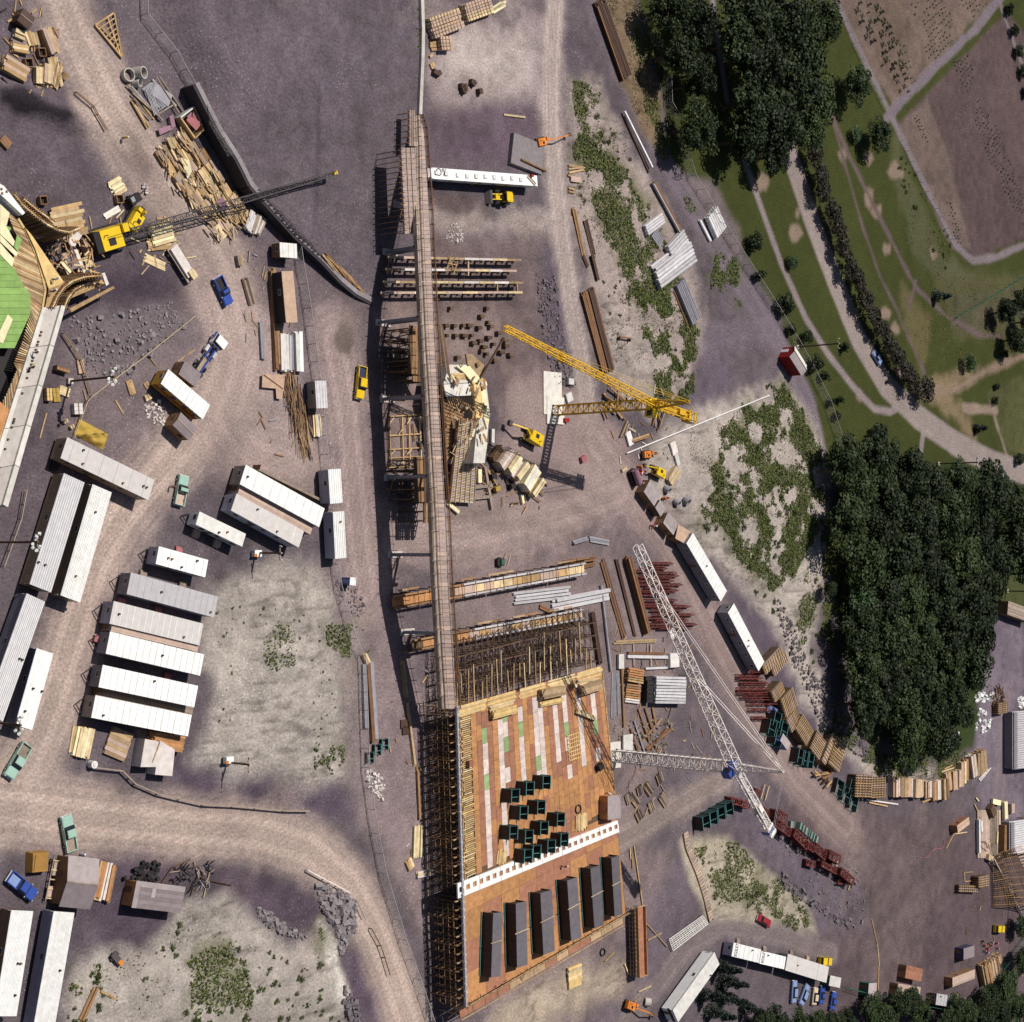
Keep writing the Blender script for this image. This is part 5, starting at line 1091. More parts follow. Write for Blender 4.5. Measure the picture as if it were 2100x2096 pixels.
# ---------- pier with sloping formwork in the middle of the works
o5=(840,700);k5=280/1928
pr=thing('pier_formwork','tall pier under construction with pale timber platforms and slatted sloping formwork','pier',(0,0,0))
def plat(pts,z,th,mk,nm='platform',zz=None,view=(o5,k5)):
    w_=[G(V(view[0],view[1],*p),z if zz is None else zz[i]) for i,p in enumerate(pts)];mb=MB();n0=len(w_)
    ar=sum(w_[i].x*w_[(i+1)% n0].y-w_[(i+1)% n0].x*w_[i].y for i in range(n0))
    if ar<0:w_=w_[::-1]
    mb.add([Vector((p.x,p.y,max(0,p.z-th))) for p in w_]+w_,[tuple(range(n0-1,-1,-1)),tuple(range(n0,2*n0))]+[(i,(i+1)% n0,n0+(i+1)% n0,n0+i) for i in range(n0)]);return mb.build(nm,mk,pr)
plat([(560,330),(800,330),(1080,560),(1130,1000),(1100,1330),(1060,1720),(900,1720),(960,1100),(900,580),(480,600)],7.0,7.0,'concpale','pier_wall')
plat([(800,180),(880,180),(1070,350),(1000,540),(820,320)],7.3,.4,'wooddirty')
plat([(660,350),(850,350),(1030,560),(900,590),(760,430)],7.6,.3,'creamply')
for k in range(11):plat([(600-7*k,448+14*k),(780+9*k,448+14*k),(781+9*k,459+14*k),(596-7*k,459+14*k)],7.5-.08*k,.14,'plyyel' if k % 3 else 'woodpale','platform_board')
plat([(480,610),(890,590),(900,760),(520,780)],7.1,.3,'concpale','cast_concrete')
plat([(905,590),(1000,640),(1040,1080),(940,1080)],7.8,.5,'plyyel','catwalk_panel')
plat([(1000,640),(1070,700),(1135,1050),(1100,1240),(1050,1080)],7.4,.4,'creamply','catwalk_panel')
plat([(960,1390),(1100,1430),(1060,1700),(905,1720)],6.2,.4,'creamply','catwalk_panel')
P0=[G(V(o5,k5,*p),z_) for p,z_ in (((690,1090),7.4),((960,1090),7.4),((900,2280),1.2),((560,2280),1.2))]
mb=MB();quadbox(mb,P0[3]-Vector((0,0,.25)),P0[2]-Vector((0,0,.25)),P0[1]-Vector((0,0,.25)),P0[0]-Vector((0,0,.25)),.3);mb.build('slope_backing','plybrown',pr)
for k in range(52):
    f=k/52;a=P0[0].lerp(P0[3],f);b=P0[1].lerp(P0[2],min(1,f+.05));seg('lath','plastic' if k % 3 else 'woodpale',pr,a+Vector((0,0,.1)),b+Vector((0,0,.1)),.12,.1)
for k in range(6):
    f=k/5;a=P0[0].lerp(P0[1],f);b=P0[3].lerp(P0[2],f);seg('slope_rib','woodpale',pr,a+Vector((0,0,.25)),b+Vector((0,0,.25)),.16,.16)
P1=[G(V(o5,k5,*p),z_) for p,z_ in (((480,820),6.8),((770,970),6.8),((660,1600),3.6),((520,1700),3.2))]
mb=MB();quadbox(mb,P1[3],P1[2],P1[1],P1[0],.3);mb.build('slope_backing','woodbrown',pr)
for k in range(16):
    f=k/16;a=P1[0].lerp(P1[3],f);b=P1[1].lerp(P1[2],f);seg('lath','wooddirty',pr,a+Vector((0,0,.12)),b+Vector((0,0,.12)),.12,.1)
for k in range(14):
    a=G(V(o5,k5,530+32*k,800+max(0,k-5)*20),7.3);seg('nailer','wood',pr,a,a+Vector((.9,-1.3,-.1)),.16,.16)
for k in range(18):
    x=rng.uniform(560,1080);y=rng.uniform(760,1700);a=G(V(o5,k5,x,y),7.9);seg('loose_lath',rng.choice(('woodpale','wood','rust')),pr,a,a+Vector((rng.uniform(-1.5,1.5),rng.uniform(-2,2),.1)),.1,.1)
for k in range(46):
    x=rng.uniform(580,1090);y=rng.uniform(340,1500);a=G(V(o5,k5,x,y),7.9);o_=seg('board',rng.choice(('creamply','plyyel','wooddirty','woodbrown','wooddark')),pr,a,a+Vector((rng.uniform(-1.2,1.2),rng.uniform(-1.6,1.6),.05)),rng.uniform(.2,.7),.1)
rc=thing('rebar_curtain','curtain of thin rusty bars hanging beside the walkway above the pier','rebar curtain',(0,0,0))
for k in range(15):seg('bar',rng.choice(('rust','rustdark','woodgrey')),rc,G(V(o5,k5,395+k*5,-230),11),G(V(o5,k5,430+k*11,250+k*22),9.2-.1*k),.1,.1)
o=seg('leaning_pole','wooddark',None,G(V(o5,k5,985,545),7.6),G(V(o5,k5,1330,-50),9),.3,.3);tag(o,'long dark pole leaning up from the pier platform','pole')
def tower(px,z,n_,lb,sx=5,sy=5):
    c=G(px,z*.5);t=thing('falsework_tower',lb,'falsework',(c.x,c.y,0))
    for i in range(n_):
        mb=MB();y=-sy/2+sy*i/(n_-1)
        for x in (-sx/2,-sx/6,sx/6,sx/2):mb.bar((x,y,0),(x,y,z),.2)
        for lv in (.3,.6,.95):mb.bar((-sx/2,y,z*lv),(sx/2,y,z*lv),.2)
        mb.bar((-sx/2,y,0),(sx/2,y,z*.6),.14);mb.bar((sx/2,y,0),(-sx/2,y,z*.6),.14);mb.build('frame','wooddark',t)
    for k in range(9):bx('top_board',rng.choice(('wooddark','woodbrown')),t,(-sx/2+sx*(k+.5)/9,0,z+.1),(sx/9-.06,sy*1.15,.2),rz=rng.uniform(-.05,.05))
    return t
tower((838,722),6.5,5,'dark timber falsework tower under the walkway, above the grid of joists',6.5,7.5);tower((842,760),6.0,4,'low dark falsework under the walkway where the timbers fan out',5,4)
tower((850,985),6.5,5,'dark timber falsework tower under the walkway, below the grid of joists',7,7);tower((862,1040),6.2,4,'small dark falsework tower beside the foot of the sloping formwork',5,5)
t=thing('joist_grid','open grid of pale joists laid on the ground beside the walkway columns','timber grid',(0,0,0))
for y in (1215,1360,1465,1530,1600):
    a,b=G(q(11,1000,y),.25),G(q(11,1250,y-15),.25);seg('joist','wood',t,a,b,.22,.3)
for (x,y0,y1) in ((1005,1225,1590),(1100,1220,1600),(1150,1220,1600),(1235,1215,1580),(1185,1270,1400)):seg('joist',rng.choice(('wood','woodpale')),t,G(q(11,x,y0),.4),G(q(11,x+12,y1),.4),.2,.3)
for (x0,y0,x1,y1) in ((1010,1260,1040,1225),(1075,1350,1105,1310),(1140,1270,1170,1220),(1020,1500,1050,1465),(1140,1500,1175,1460),(1075,1600,1115,1545)):seg('brace','woodpale',t,G(q(11,x0,y0),.5),G(q(11,x1,y1),.5),.18,.16)
# ---------- tower cranes
def tower_crane(base,ztop,jibtip,cjib,zap,mk,cab,label,cw='concrete',w_=1.8,hook=.62,nm=18,jw=1.15,pen=.04):
    b=G(base);t=thing('tower_crane',label,'tower crane',(b.x,b.y,0));top=Vector((0,0,ztop))
    mb=MB();lattice(mb,(0,0,0.3),top,w_,w_,nm,.11,.05,up=(0,1,0));mb.build('mast',mk,t)
    J=G(jibtip,ztop+1.2)-Vector((b.x,b.y,0));C=G(cjib,ztop+1.2)-Vector((b.x,b.y,0));zj=Vector((0,0,ztop+1.2))
    mb=MB();lattice(mb,zj,J,jw,jw*1.05,int((J-zj).length/1.7),.085,.04,jw*.75,jw*.7);mb.build('jib',mk,t)
    mb=MB();lattice(mb,zj,C,1.5,.9,int((C-zj).length/1.8),.1,.05);d=(C-zj).normalized();mb.build('counter_jib',mk,t)
    s_=d.cross(Vector((0,0,1))).normalized();an=math.atan2(d.y,d.x)
    bx('catwalk','steelpale' if mk=='cranewhite' else mk,t,zj.lerp(C,.5)+Vector((0,0,.1)),((C-zj).length*.8,.6,.08),rz=an)
    for k in range(3):bx('counterweight',cw if k==1 else mk,t,C-d*(.6+.8*k)+Vector((0,0,-.4)),(.65,2.2,1.9),rz=an)
    bx('winch',mk,t,zj.lerp(C,.6)+Vector((0,0,.5)),(1.8,1.0,.8),rz=an)
    ap=Vector((0,0,zap));mb=MB();lattice(mb,zj,ap,1.5,1.5,6,.09,.045,.3,.3,up=(0,1,0));mb.build('tower_head',mk,t)
    bx('slewing_ring',cab,t,(0,0,ztop+.4),(2.3,2.3,.8));c=bx('cab',cab,t,(s_.x*1.7,s_.y*1.7,ztop+.4),(1.5,1.6,1.9),rz=an);bx('cab_window','glass',c,(-.52,0,.1),(.05,.8,.6))
    for f in (.42,.8):
        mb=MB()
        for o_ in (-.25,.25):mb.bar(ap+s_*o_,zj.lerp(J,f)+Vector((0,0,.6))+s_*o_,pen)
        mb.build('pendant',mk,t)
    mb=MB();mb.bar(ap+s_*.3,C+s_*.6,.07);mb.bar(ap-s_*.3,C-s_*.6,.07);mb.build('pendant',mk,t)
    h=zj.lerp(J,hook);tr=bx('trolley',mk,t,h-Vector((0,0,.9)),(1.6,1.3,.4),rz=an);
    bx('foundation','concpale',t,(0,0,.12),(5.2,5.4,.5))
    for sx in (-1,1):
        for sy in (-1,1):bx('anchor','steeldark',t,(sx*w_/2,sy*w_/2,.45),(.4,.4,.35))
    return t
tower_crane((1137,842),24.0,(1034,672),(1425,858),33.2,'craneyellow','yellow','yellow tower crane with lattice jib standing on a concrete pad beside the haul road','steelpale')
tower_crane((1254,1549),29.6,(1307,1120),(1584,1712),42,'cranewhite','blue','white tower crane with blue cab standing against the edge of the plywood deck','blueroof',2.2,nm=22,jw=1.9,pen=.1)
slab=thing('crane_pad','pale concrete slab with a dark wet patch beside the yellow tower crane','slab',G((1140,830)));bx('slab','concpale',slab,(-1.2,2.2,.12),(5.5,8.5,.26));bx('tool_chest','red',slab,(2.5,-3,.5),(1.4,.8,.7));bx('tool_chest','offwhite',slab,(3.8,4.8,.5),(1.6,1.2,.8))
# ---------- crawler machines
def machine(px,tip,col,label,name='crawler_crane',cat='crane',boom='lattice',zt=6.0,s=1.0,dark=False,face=None,bw=.8):
    b=G(px);T=G(tip,zt);d=Vector((T.x-b.x,T.y-b.y,0));a=math.atan2(d.y,d.x) if face is None else face;t=thing(name,label,cat,(b.x,b.y,hz(b.x,b.y)),a)
    for k in (-1,1):
        tr=bx('track','dark',t,(0,k*1.15*s,.42*s),(3.6*s,.6*s,.8*s));
        for x in (-.5,.5):part('sprocket','wheel','steeldark',t,(x*3.5*s,k*1.15*s,.42*s),(.82*s,.62*s,.82*s))
    bx('turntable','dark',t,(0,0,.95*s),(1.8*s,1.8*s,.3*s));mb=MB();frus(mb,1.05*s,2.3*s,(-2.1*s,1.0*s,1.25*s),(-1.9*s,.9*s,1.1*s));mb.build('engine_house',col,t)
    bx('counterweight',col if not dark else 'dark',t,(-2.3*s,0,1.6*s),(.7*s,2.3*s,1.1*s));mb=MB();frus(mb,1.1*s,2.7*s,(.9*s,2.0*s,.5*s),(.95*s,1.7*s,.45*s));o_=mb.build('cab',col,t,(0,.75*s,0));bx('cab_window','glass',t,(1.9*s,.75*s,2.0*s),(.12,.8*s,.9*s));bx('roof_hatch','dark',t,(-.6*s,-.3*s,2.33*s),(.9*s,.8*s,.08));part('exhaust','cyl','rust',t,(-1.4*s,.5*s,2.6*s),(.7*s,.16,.16),(0,R(90),0))
    L=d.length;mb=MB();bt=Vector((L,0,zt)) if face is None else Matrix.Rotation(-a,3,'Z')@ Vector((d.x,d.y,zt))
    if boom=='lattice':
        lattice(mb,(1.2*s,0,1.6*s),bt,bw,bw,max(5,int(bt.length/1.3)),.07,.035,bw*.5,bw*.5);mb.build('boom','steeldark' if dark else col,t);hd=bx('boom_head','yellow',t,bt,(.8,.6,.6));mb=MB();mb.bar((-1.2*s,0,2.4*s),bt,.04);mb.bar((-1.2*s,.4,2.4*s),bt,.04);mb.build('pendant','dark',t);mb=MB();mb.bar(bt,(bt.x,bt.y,2.2),.04);mb.build('hoist_rope','dark',t);bx('hook_block','yellow',t,(bt.x,bt.y,2.0),(.4,.3,.5))
    else:
        k_=Vector((bt.x*.55,bt.y*.55,max(zt,2.6*s)+.8));mb.bar((.9*s,0,1.6*s),k_,.38*s);mb.build('boom',col,t);mb=MB();mb.bar(k_,bt,.3*s);mb.build('stick',col,t);mb=MB();mb.bar((1.2*s,0,1.2*s),k_*.7,.14*s);mb.build('ram','steelpale',t);mb=MB();frus(mb,-.4*s,.4*s,(-.4*s,.4*s,.45*s),(-.5*s,.5*s,.5*s));mb.build('bucket','steeldark',t,bt)
    return t
machine((212,492),(687,355),'yellow','large yellow crawler crane with very long dark boom reaching over the lumber',zt=5.0,s=1.45,dark=True,bw=1.3)
t=machine((270,450),(290,430),'yellow','small yellow crawler machine beside the boom of the large crane','crawler_machine','machine','arm',1.2,.85)
machine((1080,896),(1046,868),'yellow','yellow crawler excavator with raised arm between the pier and the tower crane','excavator','excavator','arm',1.6,1.0)
machine((1106,292),(1168,276),'orange','orange rig with long arm reaching across the haul road','drill_rig','drill rig','arm',1.2,.62)
machine((1340,968),(1322,955),'yellow','yellow excavator at the head of the slope road by the tool boxes','excavator','excavator','arm',1.0,.8)
machine((1287,2062),(1340,2084),'orange','orange rig with outstretched arm below the plywood trough','drill_rig','drill rig','arm',1.0,.7)
machine((1322,932),(1345,930),'orange','small orange loader carrying timber near the long slanting rail','forklift','forklift','arm',.8,.6)
machine((2070,1845),(2086,1905),'steeldark','dark crane with leaning boom in the yard corner beside the form net','mobile_crane','crane','arm',3.0,.7)
b=G((1022,406));t=thing('wheel_loader','yellow wheel loader working below the long white hut','loader',(b.x,b.y,0),R(184))
mb=MB();frus(mb,.8,1.7,(-2.6,0,.95),(-2.4,-.1,.85));mb.build('engine_cover','yellow',t);bx('chassis','yellow',t,(.9,0,.9),(2.2,1.2,.6));mb=MB();frus(mb,1.4,2.7,(-.9,.6,.75),(-.7,.4,.7));mb.build('cab','glass',t);bx('cab_roof','yellow',t,(-.15,0,2.78),(1.5,1.7,.12))
for s in (-1,1):seg('lift_arm','yellow',t,(.6,s*.5,1.5),(2.9,s*.5,.6),.2,.3)
mb=MB();frus(mb,.1,1.0,(2.8,3.9,1.35),(2.7,3.3,1.35));mb.build('bucket','steeldark',t);wheels(t,(-1.5,1.4),1.05,1.4,tw=.5)
# ---------- long white hut with roof hatches
pts=[(877,343),(1101,360),(1102,382),(877,366)];z_=3.0;c,a,L,W=rect(pts,z_);t=thing('long_white_hut','long narrow white hut with a row of roof hatches abutting the walkway','hut',(c.x,c.y,0),a)
bx('wall','white',t,(0,0,1.75),(L-.1,W-.1,2.4));bx('roof','white',t,(0,0,z_),(L,W,.12));bx('sill','dark',t,(0,0,.3),(L-1,W-.5,.6))
for k in range(10):
    h_=bx('roof_hatch','greyroof' if k not in (0,1,4) else ('dark' if k<2 else 'rust'),t,(-L*.43+L*.083*k+(.6 if k>1 else 0),rng.uniform(-.15,.15),z_+.12),(.75,.75,.18));bx('hatch_lid','seam',h_,(0,0,.55),(.8,.8,.2))
mb=MB()
for k in range(9):mb.bar((L*.4+.25*k,.9-.2*k-.3,z_+.15),(L*.4+.25*k+.35,.9-.2*k+.1,z_+.15),.07)
mb.bar((L*.4,.6,z_+.15),(L*.4+2.2,-1.0,z_+.15),.1);mb.bar((L*.4+.35,1.0,z_+.15),(L*.4+2.5,-.6,z_+.15),.1);mb.build('roof_ladder','wooddirty',t)
for k in range(7):bx('window','glass',t,(-L*.4+L*.13*k,-W/2+.04,2.0),(.9,.06,.6))
bx('chimney_block','red',t,(L*.44,.9,z_+.3),(.7,.5,.5));lettering('O%',(905,354),z_+.09,2.0,a,'steeldark',parent=t)
# ---------- four long girders and the timber troughs
o6=(780,480);k6=340/1094
for i,(p0,p1) in enumerate((((50,152),(930,172)),((35,232),(900,243)),((20,316),(945,321)),((2,388),(940,385)))):
    za=2.4;a,b=G(V(o6,k6,*p0),za),G(V(o6,k6,*p1),za);t=thing('long_girder','long pale-flanged girder on short posts crossing under the walkway, %s from the loader' % ORD[i],'girder',(0,0,0),0,'long girders under the walkway');n_=9
    seg('web','rustdark',t,a-Vector((0,0,.45)),b-Vector((0,0,.45)),.12,.8)
    for k in range(n_):seg('flange',rng.choice(('tanwalk','plastic','woodpale','wooddirty')),t,a.lerp(b,k/n_),a.lerp(b,(k+.98)/n_),.42,.1)
    for k in range(12):p=a.lerp(b,(k+.5)/12);bx('post','wooddark',t,(p.x,p.y,.75),(.4,.5,1.5));bx('block','wooddirty',t,(p.x,p.y-.2,1.45),(.6,1.0,.15))
for (x,y,dx) in ((430,200,0),(470,180,0)):
    pass
t=thing('timber_trestle','small pale timber trestle lying across the upper girders','trestle',G(V(o6,k6,465,205),2.5))
for (x0,y0,x1,y1) in ((-1.5,-1,1.2,1.6),(-.8,1.5,.8,-1.6),(-1.2,.2,1.5,.1),(.2,-1.8,1.6,.9),(-1.4,-1,-.2,1.8)):seg('stick','wood',t,(x0,y0,.1+rng.random()*.3),(x1,y1,.3),.14,.14)
for (y0,x0) in ((1,0),):
    for (px_,dx,dy) in ((578,0,95),(770,0,60),(900,5,60)):a,b=G(V(o6,k6,px_,180 if px_==578 else 330),2.2),G(V(o6,k6,px_+dx,(180 if px_==578 else 330)+dy),2.2);o=seg('cross_beam','wooddirty',None,a,b,.35,.3);tag(o,'short timber cross beam between two of the long girders, near %s' % {578:'the trestle',770:'their middle',900:'their far ends'}[px_],'beam')
def trough(p0,p1,wpx,zt,lb,nfl):
    a,b=G(p0,zt),G(p1,zt);up_=G((p0[0],p0[1]-wpx/2),zt)-a;wd=abs(up_.y)*2;d=(b-a).normalized();nr=Vector((-d.y,d.x,0));t=thing('timber_trough',lb,'trough',(0,0,0),0,'timber troughs')
    for k in range(nfl):seg('floor_board',rng.choice(('pinkroof','woodpale','wood','tanwalk')) if k>nfl*.25 else rng.choice(('wooddark','ply')),t,a.lerp(b,k/nfl)-Vector((0,0,.5)),a.lerp(b,(k+.96)/nfl)-Vector((0,0,.5)),wd*.75,.12)
    for s in (-1,1):
        for k in range(6):seg('rail','steelpale' if k>1 else 'woodbrown',t,a.lerp(b,k/6)+nr*s*wd/2,a.lerp(b,(k+.97)/6)+nr*s*wd/2,.32,.5)
        for k in range(22):p=a.lerp(b,(k+.5)/22)+nr*s*(wd/2+.35);bx('stud','wooddark',t,(p.x,p.y,zt/2-.1),(.18,.18,zt));
    for k in range(14):p=a.lerp(b,(k+.5)/14);seg('tie','rust',t,p-nr*wd*.7+Vector((0,0,.35)),p+nr*wd*.7+Vector((0,0,.35)),.08,.08)
    for k in range(10):p=a.lerp(b,rng.random())+nr*(wd/2+.9);seg('ledge_board',rng.choice(('woodbrown','wooddirty')),t,p+Vector((0,0,-.3)),p+d*rng.uniform(2,4)+Vector((0,0,-.2)),.35,.15)
trough(q(21,1045,690),q(22,560,432),24,2.2,'long timber trough with steel rims, the upper one beside the haul crossing',20)
trough(q(21,1185,1015),q(22,545,775),20,2.2,'long timber trough with steel rims, the lower one beside the scaffold',16)
# ---------- steel yard
def pile(t_,x0,y0,x1,y1,w_,n_,mk,lb,ly=1,th=.4,z=0.0,kind='box',name='beam_stack',cat='beams',grp=None,kinds=None,jit=.15,pn='beam'):
    return bundle(G(q(t_,x0,y0)),G(q(t_,x1,y1)),w_,n_,mk,lb,name,cat,grp,th,ly,z,.06 if w_/n_<.5 else .14,jit,kinds,kind,pn)
pile(22,0,660,430,610,2.6,4,'steelpale','silver-grey beams laid between the two timber troughs',1,.5,kind='ibeam')
pile(22,290,710,722,628,2.6,3,'steelpale','silver-grey beams at the end of the lower trough',2,.5,kind='ibeam')
pile(22,200,720,300,765,.9,2,'rust','pair of short rusty beams lying aslant by the lower trough',kind='ibeam')
pile(22,372,390,625,355,1.0,2,'rust','two brown rusty girders above the upper trough',2,.5,kind='ibeam')
pile(22,460,430,620,400,.9,2,'rust','short brown girders at the end of the upper trough',1,.5,kind='ibeam')
pile(22,450,240,560,205,.8,2,'steel','pair of grey beams leaning on the rusty blocks beside the haul crossing',2,.35)
pile(22,575,210,725,240,1.2,3,'steel','three grey beams fanned out beside the haul crossing',1,.35)
pile(22,670,365,845,960,1.6,4,'rust','four long rusty rails running down the steel yard',1,.35,kind='ibeam',kinds=('rust','rustdark','woodgrey'))
pile(22,778,350,920,950,.9,2,'rustdark','pair of dark rusty beams with weeds between in the steel yard',1,.4,kind='ibeam')
pile(22,845,345,1000,930,1.3,2,'rust','broad brown girder casting a strong shadow in the steel yard',2,.8,kind='ibeam')
pile(22,590,755,650,1160,1.2,3,'rustdark','rusty beams standing alongside the scaffold edge',2,.4)
pile(22,660,545,735,1210,.7,1,'steel','single long grey pipe running down the steel yard',1,.7,kind='cyl',name='long_pipe',cat='pipe',pn='pipe')
pile(22,755,995,1085,975,.8,2,'wooddirty','two long flat rails at the top of the pale yard',1,.35)
pile(22,860,1072,1140,1076,.7,1,'rust','yellow-brown square beam in the pale yard',1,.6)
pile(22,850,1098,1180,1102,.8,1,'steelpale','silver channel beam below the yellow-brown one',1,.6)
pile(22,990,1188,1175,1182,.6,1,'steelpale','short silver beam above the stacked silver planks',1,.5)
for (x,lb) in ((910,'left'),(1040,'right')):pile(22,x,1000,x+4,1170,.6,1,'woodgrey','dark sleeper under the flat rails, %s one as seen from the white tower crane' % lb,1,.3,name='sleeper',cat='sleeper')
pile(22,1030,1345,1258,1352,5.8,9,'steelpale','tall stack of silver steel planks with black ends in the pale yard',4,.5,jit=.05,pn='plank')
pile(22,975,1345,1020,1345,5.6,6,'dark','black spacer blocks at the end of the silver planks',3,.55,name='spacer_blocks',cat='blocks',pn='block')
pile(22,845,1230,962,1250,3.0,6,'ply','orange-brown plank stack, upper part, beside the silver planks',4,.3,kinds=('ply','wood','plyyel','woodbrown'))
pile(22,842,1370,955,1385,4.0,8,'wood','orange-brown plank stack, lower part, beside the silver planks',2,.3,kinds=('ply','woodbrown','plastic'))
pile(22,765,1220,760,1570,1.6,4,'steel','bundle of thin silver pipes standing close to the deck side',1,.25,kind='cyl',name='pipe_bundle',cat='pipes',pn='pipe',kinds=('steel','steelpale','steeldark'))
pile(22,795,1210,805,1540,1.1,3,'steel','second bundle of silver pipes beside the rusty post',1,.25,kind='cyl',name='pipe_bundle',cat='pipes',pn='pipe',kinds=('steel','steelpale'))
pile(22,815,1170,838,1650,.6,1,'woodbrown','single long brown beam at the edge of the pale yard',1,.5)
for i,(x0,y0,x1,y1) in enumerate(((885,1640,955,1860),(910,1580,1000,1850),(945,1490,1030,1750),(990,1480,1060,1680),(1050,1480,1075,1620),(970,1740,1110,1570),(1000,1800,1200,1640),(980,1850,1160,1640))):
    pile(22,x0,y0,x1,y1,.55,1,rng.choice(('rust','woodbrown','steel')),'rusty beam in the fanned-out heap below the silver planks',1,.45,kind='ibeam',grp='fanned beams below the silver planks',name='fanned_beam',cat='beam')
for i,(x,y,w_,h_) in enumerate(((820,1135,1.4,3.0),(1210,1125,2.6,3.0),(870,1760,2.6,4.0))):
    o=bx('steel_plate','offwhite',None,G(q(22,x,y),.5),(w_*1.2,h_,.5 if i !=1 else 1.4));tag(o,('narrow pale plate beside the scaffold edge','square pale box by the white crane jib','pale sheet among the fanned beams')[i],'plate')
o7=(1240,1120);k7=280/1928
for i,(y,x0,x1) in enumerate(((245,590,950),(285,600,850),(315,520,870),(355,375,760),(380,700,1000),(420,520,1030),(450,480,930),(490,430,960),(545,450,1085),(580,560,950),(625,480,1025),(650,470,950),(690,480,860),(765,590,1010),(825,540,1000),(852,540,1195),(905,660,1090),(970,690,1250),(1020,580,1120),(1050,700,1165),(1105,640,1290),(1140,630,1000),(1165,760,1200))):
    a,b=G(V(o7,k7,x0,y),.7),G(V(o7,k7,x1,y),.7);mb=MB();c=(a+b)/2;lattice(mb,a-c,b-c,.55,.9,max(4,int((b-a).length/1.7)),.06,.03,tri=True);o=mb.build('rebar_truss','oxide',None,c);tag(o,'rust-red triangular reinforcement truss lying under the white crane jib','truss','trusses under the crane jib')
o8=(1500,1320);k8=280/1928
for i,(y,x0,x1) in enumerate(((455,90,380),(490,90,420),(545,140,480),(575,140,520),(640,100,600),(690,100,560),(720,200,640),(755,150,700),(790,240,690),(850,240,640),(935,260,540),(1050,310,480),(400,260,420))):
    a,b=G(V(o8,k8,x0,y),.8+.05*(i % 3)),G(V(o8,k8,x1,y),.8+.05*(i % 3));mb=MB();c=(a+b)/2;lattice(mb,a-c,b-c,.6,1.3,max(4,int((b-a).length/1.7)),.07,.035,tri=True);o=mb.build('rebar_truss','oxide',None,c);tag(o,'rust-red triangular truss in the pile beside the blue hut','truss','trusses beside the blue hut')
o9=(1480,1560);k9=280/1928
for i,(pts,zt) in enumerate((([(130,520),(290,540),(280,640),(130,600)],1.8),([(290,560),(400,600),(390,680),(280,650)],1.8),([(480,400),(550,420),(530,520),(470,470)],2),([(560,640),(665,700),(640,780),(570,720)],1.6),([(800,690),(935,770),(905,890),(790,810)],2.6),([(790,830),(985,960),(955,1075),(760,930)],2.6),([(1045,960),(1235,1150),(1200,1265),(1020,1070)],2.4),([(1240,1160),(1320,1200),(1290,1300),(1215,1230)],2.2),([(1340,1170),(1490,1290),(1450,1410),(1310,1270)],2.2),([(1560,1290),(1690,1355),(1650,1455),(1490,1350)],2.4),([(1420,1430),(1640,1530),(1600,1600),(1410,1480)],2.0),([(1700,1520),(1880,1660),(1850,1770),(1680,1600)],2.4),([(1190,1390),(1330,1430),(1310,1500),(1200,1480)],1.2),([(1640,1680),(1740,1690),(1740,1740),(1640,1740)],1.0))):
    c,a,L,W=rect([V(o9,k9,*p) for p in pts],zt);t=thing('box_truss','oxide-red box truss in the line along the yard road, %s counted from the white crane' % nth(i),'box truss',(c.x,c.y,0),a,'red box trusses along the yard road');n_=max(2,int(L/1.6))
    mb=MB()
    for s in (-1,1):
        for z_ in (.2,zt):mb.bar((-L/2,s*W/2,z_),(L/2,s*W/2,z_),.22)
    mb.build('chord','oxide',t);mb=MB()
    for k in range(n_+1):
        x=-L/2+L*k/n_
        for s in (-1,1):
            mb.bar((x,s*W/2,.2),(x,s*W/2,zt),.14)
            if k<n_:mb.bar((x,s*W/2,.2),(x+L/n_,s*W/2,zt),.1)
        mb.bar((x,-W/2,zt),(x,W/2,zt),.16);mb.bar((x,-W/2,.2),(x,W/2,.2),.12)
        if k<n_:mb.bar((x,-W/2,zt),(x+L/n_,W/2,zt),.12);mb.bar((x+L/n_,-W/2,zt),(x,W/2,zt),.12)
    mb.build('lacing','oxide',t);
    for s in (-1,):bx('side_sheet','oxide',t,(0,s*(W/2-.12),zt*.5),(L-.3,.06,zt*.8))
    bx('end_sheet','oxide',t,(-L/2+.1,0,zt*.5),(.06,W-.3,zt*.8))
bundle(G(V(o9,k9,960,850)),G(V(o9,k9,950,960)),1.4,3,'green','first bunch of green-painted planks behind the red trusses',th=.3,layers=3,kinds=('mintdk','formteal','woodgrey'))
for i in range(7):bundle(G(V(o9,k9,1075+38*i,870+32*i)),G(V(o9,k9,1050+38*i,970+32*i)),.7,2,'green','bunch of grey-green planks behind the red trusses, %s counted from the crane' % nth(i),th=.3,layers=4,kinds=('mintdk','woodgrey','formteal'),grp='green planks behind the red trusses')
for (x,y) in ((970,1200),(1060,1290),(1110,1300),(1175,1330),(1380,1560),(1420,1550),(1515,1620),(1590,1600),(1785,1830),(1650,1700),(550,540),(610,560)):
    a=G(V(o9,k9,x,y),.3);o=seg('timber_prop','woodpale',None,a,a+Vector((1.2,3.2,.3)),.25,.25);tag(o,'pale timber stick poking out from under the red trusses','timber','sticks under the red trusses')
for (x,y,a_) in ((540,1040,-22),(470,1160,-22),(640,1185,-22),(560,1310,-22),(880,1560,-18),(1010,1610,-18),(940,1600,-18)):
    formbox(G(V(o8,k8,x-15,y+20)),0,'dark green form box in the cluster round the blue hut','form boxes round the blue hut',R(a_),L=3.4,W=2.6,H=2.4)
for (x,y,a_) in ((1600,370,-25),(1700,480,-25),(1790,380,-25),(1800,590,-25)):
    formbox(G(V(o9,k9,x,y)),0,'dark green form frame below the curved timber forms','form frames below the timber forms',R(a_),L=3.6,W=3.2,H=1.4)
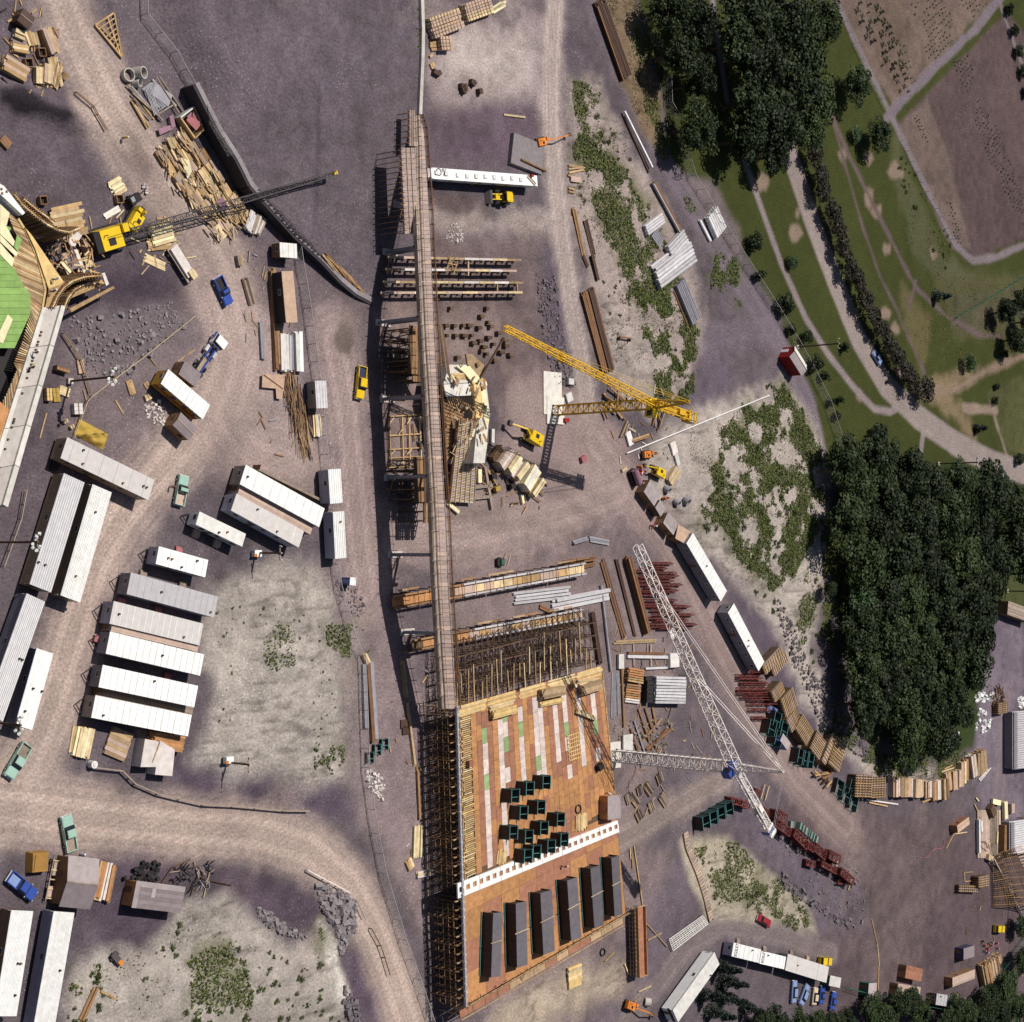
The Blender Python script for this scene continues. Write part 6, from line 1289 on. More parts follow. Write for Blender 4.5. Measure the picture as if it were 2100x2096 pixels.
b=G(V(o8,k8,590,950));t=car(V(o8,k8,520,925),V(o8,k8,670,985),'blueroof','blue and white car half hidden between the timber forms and green boxes')
# ---------- unfinished concrete deck at the left edge
VA=((0,360),280/1928);VB_=((0,600),280/1928);ZL=6.0
def va(x,y):return V(VA[0],VA[1],x,y)
def vb(x,y):return V(VB_[0],VB_[1],x,y)
def slab4(pts,z,th,mk,nm,parent):
    w_=[G(p,z) for p in pts];mb=MB();n0=len(w_)
    ar=sum(w_[i].x*w_[(i+1)% n0].y-w_[(i+1)% n0].x*w_[i].y for i in range(n0))
    if ar<0:w_=w_[::-1]
    mb.add([p-Vector((0,0,th)) for p in w_]+w_,[tuple(range(n0-1,-1,-1)),tuple(range(n0,2*n0))]+[(i,(i+1)% n0,n0+(i+1)% n0,n0+i) for i in range(n0)]);return mb.build(nm,mk,parent)
gd=thing('green_deck','green-sheeted formwork deck with cream plywood panels at the site edge','deck',(0,0,0))
slab4([va(-300,380),va(0,380),va(140,520),va(620,1620),vb(600,60),vb(180,1640),vb(-100,2300),vb(-300,2300)],ZL-2.2,.3,'dark','subfloor_and_gap_shade',gd)  # black sheet added below the joists, standing in for shade in the gaps
for k in range(14):
    y0,y1=1110+95*k,1110+95*(k+.96)
    def rx(y):return 180+(y-1270)*.55 if y<1640 else (430 if y<1950 else 430-(y-1950)*.46)
    slab4([va(-220,y0),va(max(0,rx(y0)),y0),va(max(0,rx(y1)),y1),va(-220,y1)],ZL,.1,'greendeck','green_sheet',gd)
for i,(pts,mk_) in enumerate((([(0,390),(140,520),(90,720),(0,640)],'creamply'),([(0,640),(90,720),(210,930),(190,1000),(0,820)],'creamply'),([(0,830),(250,1090),(230,1150),(0,930)],'creamply'),([(0,950),(200,1180),(170,1290),(0,1110)],'creamply'),([(80,700),(160,740),(130,800),(75,750)],'greendeck'),([(240,840),(310,900),(250,1070),(200,1010)],'greendeck'))):slab4([va(*p) for p in pts],ZL+.06*(i % 2)+.03,.08,mk_,'cream_panel' if mk_=='creamply' else 'green_sheet',gd)
for pts in ([(110,310),(180,380),(40,720),(-20,690),(0,540)],):slab4([vb(*p) for p in pts],ZL+.1,.08,'creamply','cream_panel',gd)
slab4([vb(-200,1500),vb(0,1540),vb(180,1700),vb(60,2000),vb(-200,2400)],ZL+.04,.1,'ply','orange_panel',gd)
def along(P,f):
    n0=len(P)-1;i=min(int(f*n0),n0-1);t_=f*n0-i;return (P[i][0]+(P[i+1][0]-P[i][0])*t_,P[i][1]+(P[i+1][1]-P[i][1])*t_)
JL=[va(130,560),va(220,800),va(300,920),va(230,1150),va(150,1320),va(280,1560),va(400,1770),vb(450,300),vb(340,720),vb(220,1020),vb(270,1100),vb(120,1450),vb(-120,1900)]
JR=[va(250,600),va(350,760),va(460,1000),va(540,1200),va(600,1440),va(640,1620),va(600,1860),vb(555,420),vb(470,700),vb(410,930),vb(340,1200),vb(180,1640),vb(-20,2100)]
for k in range(120):
    f=k/120;a,b=along(JL,f),along(JR,min(1,f+.03));seg('joist',rng.choice(('wooddirty','wood','woodpale','woodbrown')),gd,G((a[0]-4,a[1]-4),ZL-.12),G(b,ZL-.12),.17,.2)
for k in range(12):seg('edge_plank','plyyel',gd,G(along(JR,k/12),ZL+.05),G(along(JR,(k+.98)/12),ZL+.05),.35,.15)
for k in range(9):seg('bearer','woodbrown',gd,G(va(120+k*26,600+k*22),ZL-.5),G(vb(560-k*12,100+k*60),ZL-.5),.2,.25)
cb=thing('concrete_beam','long grey concrete beam with pale upstand edges along the green deck','beam',(0,0,0))
for k in range(5):
    f0,f1=k/5,(k+.985)/5
    def lerp2(a,b,f):return (a[0]+(b[0]-a[0])*f,a[1]+(b[1]-a[1])*f)
    l0,l1=vb(645,205),vb(-240,3060);r0,r1=vb(885,178),vb(60,3000)
    slab4([lerp2(l0,l1,f0),lerp2(r0,r1,f0),lerp2(r0,r1,f1),lerp2(l0,l1,f1)],ZL+.1,1.2,'concrete','deck_slab',cb)
    l0,l1=vb(870,175),vb(40,3000);r0,r1=vb(925,198),vb(110,3040);slab4([lerp2(l0,l1,f0),lerp2(r0,r1,f0),lerp2(r0,r1,f1),lerp2(l0,l1,f1)],ZL+.6,1.8,'concpale','upstand',cb)
    l0,l1=vb(600,212),vb(-300,3070);r0,r1=vb(655,205),vb(-225,3060);slab4([lerp2(l0,l1,f0),lerp2(r0,r1,f0),lerp2(r0,r1,f1),lerp2(l0,l1,f1)],ZL+.35,1.4,'concpale','upstand',cb)
for k in range(26):
    f=rng.random();p=G((vb(690,210)[0]+(vb(-190,3060)[0]-vb(690,210)[0])*f,vb(690,210)[1]+(vb(-190,3060)[1]-vb(690,210)[1])*f),ZL+.2);bx('tie_block','rustdark',cb,(p.x,p.y,p.z),(.3,.25,.25))
for k in range(9):
    f=(k+.5)/9;p0=vb(780,190);p1=vb(-90,3030);p=G((p0[0]+(p1[0]-p0[0])*f,p0[1]+(p1[1]-p0[1])*f),ZL);mb=MB();mb.bar((p.x,p.y,0),(p.x,p.y,ZL-1.2),.35);mb.bar((p.x-2,p.y,0),(p.x-2,p.y,ZL-1.2),.3);mb.build('prop','wooddark',cb)
wb=thing('white_parapet','short white concrete parapet length above the curved formwork','parapet',(0,0,0));slab4([va(-40,90),va(60,150),va(355,525),va(320,558),va(-40,225)],ZL+1.2,2.6,'white','parapet',wb)
for (x,y) in ((30,250),(95,225),(20,190)):p=G(va(x,y),ZL+1.25);bx('tie_block','rust',wb,p,(.3,.3,.2))
def curved_wall(pts,z0,z1,lb,mk,nrib,name='curved_formwork',out=(0,0)):
    t=thing(name,lb,'formwork',(0,0,0));W=[G(p,z1) for p in pts];P=[]
    for i in range(len(W)-1):
        for k in range(6):P.append(W[i].lerp(W[i+1],k/6))
    P.append(W[-1]);mb=MB()
    for i in range(len(P)-1):
        a,b=P[i],P[i+1];d=(b-a).normalized();nr=Vector((-d.y,d.x,0))*.12;mb.add([a-nr+Vector((0,0,z0-z1)),b-nr+Vector((0,0,z0-z1)),b+nr+Vector((0,0,z0-z1)),a+nr+Vector((0,0,z0-z1)),a-nr,b-nr,b+nr,a+nr],CUBE_F)
    mb.build('sheeting',mk,t)
    for i in range(0,len(P)-1,max(1,len(P)//nrib)):
        a,b=P[i],P[i+1];d=(b-a).normalized();nr=Vector((-d.y,d.x,0))
        for s in (-1,1):seg('rib',rng.choice(('wood','wooddirty','woodbrown')),t,a+nr*s*.25+Vector((0,0,.3)),a+nr*s*.9+Vector((0,0,z0-z1)),.13,.13)
    for z_ in (.1,-.7,-1.5):
        for i in range(0,len(P)-1,3):seg('waler',rng.choice(('wood','woodpale')),t,P[i]+Vector((0,0,z_)),P[min(i+3,len(P)-1)]+Vector((0,0,z_)),.2,.16)
    return t
curved_wall([va(200,270),va(330,430),va(500,570),va(660,690),va(820,770),va(980,800),va(1120,740)],1.0,ZL+.8,'long curved slatted timber formwork beside the white parapet','wooddirty',26)
curved_wall([va(330,330),va(500,470),va(680,600),va(760,680)],2.5,ZL+.2,'second curved timber rib wall behind the long curved formwork','woodbrown',14)
curved_wall([va(740,1860),va(800,1720),va(900,1580),va(1020,1490),va(1200,1430),va(1450,1410)],2.0,ZL+.6,'curved brown plywood form with close ribs at the end of the concrete beam','ply',26)
curved_wall([va(900,1870),va(950,1740),va(1050,1610),va(1180,1540),va(1450,1510)],1.0,ZL-1.6,'inner curved plywood form with dark ribs below the outer one','plybrown',26)
for pts,z_,mk_,lb in (([(360,740),(440,830),(900,1500),(850,1540),(690,1600),(500,1040)],ZL+.4,'plyyel','bright yellow plywood ramp between the two curved forms'),([(690,1600),(850,1540),(920,1500),(760,1800),(730,1860),(640,1860)],ZL+.3,'wood','tan plywood landing at the foot of the yellow ramp'),([(980,1880),(1600,1560),(1620,1590),(1010,1930)],ZL-2.5,'wood','straight timber waling closing the curved form'),([(870,1110),(1050,1040),(1090,1110),(930,1180)],3.0,'tanwalk','tan plywood sheet on the forms near the yellow crane'),([(930,1190),(1060,1140),(1140,1280),(1000,1340)],3.2,'shedroof','dark grey felt sheet on the forms near the yellow crane'),([(1165,900),(1250,880),(1360,1070),(1265,1115)],1.6,'pinkroof','tan lidded box beside the yellow crawler crane'),([(1040,1050),(1090,1040),(1210,1340),(1190,1390)],3.2,'concpale','pale plank across the forms'),([(860,1230),(930,1200),(1010,1360),(960,1400)],3.3,'creamply','cream plywood sheet beside the dark felt sheet'),([(1200,1220),(1290,1190),(1330,1290),(1220,1340)],2.4,'woodpale','pale square board by the worker on the forms'),([(980,890),(1100,790),(1160,850),(1060,1000),(980,990)],1.8,'plastic','crumpled pale plastic sheet beside the crane tracks'),([(1440,1380),(1480,1370),(1540,1530),(1500,1560)],6.2,'concpale','short white plank at the end of the curved form')):
    t=thing('formwork_sheet',lb,'panel',(0,0,0));slab4([va(*p) for p in pts],z_,.15 if z_>1.7 else 1.5,mk_,'sheet',t)
    for p in pts[:4:2]:
        g_=G(va(*p),z_);mb=MB();mb.bar((g_.x,g_.y,0),(g_.x,g_.y,max(.2,z_-.1)),.16);mb.build('prop','woodbrown',t)
for k in range(80):
    x,y=rng.uniform(600,1380),rng.uniform(840,1480);a=G(va(x,y),rng.uniform(1.5,4));o=seg('loose_plank',rng.choice(('wood','woodpale','woodbrown','wooddirty')),None,a,a+Vector((rng.uniform(-2.5,2.5),rng.uniform(-2.5,2.5),rng.uniform(-.3,.3))),.2,.1);tag(o,'loose plank in the tangle of timber between the curved forms','plank','planks between the curved forms')
bundle(G(va(720,700),.8),G(va(1210,590),.8),5,9,'woodpale','fan of long pale planks behind the curved formwork',layers=1,th=.15,jit=.5,kinds=('woodpale','wood','wooddirty'))
bundle(G(vb(950,60),ZL-2),G(vb(1500,60-230),ZL-2),.8,2,'wood','pair of timber walings on the curved form edge',layers=1)
for (x,y,c1,c2,ht,lb) in ((735,1470,'plastic','navy','hatw','worker kneeling on the yellow ramp of the curved form'),(700,1640,'cloth','navy','hatw','worker with white hat on the tan landing'),(1240,1310,'blueroof','navy','yellow','worker in blue beside the pale square board on the forms')):person(va(x,y),lb,c1,c2,ht,z=ZL+.45 if x<1000 else 3.0,face=1,bend=.5)
for (x,y,c1,ht,lb) in ((470,850,'woodpale','hatw','worker leaning over the deck edge beside the concrete beam'),(415,1060,'cloth','yellow','worker in blue with yellow hat on the joists beside the beam')):person(vb(x,y),lb,c1,'navy',ht,z=ZL+.3,face=2,bend=.5)
# ---------- ground clutter by the left deck
def loose(t_,lst,mk,lb,grp,w_=.22,th=.14,name='loose_plank',cat='plank',z=.12,zj=.0):
    for (x0,y0,x1,y1) in lst:
        a,b=G(q(t_,x0,y0),up=z+rng.random()*zj),G(q(t_,x1,y1),up=z+rng.random()*zj);o=seg(name,mk if isinstance(mk,str) else rng.choice(mk),None,a,b,w_,th);tag(o,lb,cat,grp)
for pts,h,mk_,lb in (([(585,790),(630,785),(645,885),(595,895)],.4,'pinkroof','salmon plywood plate beside the light mast'),([(360,1000),(395,1000),(395,1095),(352,1095)],.9,'plyyel','yellow plank stack under the concrete beam'),([(400,1000),(450,1000),(455,1100),(405,1110)],.3,'tarp','olive tarpaulin strip under the concrete beam'),([(565,1120),(632,1112),(620,1200),(560,1195)],.9,'offwhite','crumpled pale sheeting on a pallet beside the rope fence'),([(1090,1060),(1125,1040),(1155,1075),(1110,1100)],.5,'woodpale','small pale box by the mustard trailer'),([(1088,965),(1118,945),(1132,990),(1105,1015)],.25,'wooddirty','slatted pallet by the mustard trailer'),([(480,1245),(510,1235),(522,1255),(492,1272)],.6,'woodpale','small open wooden box on the ground by the light mast'),([(530,1290),(555,1275),(570,1295),(545,1312)],.6,'woodpale','second small open box on the ground by the light mast'),([(435,830),(530,855),(525,890),(430,855)],1.2,'woodbrown','brown plywood bin under the concrete beam'),([(640,5),(700,0),(705,60),(640,70)],.8,'woodpale','pale board stack beside the forms')):
    t=thing('yard_box',lb,'box',(0,0,0));w_=[q(10,*p) for p in pts];c,a,L,W=rect(w_,h);t.location=(c.x,c.y,0);t.rotation_euler=(0,0,a)
    for k in range(3):bx('board',mk_,t,(0,-W/3+W/3*k,h/2),(L,W/3-.03,h*(1-.04*k)))
    bx('batten','woodbrown',t,(0,0,h+.02),(.12,W,.05))
bundle(G(q(10,440,1010)),G(q(10,520,1040)),1.4,4,'woodpale','pale planks lying in the mast shadow',layers=2)
bundle(G(q(10,965,940)),G(q(10,1000,1050)),1.3,5,'wood','heap of pale laths on the dark ground before the mustard trailer',layers=2,jit=.4)
loose(10,[(1340,800,1470,710),(1395,770,1440,715),(1130,770,1180,830),(870,1090,930,1195),(630,1010,650,1090),(350,1190,300,1380)],('wood','wooddirty'),'lone plank on the ground near the mustard trailer','planks near the mustard trailer')
t=thing('tarpaulin_load','mustard tarpaulin over a sagging load behind the big tan trailer','tarpaulin',G(q(10,720,1360)))
c,a,L,W=rect(qs(10,[(620,1240),(852,1340),(795,1475),(590,1340)]),1.0);n_=12;v=[];f=[];rg=random.Random(3)
for i in range(n_+1):
    for j in range(n_+1):
        x,y=(i/n_-.5)*L,(j/n_-.5)*W;e=min(i,j,n_-i,n_-j)/n_;z_=min(1.15,.1+e*5)*(.75+.35*math.sin(i*1.1)*math.cos(j*.8))+rg.uniform(-.06,.06);v.append((x*math.cos(a)-y*math.sin(a),x*math.sin(a)+y*math.cos(a),max(.06,z_)))
for i in range(n_):
    for j in range(n_):f.append((i*(n_+1)+j,(i+1)*(n_+1)+j,(i+1)*(n_+1)+j+1,i*(n_+1)+j+1))
t.location=(c.x,c.y,0);MB().add(v,f).build('sheet','tarp',t,smooth=True);MB().bar((-L*.4,-.2,1.0),(L*.4,.3,1.05),.07).build('lashing','dark',t)
# ---------- lumber yard under the retaining wall
VC=((300,200),280/1092);LG='lumber piles under the retaining wall'
rg=random.Random(12)
for i in range(8):
    for j in range(4):
        cx_,cy_=205+i*66+(j-1.5)*62,405+i*84-(j-1.5)*52+rg.uniform(-15,15);L2=rg.uniform(52,78);dx,dy=.52,.85
        if cy_>1120:continue
        a,b=G(V(*VC,cx_-dx*L2,cy_-dy*L2)),G(V(*VC,cx_+dx*L2,cy_+dy*L2));n_=rg.choice((4,5,6,7));w_=rg.uniform(1.3,2.2)
        bundle(a,b,w_,n_,'wood','long pile of used formwork planks in the lumber yard under the retaining wall','lumber_pile','lumber',LG,rg.uniform(.18,.3),rg.choice((2,3,4)),0,.02,.45,rg.choice((('woodpale','wood','wooddirty'),('wooddirty','woodgrey','wood'),('woodpale','tanwalk','wood'),('woodbrown','wooddirty','woodgrey'))))
for k in range(110):
    i=rg.uniform(-.5,8);j=rg.uniform(-.5,3.4);cx_,cy_=205+i*66+(j-1.5)*62,405+i*84-(j-1.5)*52
    if cy_>1130:continue
    an=1.02+rg.gauss(0,.28);L2=rg.uniform(25,60);z_=rg.uniform(.5,1.2);o=seg('loose_plank',rg.choice(('woodpale','wood','wooddirty','woodgrey','wood')),None,G(V(*VC,cx_-math.cos(an)*L2,cy_-math.sin(an)*L2),z_),G(V(*VC,cx_+math.cos(an)*L2,cy_+math.sin(an)*L2),z_+rg.uniform(-.3,.3)),rg.uniform(.15,.3),.1);tag(o,'loose plank strewn over the lumber piles under the retaining wall','plank','planks strewn over the lumber')
for (x0,y0,x1,y1,x2,y2,x3,y3,mk_,z_,lb) in ((325,150,375,100,410,150,350,200,'mauve',1.0,'dull mauve sheet leaning at the head of the lumber yard'),(375,105,450,155,430,210,370,150,'pinkred',1.3,'dark pink sheet on the box frame at the head of the lumber yard'),(320,180,350,145,445,205,400,265,'pinkred',1.5,'large dark pink sheet on the box frame beside the wall'),(95,250,190,220,215,250,110,300,'mauve',.7,'flat mauve sheet beside the grey panels'),(185,150,215,135,235,230,205,245,'mauve',.8,'narrow mauve sheet standing between lumber and grey panels'),(560,840,610,790,660,880,610,905,'mauve',1.3,'mauve sheet lying across the lumber under the crane boom'),(275,480,340,500,365,590,330,650,'creamply',1.2,'cream plywood sheet on top of the lumber'),(160,320,230,320,250,400,200,410,'woodpale',1.1,'pale sandy plywood sheet on the upper lumber'),(537,75,620,60,637,110,547,130,'pinkred',4.0,'dark pink sheet lying alone on the gravel platform')):
    p4=[V(*VC,*p) for p in ((x0,y0),(x1,y1),(x2,y2),(x3,y3))]
    if z_>3:z_=hz(*G(p4[0])[:2])+.1
    t=thing('sheet',lb,'sheet',(0,0,0));slab4(p4,z_,.08,mk_,'panel',t);c_=sum((G(p,z_) for p in p4),Vector())/4;g_=hz(c_.x,c_.y);bx('bearer','wooddirty',t,(c_.x,c_.y,(z_+g_)/2-.04),(.8,.8,max(.05,z_-g_-.1)))
t=thing('timber_bin','orange timber bin frame holding pink sheets beside the retaining wall','frame',(0,0,0));P=[G(V(*VC,*p),.8) for p in ((255,165),(365,80),(440,260),(370,330))]
for k in range(4):seg('frame_board','wood' if k else 'offwhite',t,P[k],P[(k+1)% 4],.25,1.4)
bundle(G(V(*VC,800,1080)),G(V(*VC,850,930)),2.6,7,'plastic','grey-white weathered plank pile at the foot of the lumber yard',layers=4,th=.25,kinds=('woodgrey','plastic','steelpale'))
bundle(G(V(*VC,860,1090)),G(V(*VC,920,960)),1.6,5,'plastic','second grey weathered plank pile at the foot of the lumber yard',layers=3,th=.25,kinds=('woodgrey','plastic','wooddirty'))
t=thing('steel_mesh_panels','stack of grey steel mesh panels leaning by the lumber yard','steel panels',G(q(0,1180,730)),R(-52))
for k in range(6):bx('panel','steel',t,(-.6+.15*k,.3*k-.8,.15+.1*k),(3.6,2.2,.06),rz=.1*k)
for k in range(5):seg('rod','steelpale',t,(-2.2,-1.8+.3*k,.9),(2.0,-2.8+.25*k,.8),.1,.1)
loose(0,[(960,640,1220,900),(990,650,1200,880),(1000,700,1230,910),(1180,580,1350,850),(1200,575,1380,840),(1150,600,1330,800),(1010,740,1140,900),(1195,860,1310,790),(1185,840,1300,770),(1190,870,1290,800)],('steel','woodgrey','steelpale'),'grey bar in the bundle of steel rods by the lumber yard','steel rods by the lumber yard',.22,.18,'steel_bar','bar',.3,.5)
loose(0,[(990,760,1110,970),(1000,750,1125,960),(1040,740,1160,900),(1020,790,1090,930)],('woodpale','wood'),'long pale batten beside the grey rods by the lumber yard','battens by the grey rods',.28,.2,z=.3)
t=thing('triangular_frame','triangular lattice frame of pale timbers lying by the dusty road','timber frame',(0,0,0));A0,B0,C0=(G(q(0,*p))+Vector((0,0,.3)) for p in ((710,192),(850,100),(912,438)))
seg('chord','wood',t,A0,B0,.28,.3);seg('chord','wood',t,B0,C0,.28,.3);seg('chord','wood',t,A0,C0,.28,.3);seg('strut','wood',t,A0.lerp(B0,.65),A0.lerp(C0,.95),.2,.2);seg('strut','wood',t,A0.lerp(B0,.1),B0.lerp(C0,.75),.2,.2)
for k in range(7):f=(k+1)/8;seg('rung','wood',t,A0.lerp(C0,f),B0.lerp(C0,f*.9),.18,.18)
def ring(px,r,h,label,mk='concrete',grp=None,tilt=(0,0)):
    mb=MB();n_=20;v=[]
    for z_,rr in ((0,r),(h,r),(h,r*.82),(.05,r*.82)):
        for i in range(n_):v.append((rr*math.cos(6.283*i/n_),rr*math.sin(6.283*i/n_),z_))
    f=[(k*n_+i,k*n_+(i+1)% n_,(k+1)*n_+(i+1)% n_,(k+1)*n_+i) for k in range(3) for i in range(n_)];mb.add(v,f);o=mb.build('concrete_ring',mk,None,G(px),smooth=False);o.rotation_euler=(tilt[0],tilt[1],0);tag(o,label,'concrete ring',grp);return o
ring(q(0,952,570),1.1,.9,'wide concrete ring with sand in it by the dusty road');ring(q(0,1015,555),1.0,1.8,'tall concrete manhole ring beside the wide one',tilt=(0,.35));ring(q(0,1010,632),.62,1.2,'small concrete ring in front of the two larger ones',tilt=(0,.35))
# ---------- clutter at the upper left
t=shed(qs(0,[(180,70),(270,145),(205,215),(120,145)]),2.0,.2,'rustdark','rustdark','dark rusty skip with a lid bar at the edge of the spoil','skip','skip',ov=.02)
for (x0,y0,x1,y1,w_,n_,ly,kd,lb) in ((85,250,165,285,1.4,4,4,('tanwalk','woodpale'),'neat tan block of planks near the skip'),(70,315,190,330,1.0,3,2,('woodgrey','wooddirty'),'weathered planks under the tan block'),(70,360,200,385,1.2,3,3,('woodpale','wood'),'pale beam stack below the weathered planks'),(185,245,225,355,1.6,4,2,('woodpale','wood'),'upright bunch of pale beams right of the tan block'),(240,245,270,350,1.0,2,2,('woodpale','wood'),'pair of pale beams beside the upright bunch'),(310,220,385,420,1.6,3,5,('wood','tanwalk'),'long tan timber wall of planks beside the road'),(0,470,185,580,2.4,4,4,('pinkroof','wood'),'large tan lumber stack at the edge of the works'),(275,510,285,640,1.5,3,4,('woodpale','plyyel'),'yellowish block of planks by the road, left one'),(335,495,335,640,1.7,3,5,('pinkroof','woodpale'),'tan block of planks by the road, right one'),(275,610,355,645,1.0,3,2,('woodpale','plyyel'),'short yellow beams below the two plank blocks'),(380,430,430,660,1.8,6,2,('woodpale','wood'),'long splayed pale planks beside the road'),(440,470,400,670,1.2,4,2,('wood','wooddirty'),'long brown planks splayed along the road edge'),(460,600,490,560,1.0,2,2,('woodbrown','fabric'),'brown boards at the road edge below the splayed planks'),(0,1040,65,1110,1.4,3,2,('woodbrown','rust'),'rusty brown beams at the edge of the works')):
    bundle(G(q(0,x0,y0)),G(q(0,x1,y1)),w_,n_,'wood',lb,th=.28,layers=ly,kinds=kd)
loose(0,[(120,0,110,90),(150,0,165,40),(240,100,275,65),(310,730,325,680),(235,345,240,390)],('wood','wooddirty'),'lone plank near the rusty skip','planks near the skip')
for (x,y,lb) in ((200,480,'small dark open crate among the plank stacks'),(300,400,'dark crate of scrap among the plank stacks'),(310,1515,'small dark open crate beside the white parapet'),(885,1505,'small open crate beside the black compressor')):
    t=thing('open_crate',lb,'crate',G(q(0,x,y)),.2)
    for (dx,dy,sx,sy) in ((-.6,0,.1,1.2),(.6,0,.1,1.2),(0,-.6,1.2,.1),(0,.6,1.2,.1)):bx('side','woodbrown',t,(dx,dy,.4),(sx,sy,.8))
    bx('bottom','dark',t,(0,0,.05),(1.15,1.15,.1))
bundle(G(q(0,830,1440)),G(q(0,930,1380)),2.6,9,'woodpale','fan of bright pale planks beside the black compressor',layers=2,th=.14,jit=.5,kinds=('woodpale','creamply'))
t=thing('compressor','black wheeled compressor with trailing white hoses by the pale plank fan','compressor',G(q(0,985,1510)),.6);bx('housing','dark',t,(0,0,.9),(2.2,1.3,1.1));bx('panel','steel',t,(-.6,.2,1.5),(.7,.8,.1));seg('drawbar','dark',t,(1,0,.5),(3.4,.2,.4),.15,.15);wheels(t,(-.2,),.75,.7)
for k in range(5):part('hose_reel','wheel','plastic',t,(3.2+.25*(k % 3),-.4+.35*k,.35),(.5,.2,.5),(rng.random(),0,rng.random()))
bundle(G(q(0,1120,1790)),G(q(0,1290,1740)),3.4,7,'woodpale','cream timber pallet stack beside the crawler crane',layers=4,th=.2,kinds=('woodpale','creamply'));bundle(G(q(0,1100,1850)),G(q(0,1300,1830)),2.0,6,'woodpale','cream plank heap below the pallet stack by the crawler crane',layers=2,th=.2,jit=.4,kinds=('woodpale','wood'))
bundle(G(q(10,1080,10)),G(q(10,1250,90)),1.4,5,'woodpale','splayed pale planks near the flatbed beside the crawler crane',layers=1,jit=.4);bundle(G(q(0,780,1640)),G(q(0,900,1570)),1.0,2,'concpale','pale plank lying beside the yellow crawler crane',layers=1)
t=thing('flatbed_trailer','loaded grey flatbed trailer parked beside the crawler crane','trailer',G(q(10,1345,60)),R(-50));bx('bed','woodgrey',t,(0,0,.9),(6.5,2.2,.2));bx('load','plastic',t,(-.3,0,1.2),(5.5,1.6,.5));bx('load','woodpale',t,(2.4,.2,1.6),(1.6,1.2,.4));wheels(t,(-2.2,2.2),1.0,.8)
# ---------- timber stacks and drums at the top
for (x0,y0,x1,y1,w_,n_,lb) in ((1290,225,1515,140,3.8,6,'large neat stack of notched tan beams beside the kerb wall'),(1545,110,1740,40,3.4,6,'large neat stack of notched tan beams nearer the narrow road'),(1355,335,1435,335,2.6,4,'small square stack of notched beams below the two large ones')):
    t=bundle(G(q(1,x0,y0)),G(q(1,x1,y1)),w_,n_,'pinkroof',lb,'notched_beam_stack','beam stack',th=.5,layers=3,kinds=('pinkroof','tanwalk','woodpale'),jit=.08,gap=.1);L=(G(q(1,x1,y1))-G(q(1,x0,y0))).length
    for k in range(int(L/.9)):bx('notch_batten','wooddirty',t,(-L/2+.5+.9*k,0,1.55),(.2,w_,.1))
loose(1,[(1310,330,1360,320),(1310,350,1355,345),(1320,375,1370,370),(1310,430,1330,410),(1315,480,1330,520),(1330,470,1340,500)],('wood','wooddirty'),'scrap of beam beside the small notched stack','beam scraps by the notched stack',.5,.4,'beam_scrap','beam',.2)
loose(1,[(1760,90,1885,10),(1770,85,1870,30),(1790,95,1880,40),(1760,80,1850,20)],('creamply','woodpale'),'long cream plank in the pair of splayed bundles by the top road','cream planks by the top road',.5,.25,z=.2)
loose(1,[(1870,865,2030,885)],'woodpale','pale plank lying on the dark gravel above the long white hut',None,.4,.2)
for i,(x,y) in enumerate(((1555,650),(1570,685),(1575,655),(1632,620),(1640,630),(1688,690),(1350,545),(1375,555),(1560,670))):
    o=bx('steel_box','rustdark',None,G(q(1,x,y),.5),(1.1,.9,.9),rz=i);tag(o,'small black steel box on the pale churned yard','steel box','black boxes on the pale yard')
o=bx('retaining_board','woodbrown',None,G(q(2,150,1250),.6),(7.5,.3,1.4),rz=R(-10));tag(o,'low brown retaining board beside the long white hut','board')
t=thing('soil_bank','flat-topped grey soil block behind the low retaining board','soil block',G(q(2,120,1190)));MB().prism([(-6,-2),(3,-3),(4,3),(-5,4)],0,.9).build('soil','concdark',t)
for k in range(9):a=G(q(1,1360+rng.uniform(0,130),560+rng.uniform(0,150)));
# ---------- pipes, rails and poles on the middle bank
PG='stacked pipes on the middle bank'
def pipes(t_,x0,y0,x1,y1,n_,dia,ly,mk,lb,kind='pipe'):
    return bundle(G(q(t_,x0,y0)),G(q(t_,x1,y1)),n_*dia,n_,mk,lb,'pipe_stack','pipes',None,dia*.92,ly,0,.02,.06,None,kind,'pipe')
pipes(2,1405,1660,1485,1820,1,.8,1,'pipewhite','single white pipe at the edge of the white pipe stack');pipes(2,1480,1600,1550,1760,6,.78,2,'pipewhite','stack of bright white pipes beside the dirt track')
pipes(2,990,1745,1115,1650,4,.6,2,'steelpale','short grey pipes on the bank, upper small stack','cyl');pipes(2,1060,1750,1120,1840,5,.55,1,'steel','short grey pipes laid like a ladder on the bank','cyl')
pipes(2,1170,1932,1290,1800,6,.75,2,'steelpale','large grey pipe stack on the bank, part near the long rails','cyl');pipes(12,1060,170,1330,-40,7,.8,2,'steelpale','largest grey pipe stack on the bank, lying aslant','cyl');pipes(12,1245,200,1370,500,6,.6,2,'steel','stack of slim grey tubes below the large pipe stack','cyl')
pipes(12,1215,260,1360,630,1,.35,1,'rust','single rusty pipe beside the slim grey tubes','cyl')
pile(12,555,255,720,890,4.2,9,'rustdark','broad bed of dark rusty rails beside the haul road',2,.3,kind='ibeam',kinds=('rustdark','rust'),name='rail_stack',cat='rails',pn='rail')
pile(2,640,0,850,590,4.0,8,'rustdark','broad bed of dark rusty rails at the top of the bank',3,.35,kind='ibeam',kinds=('rustdark','rustdark','rust'),name='rail_stack',cat='rails',pn='rail')
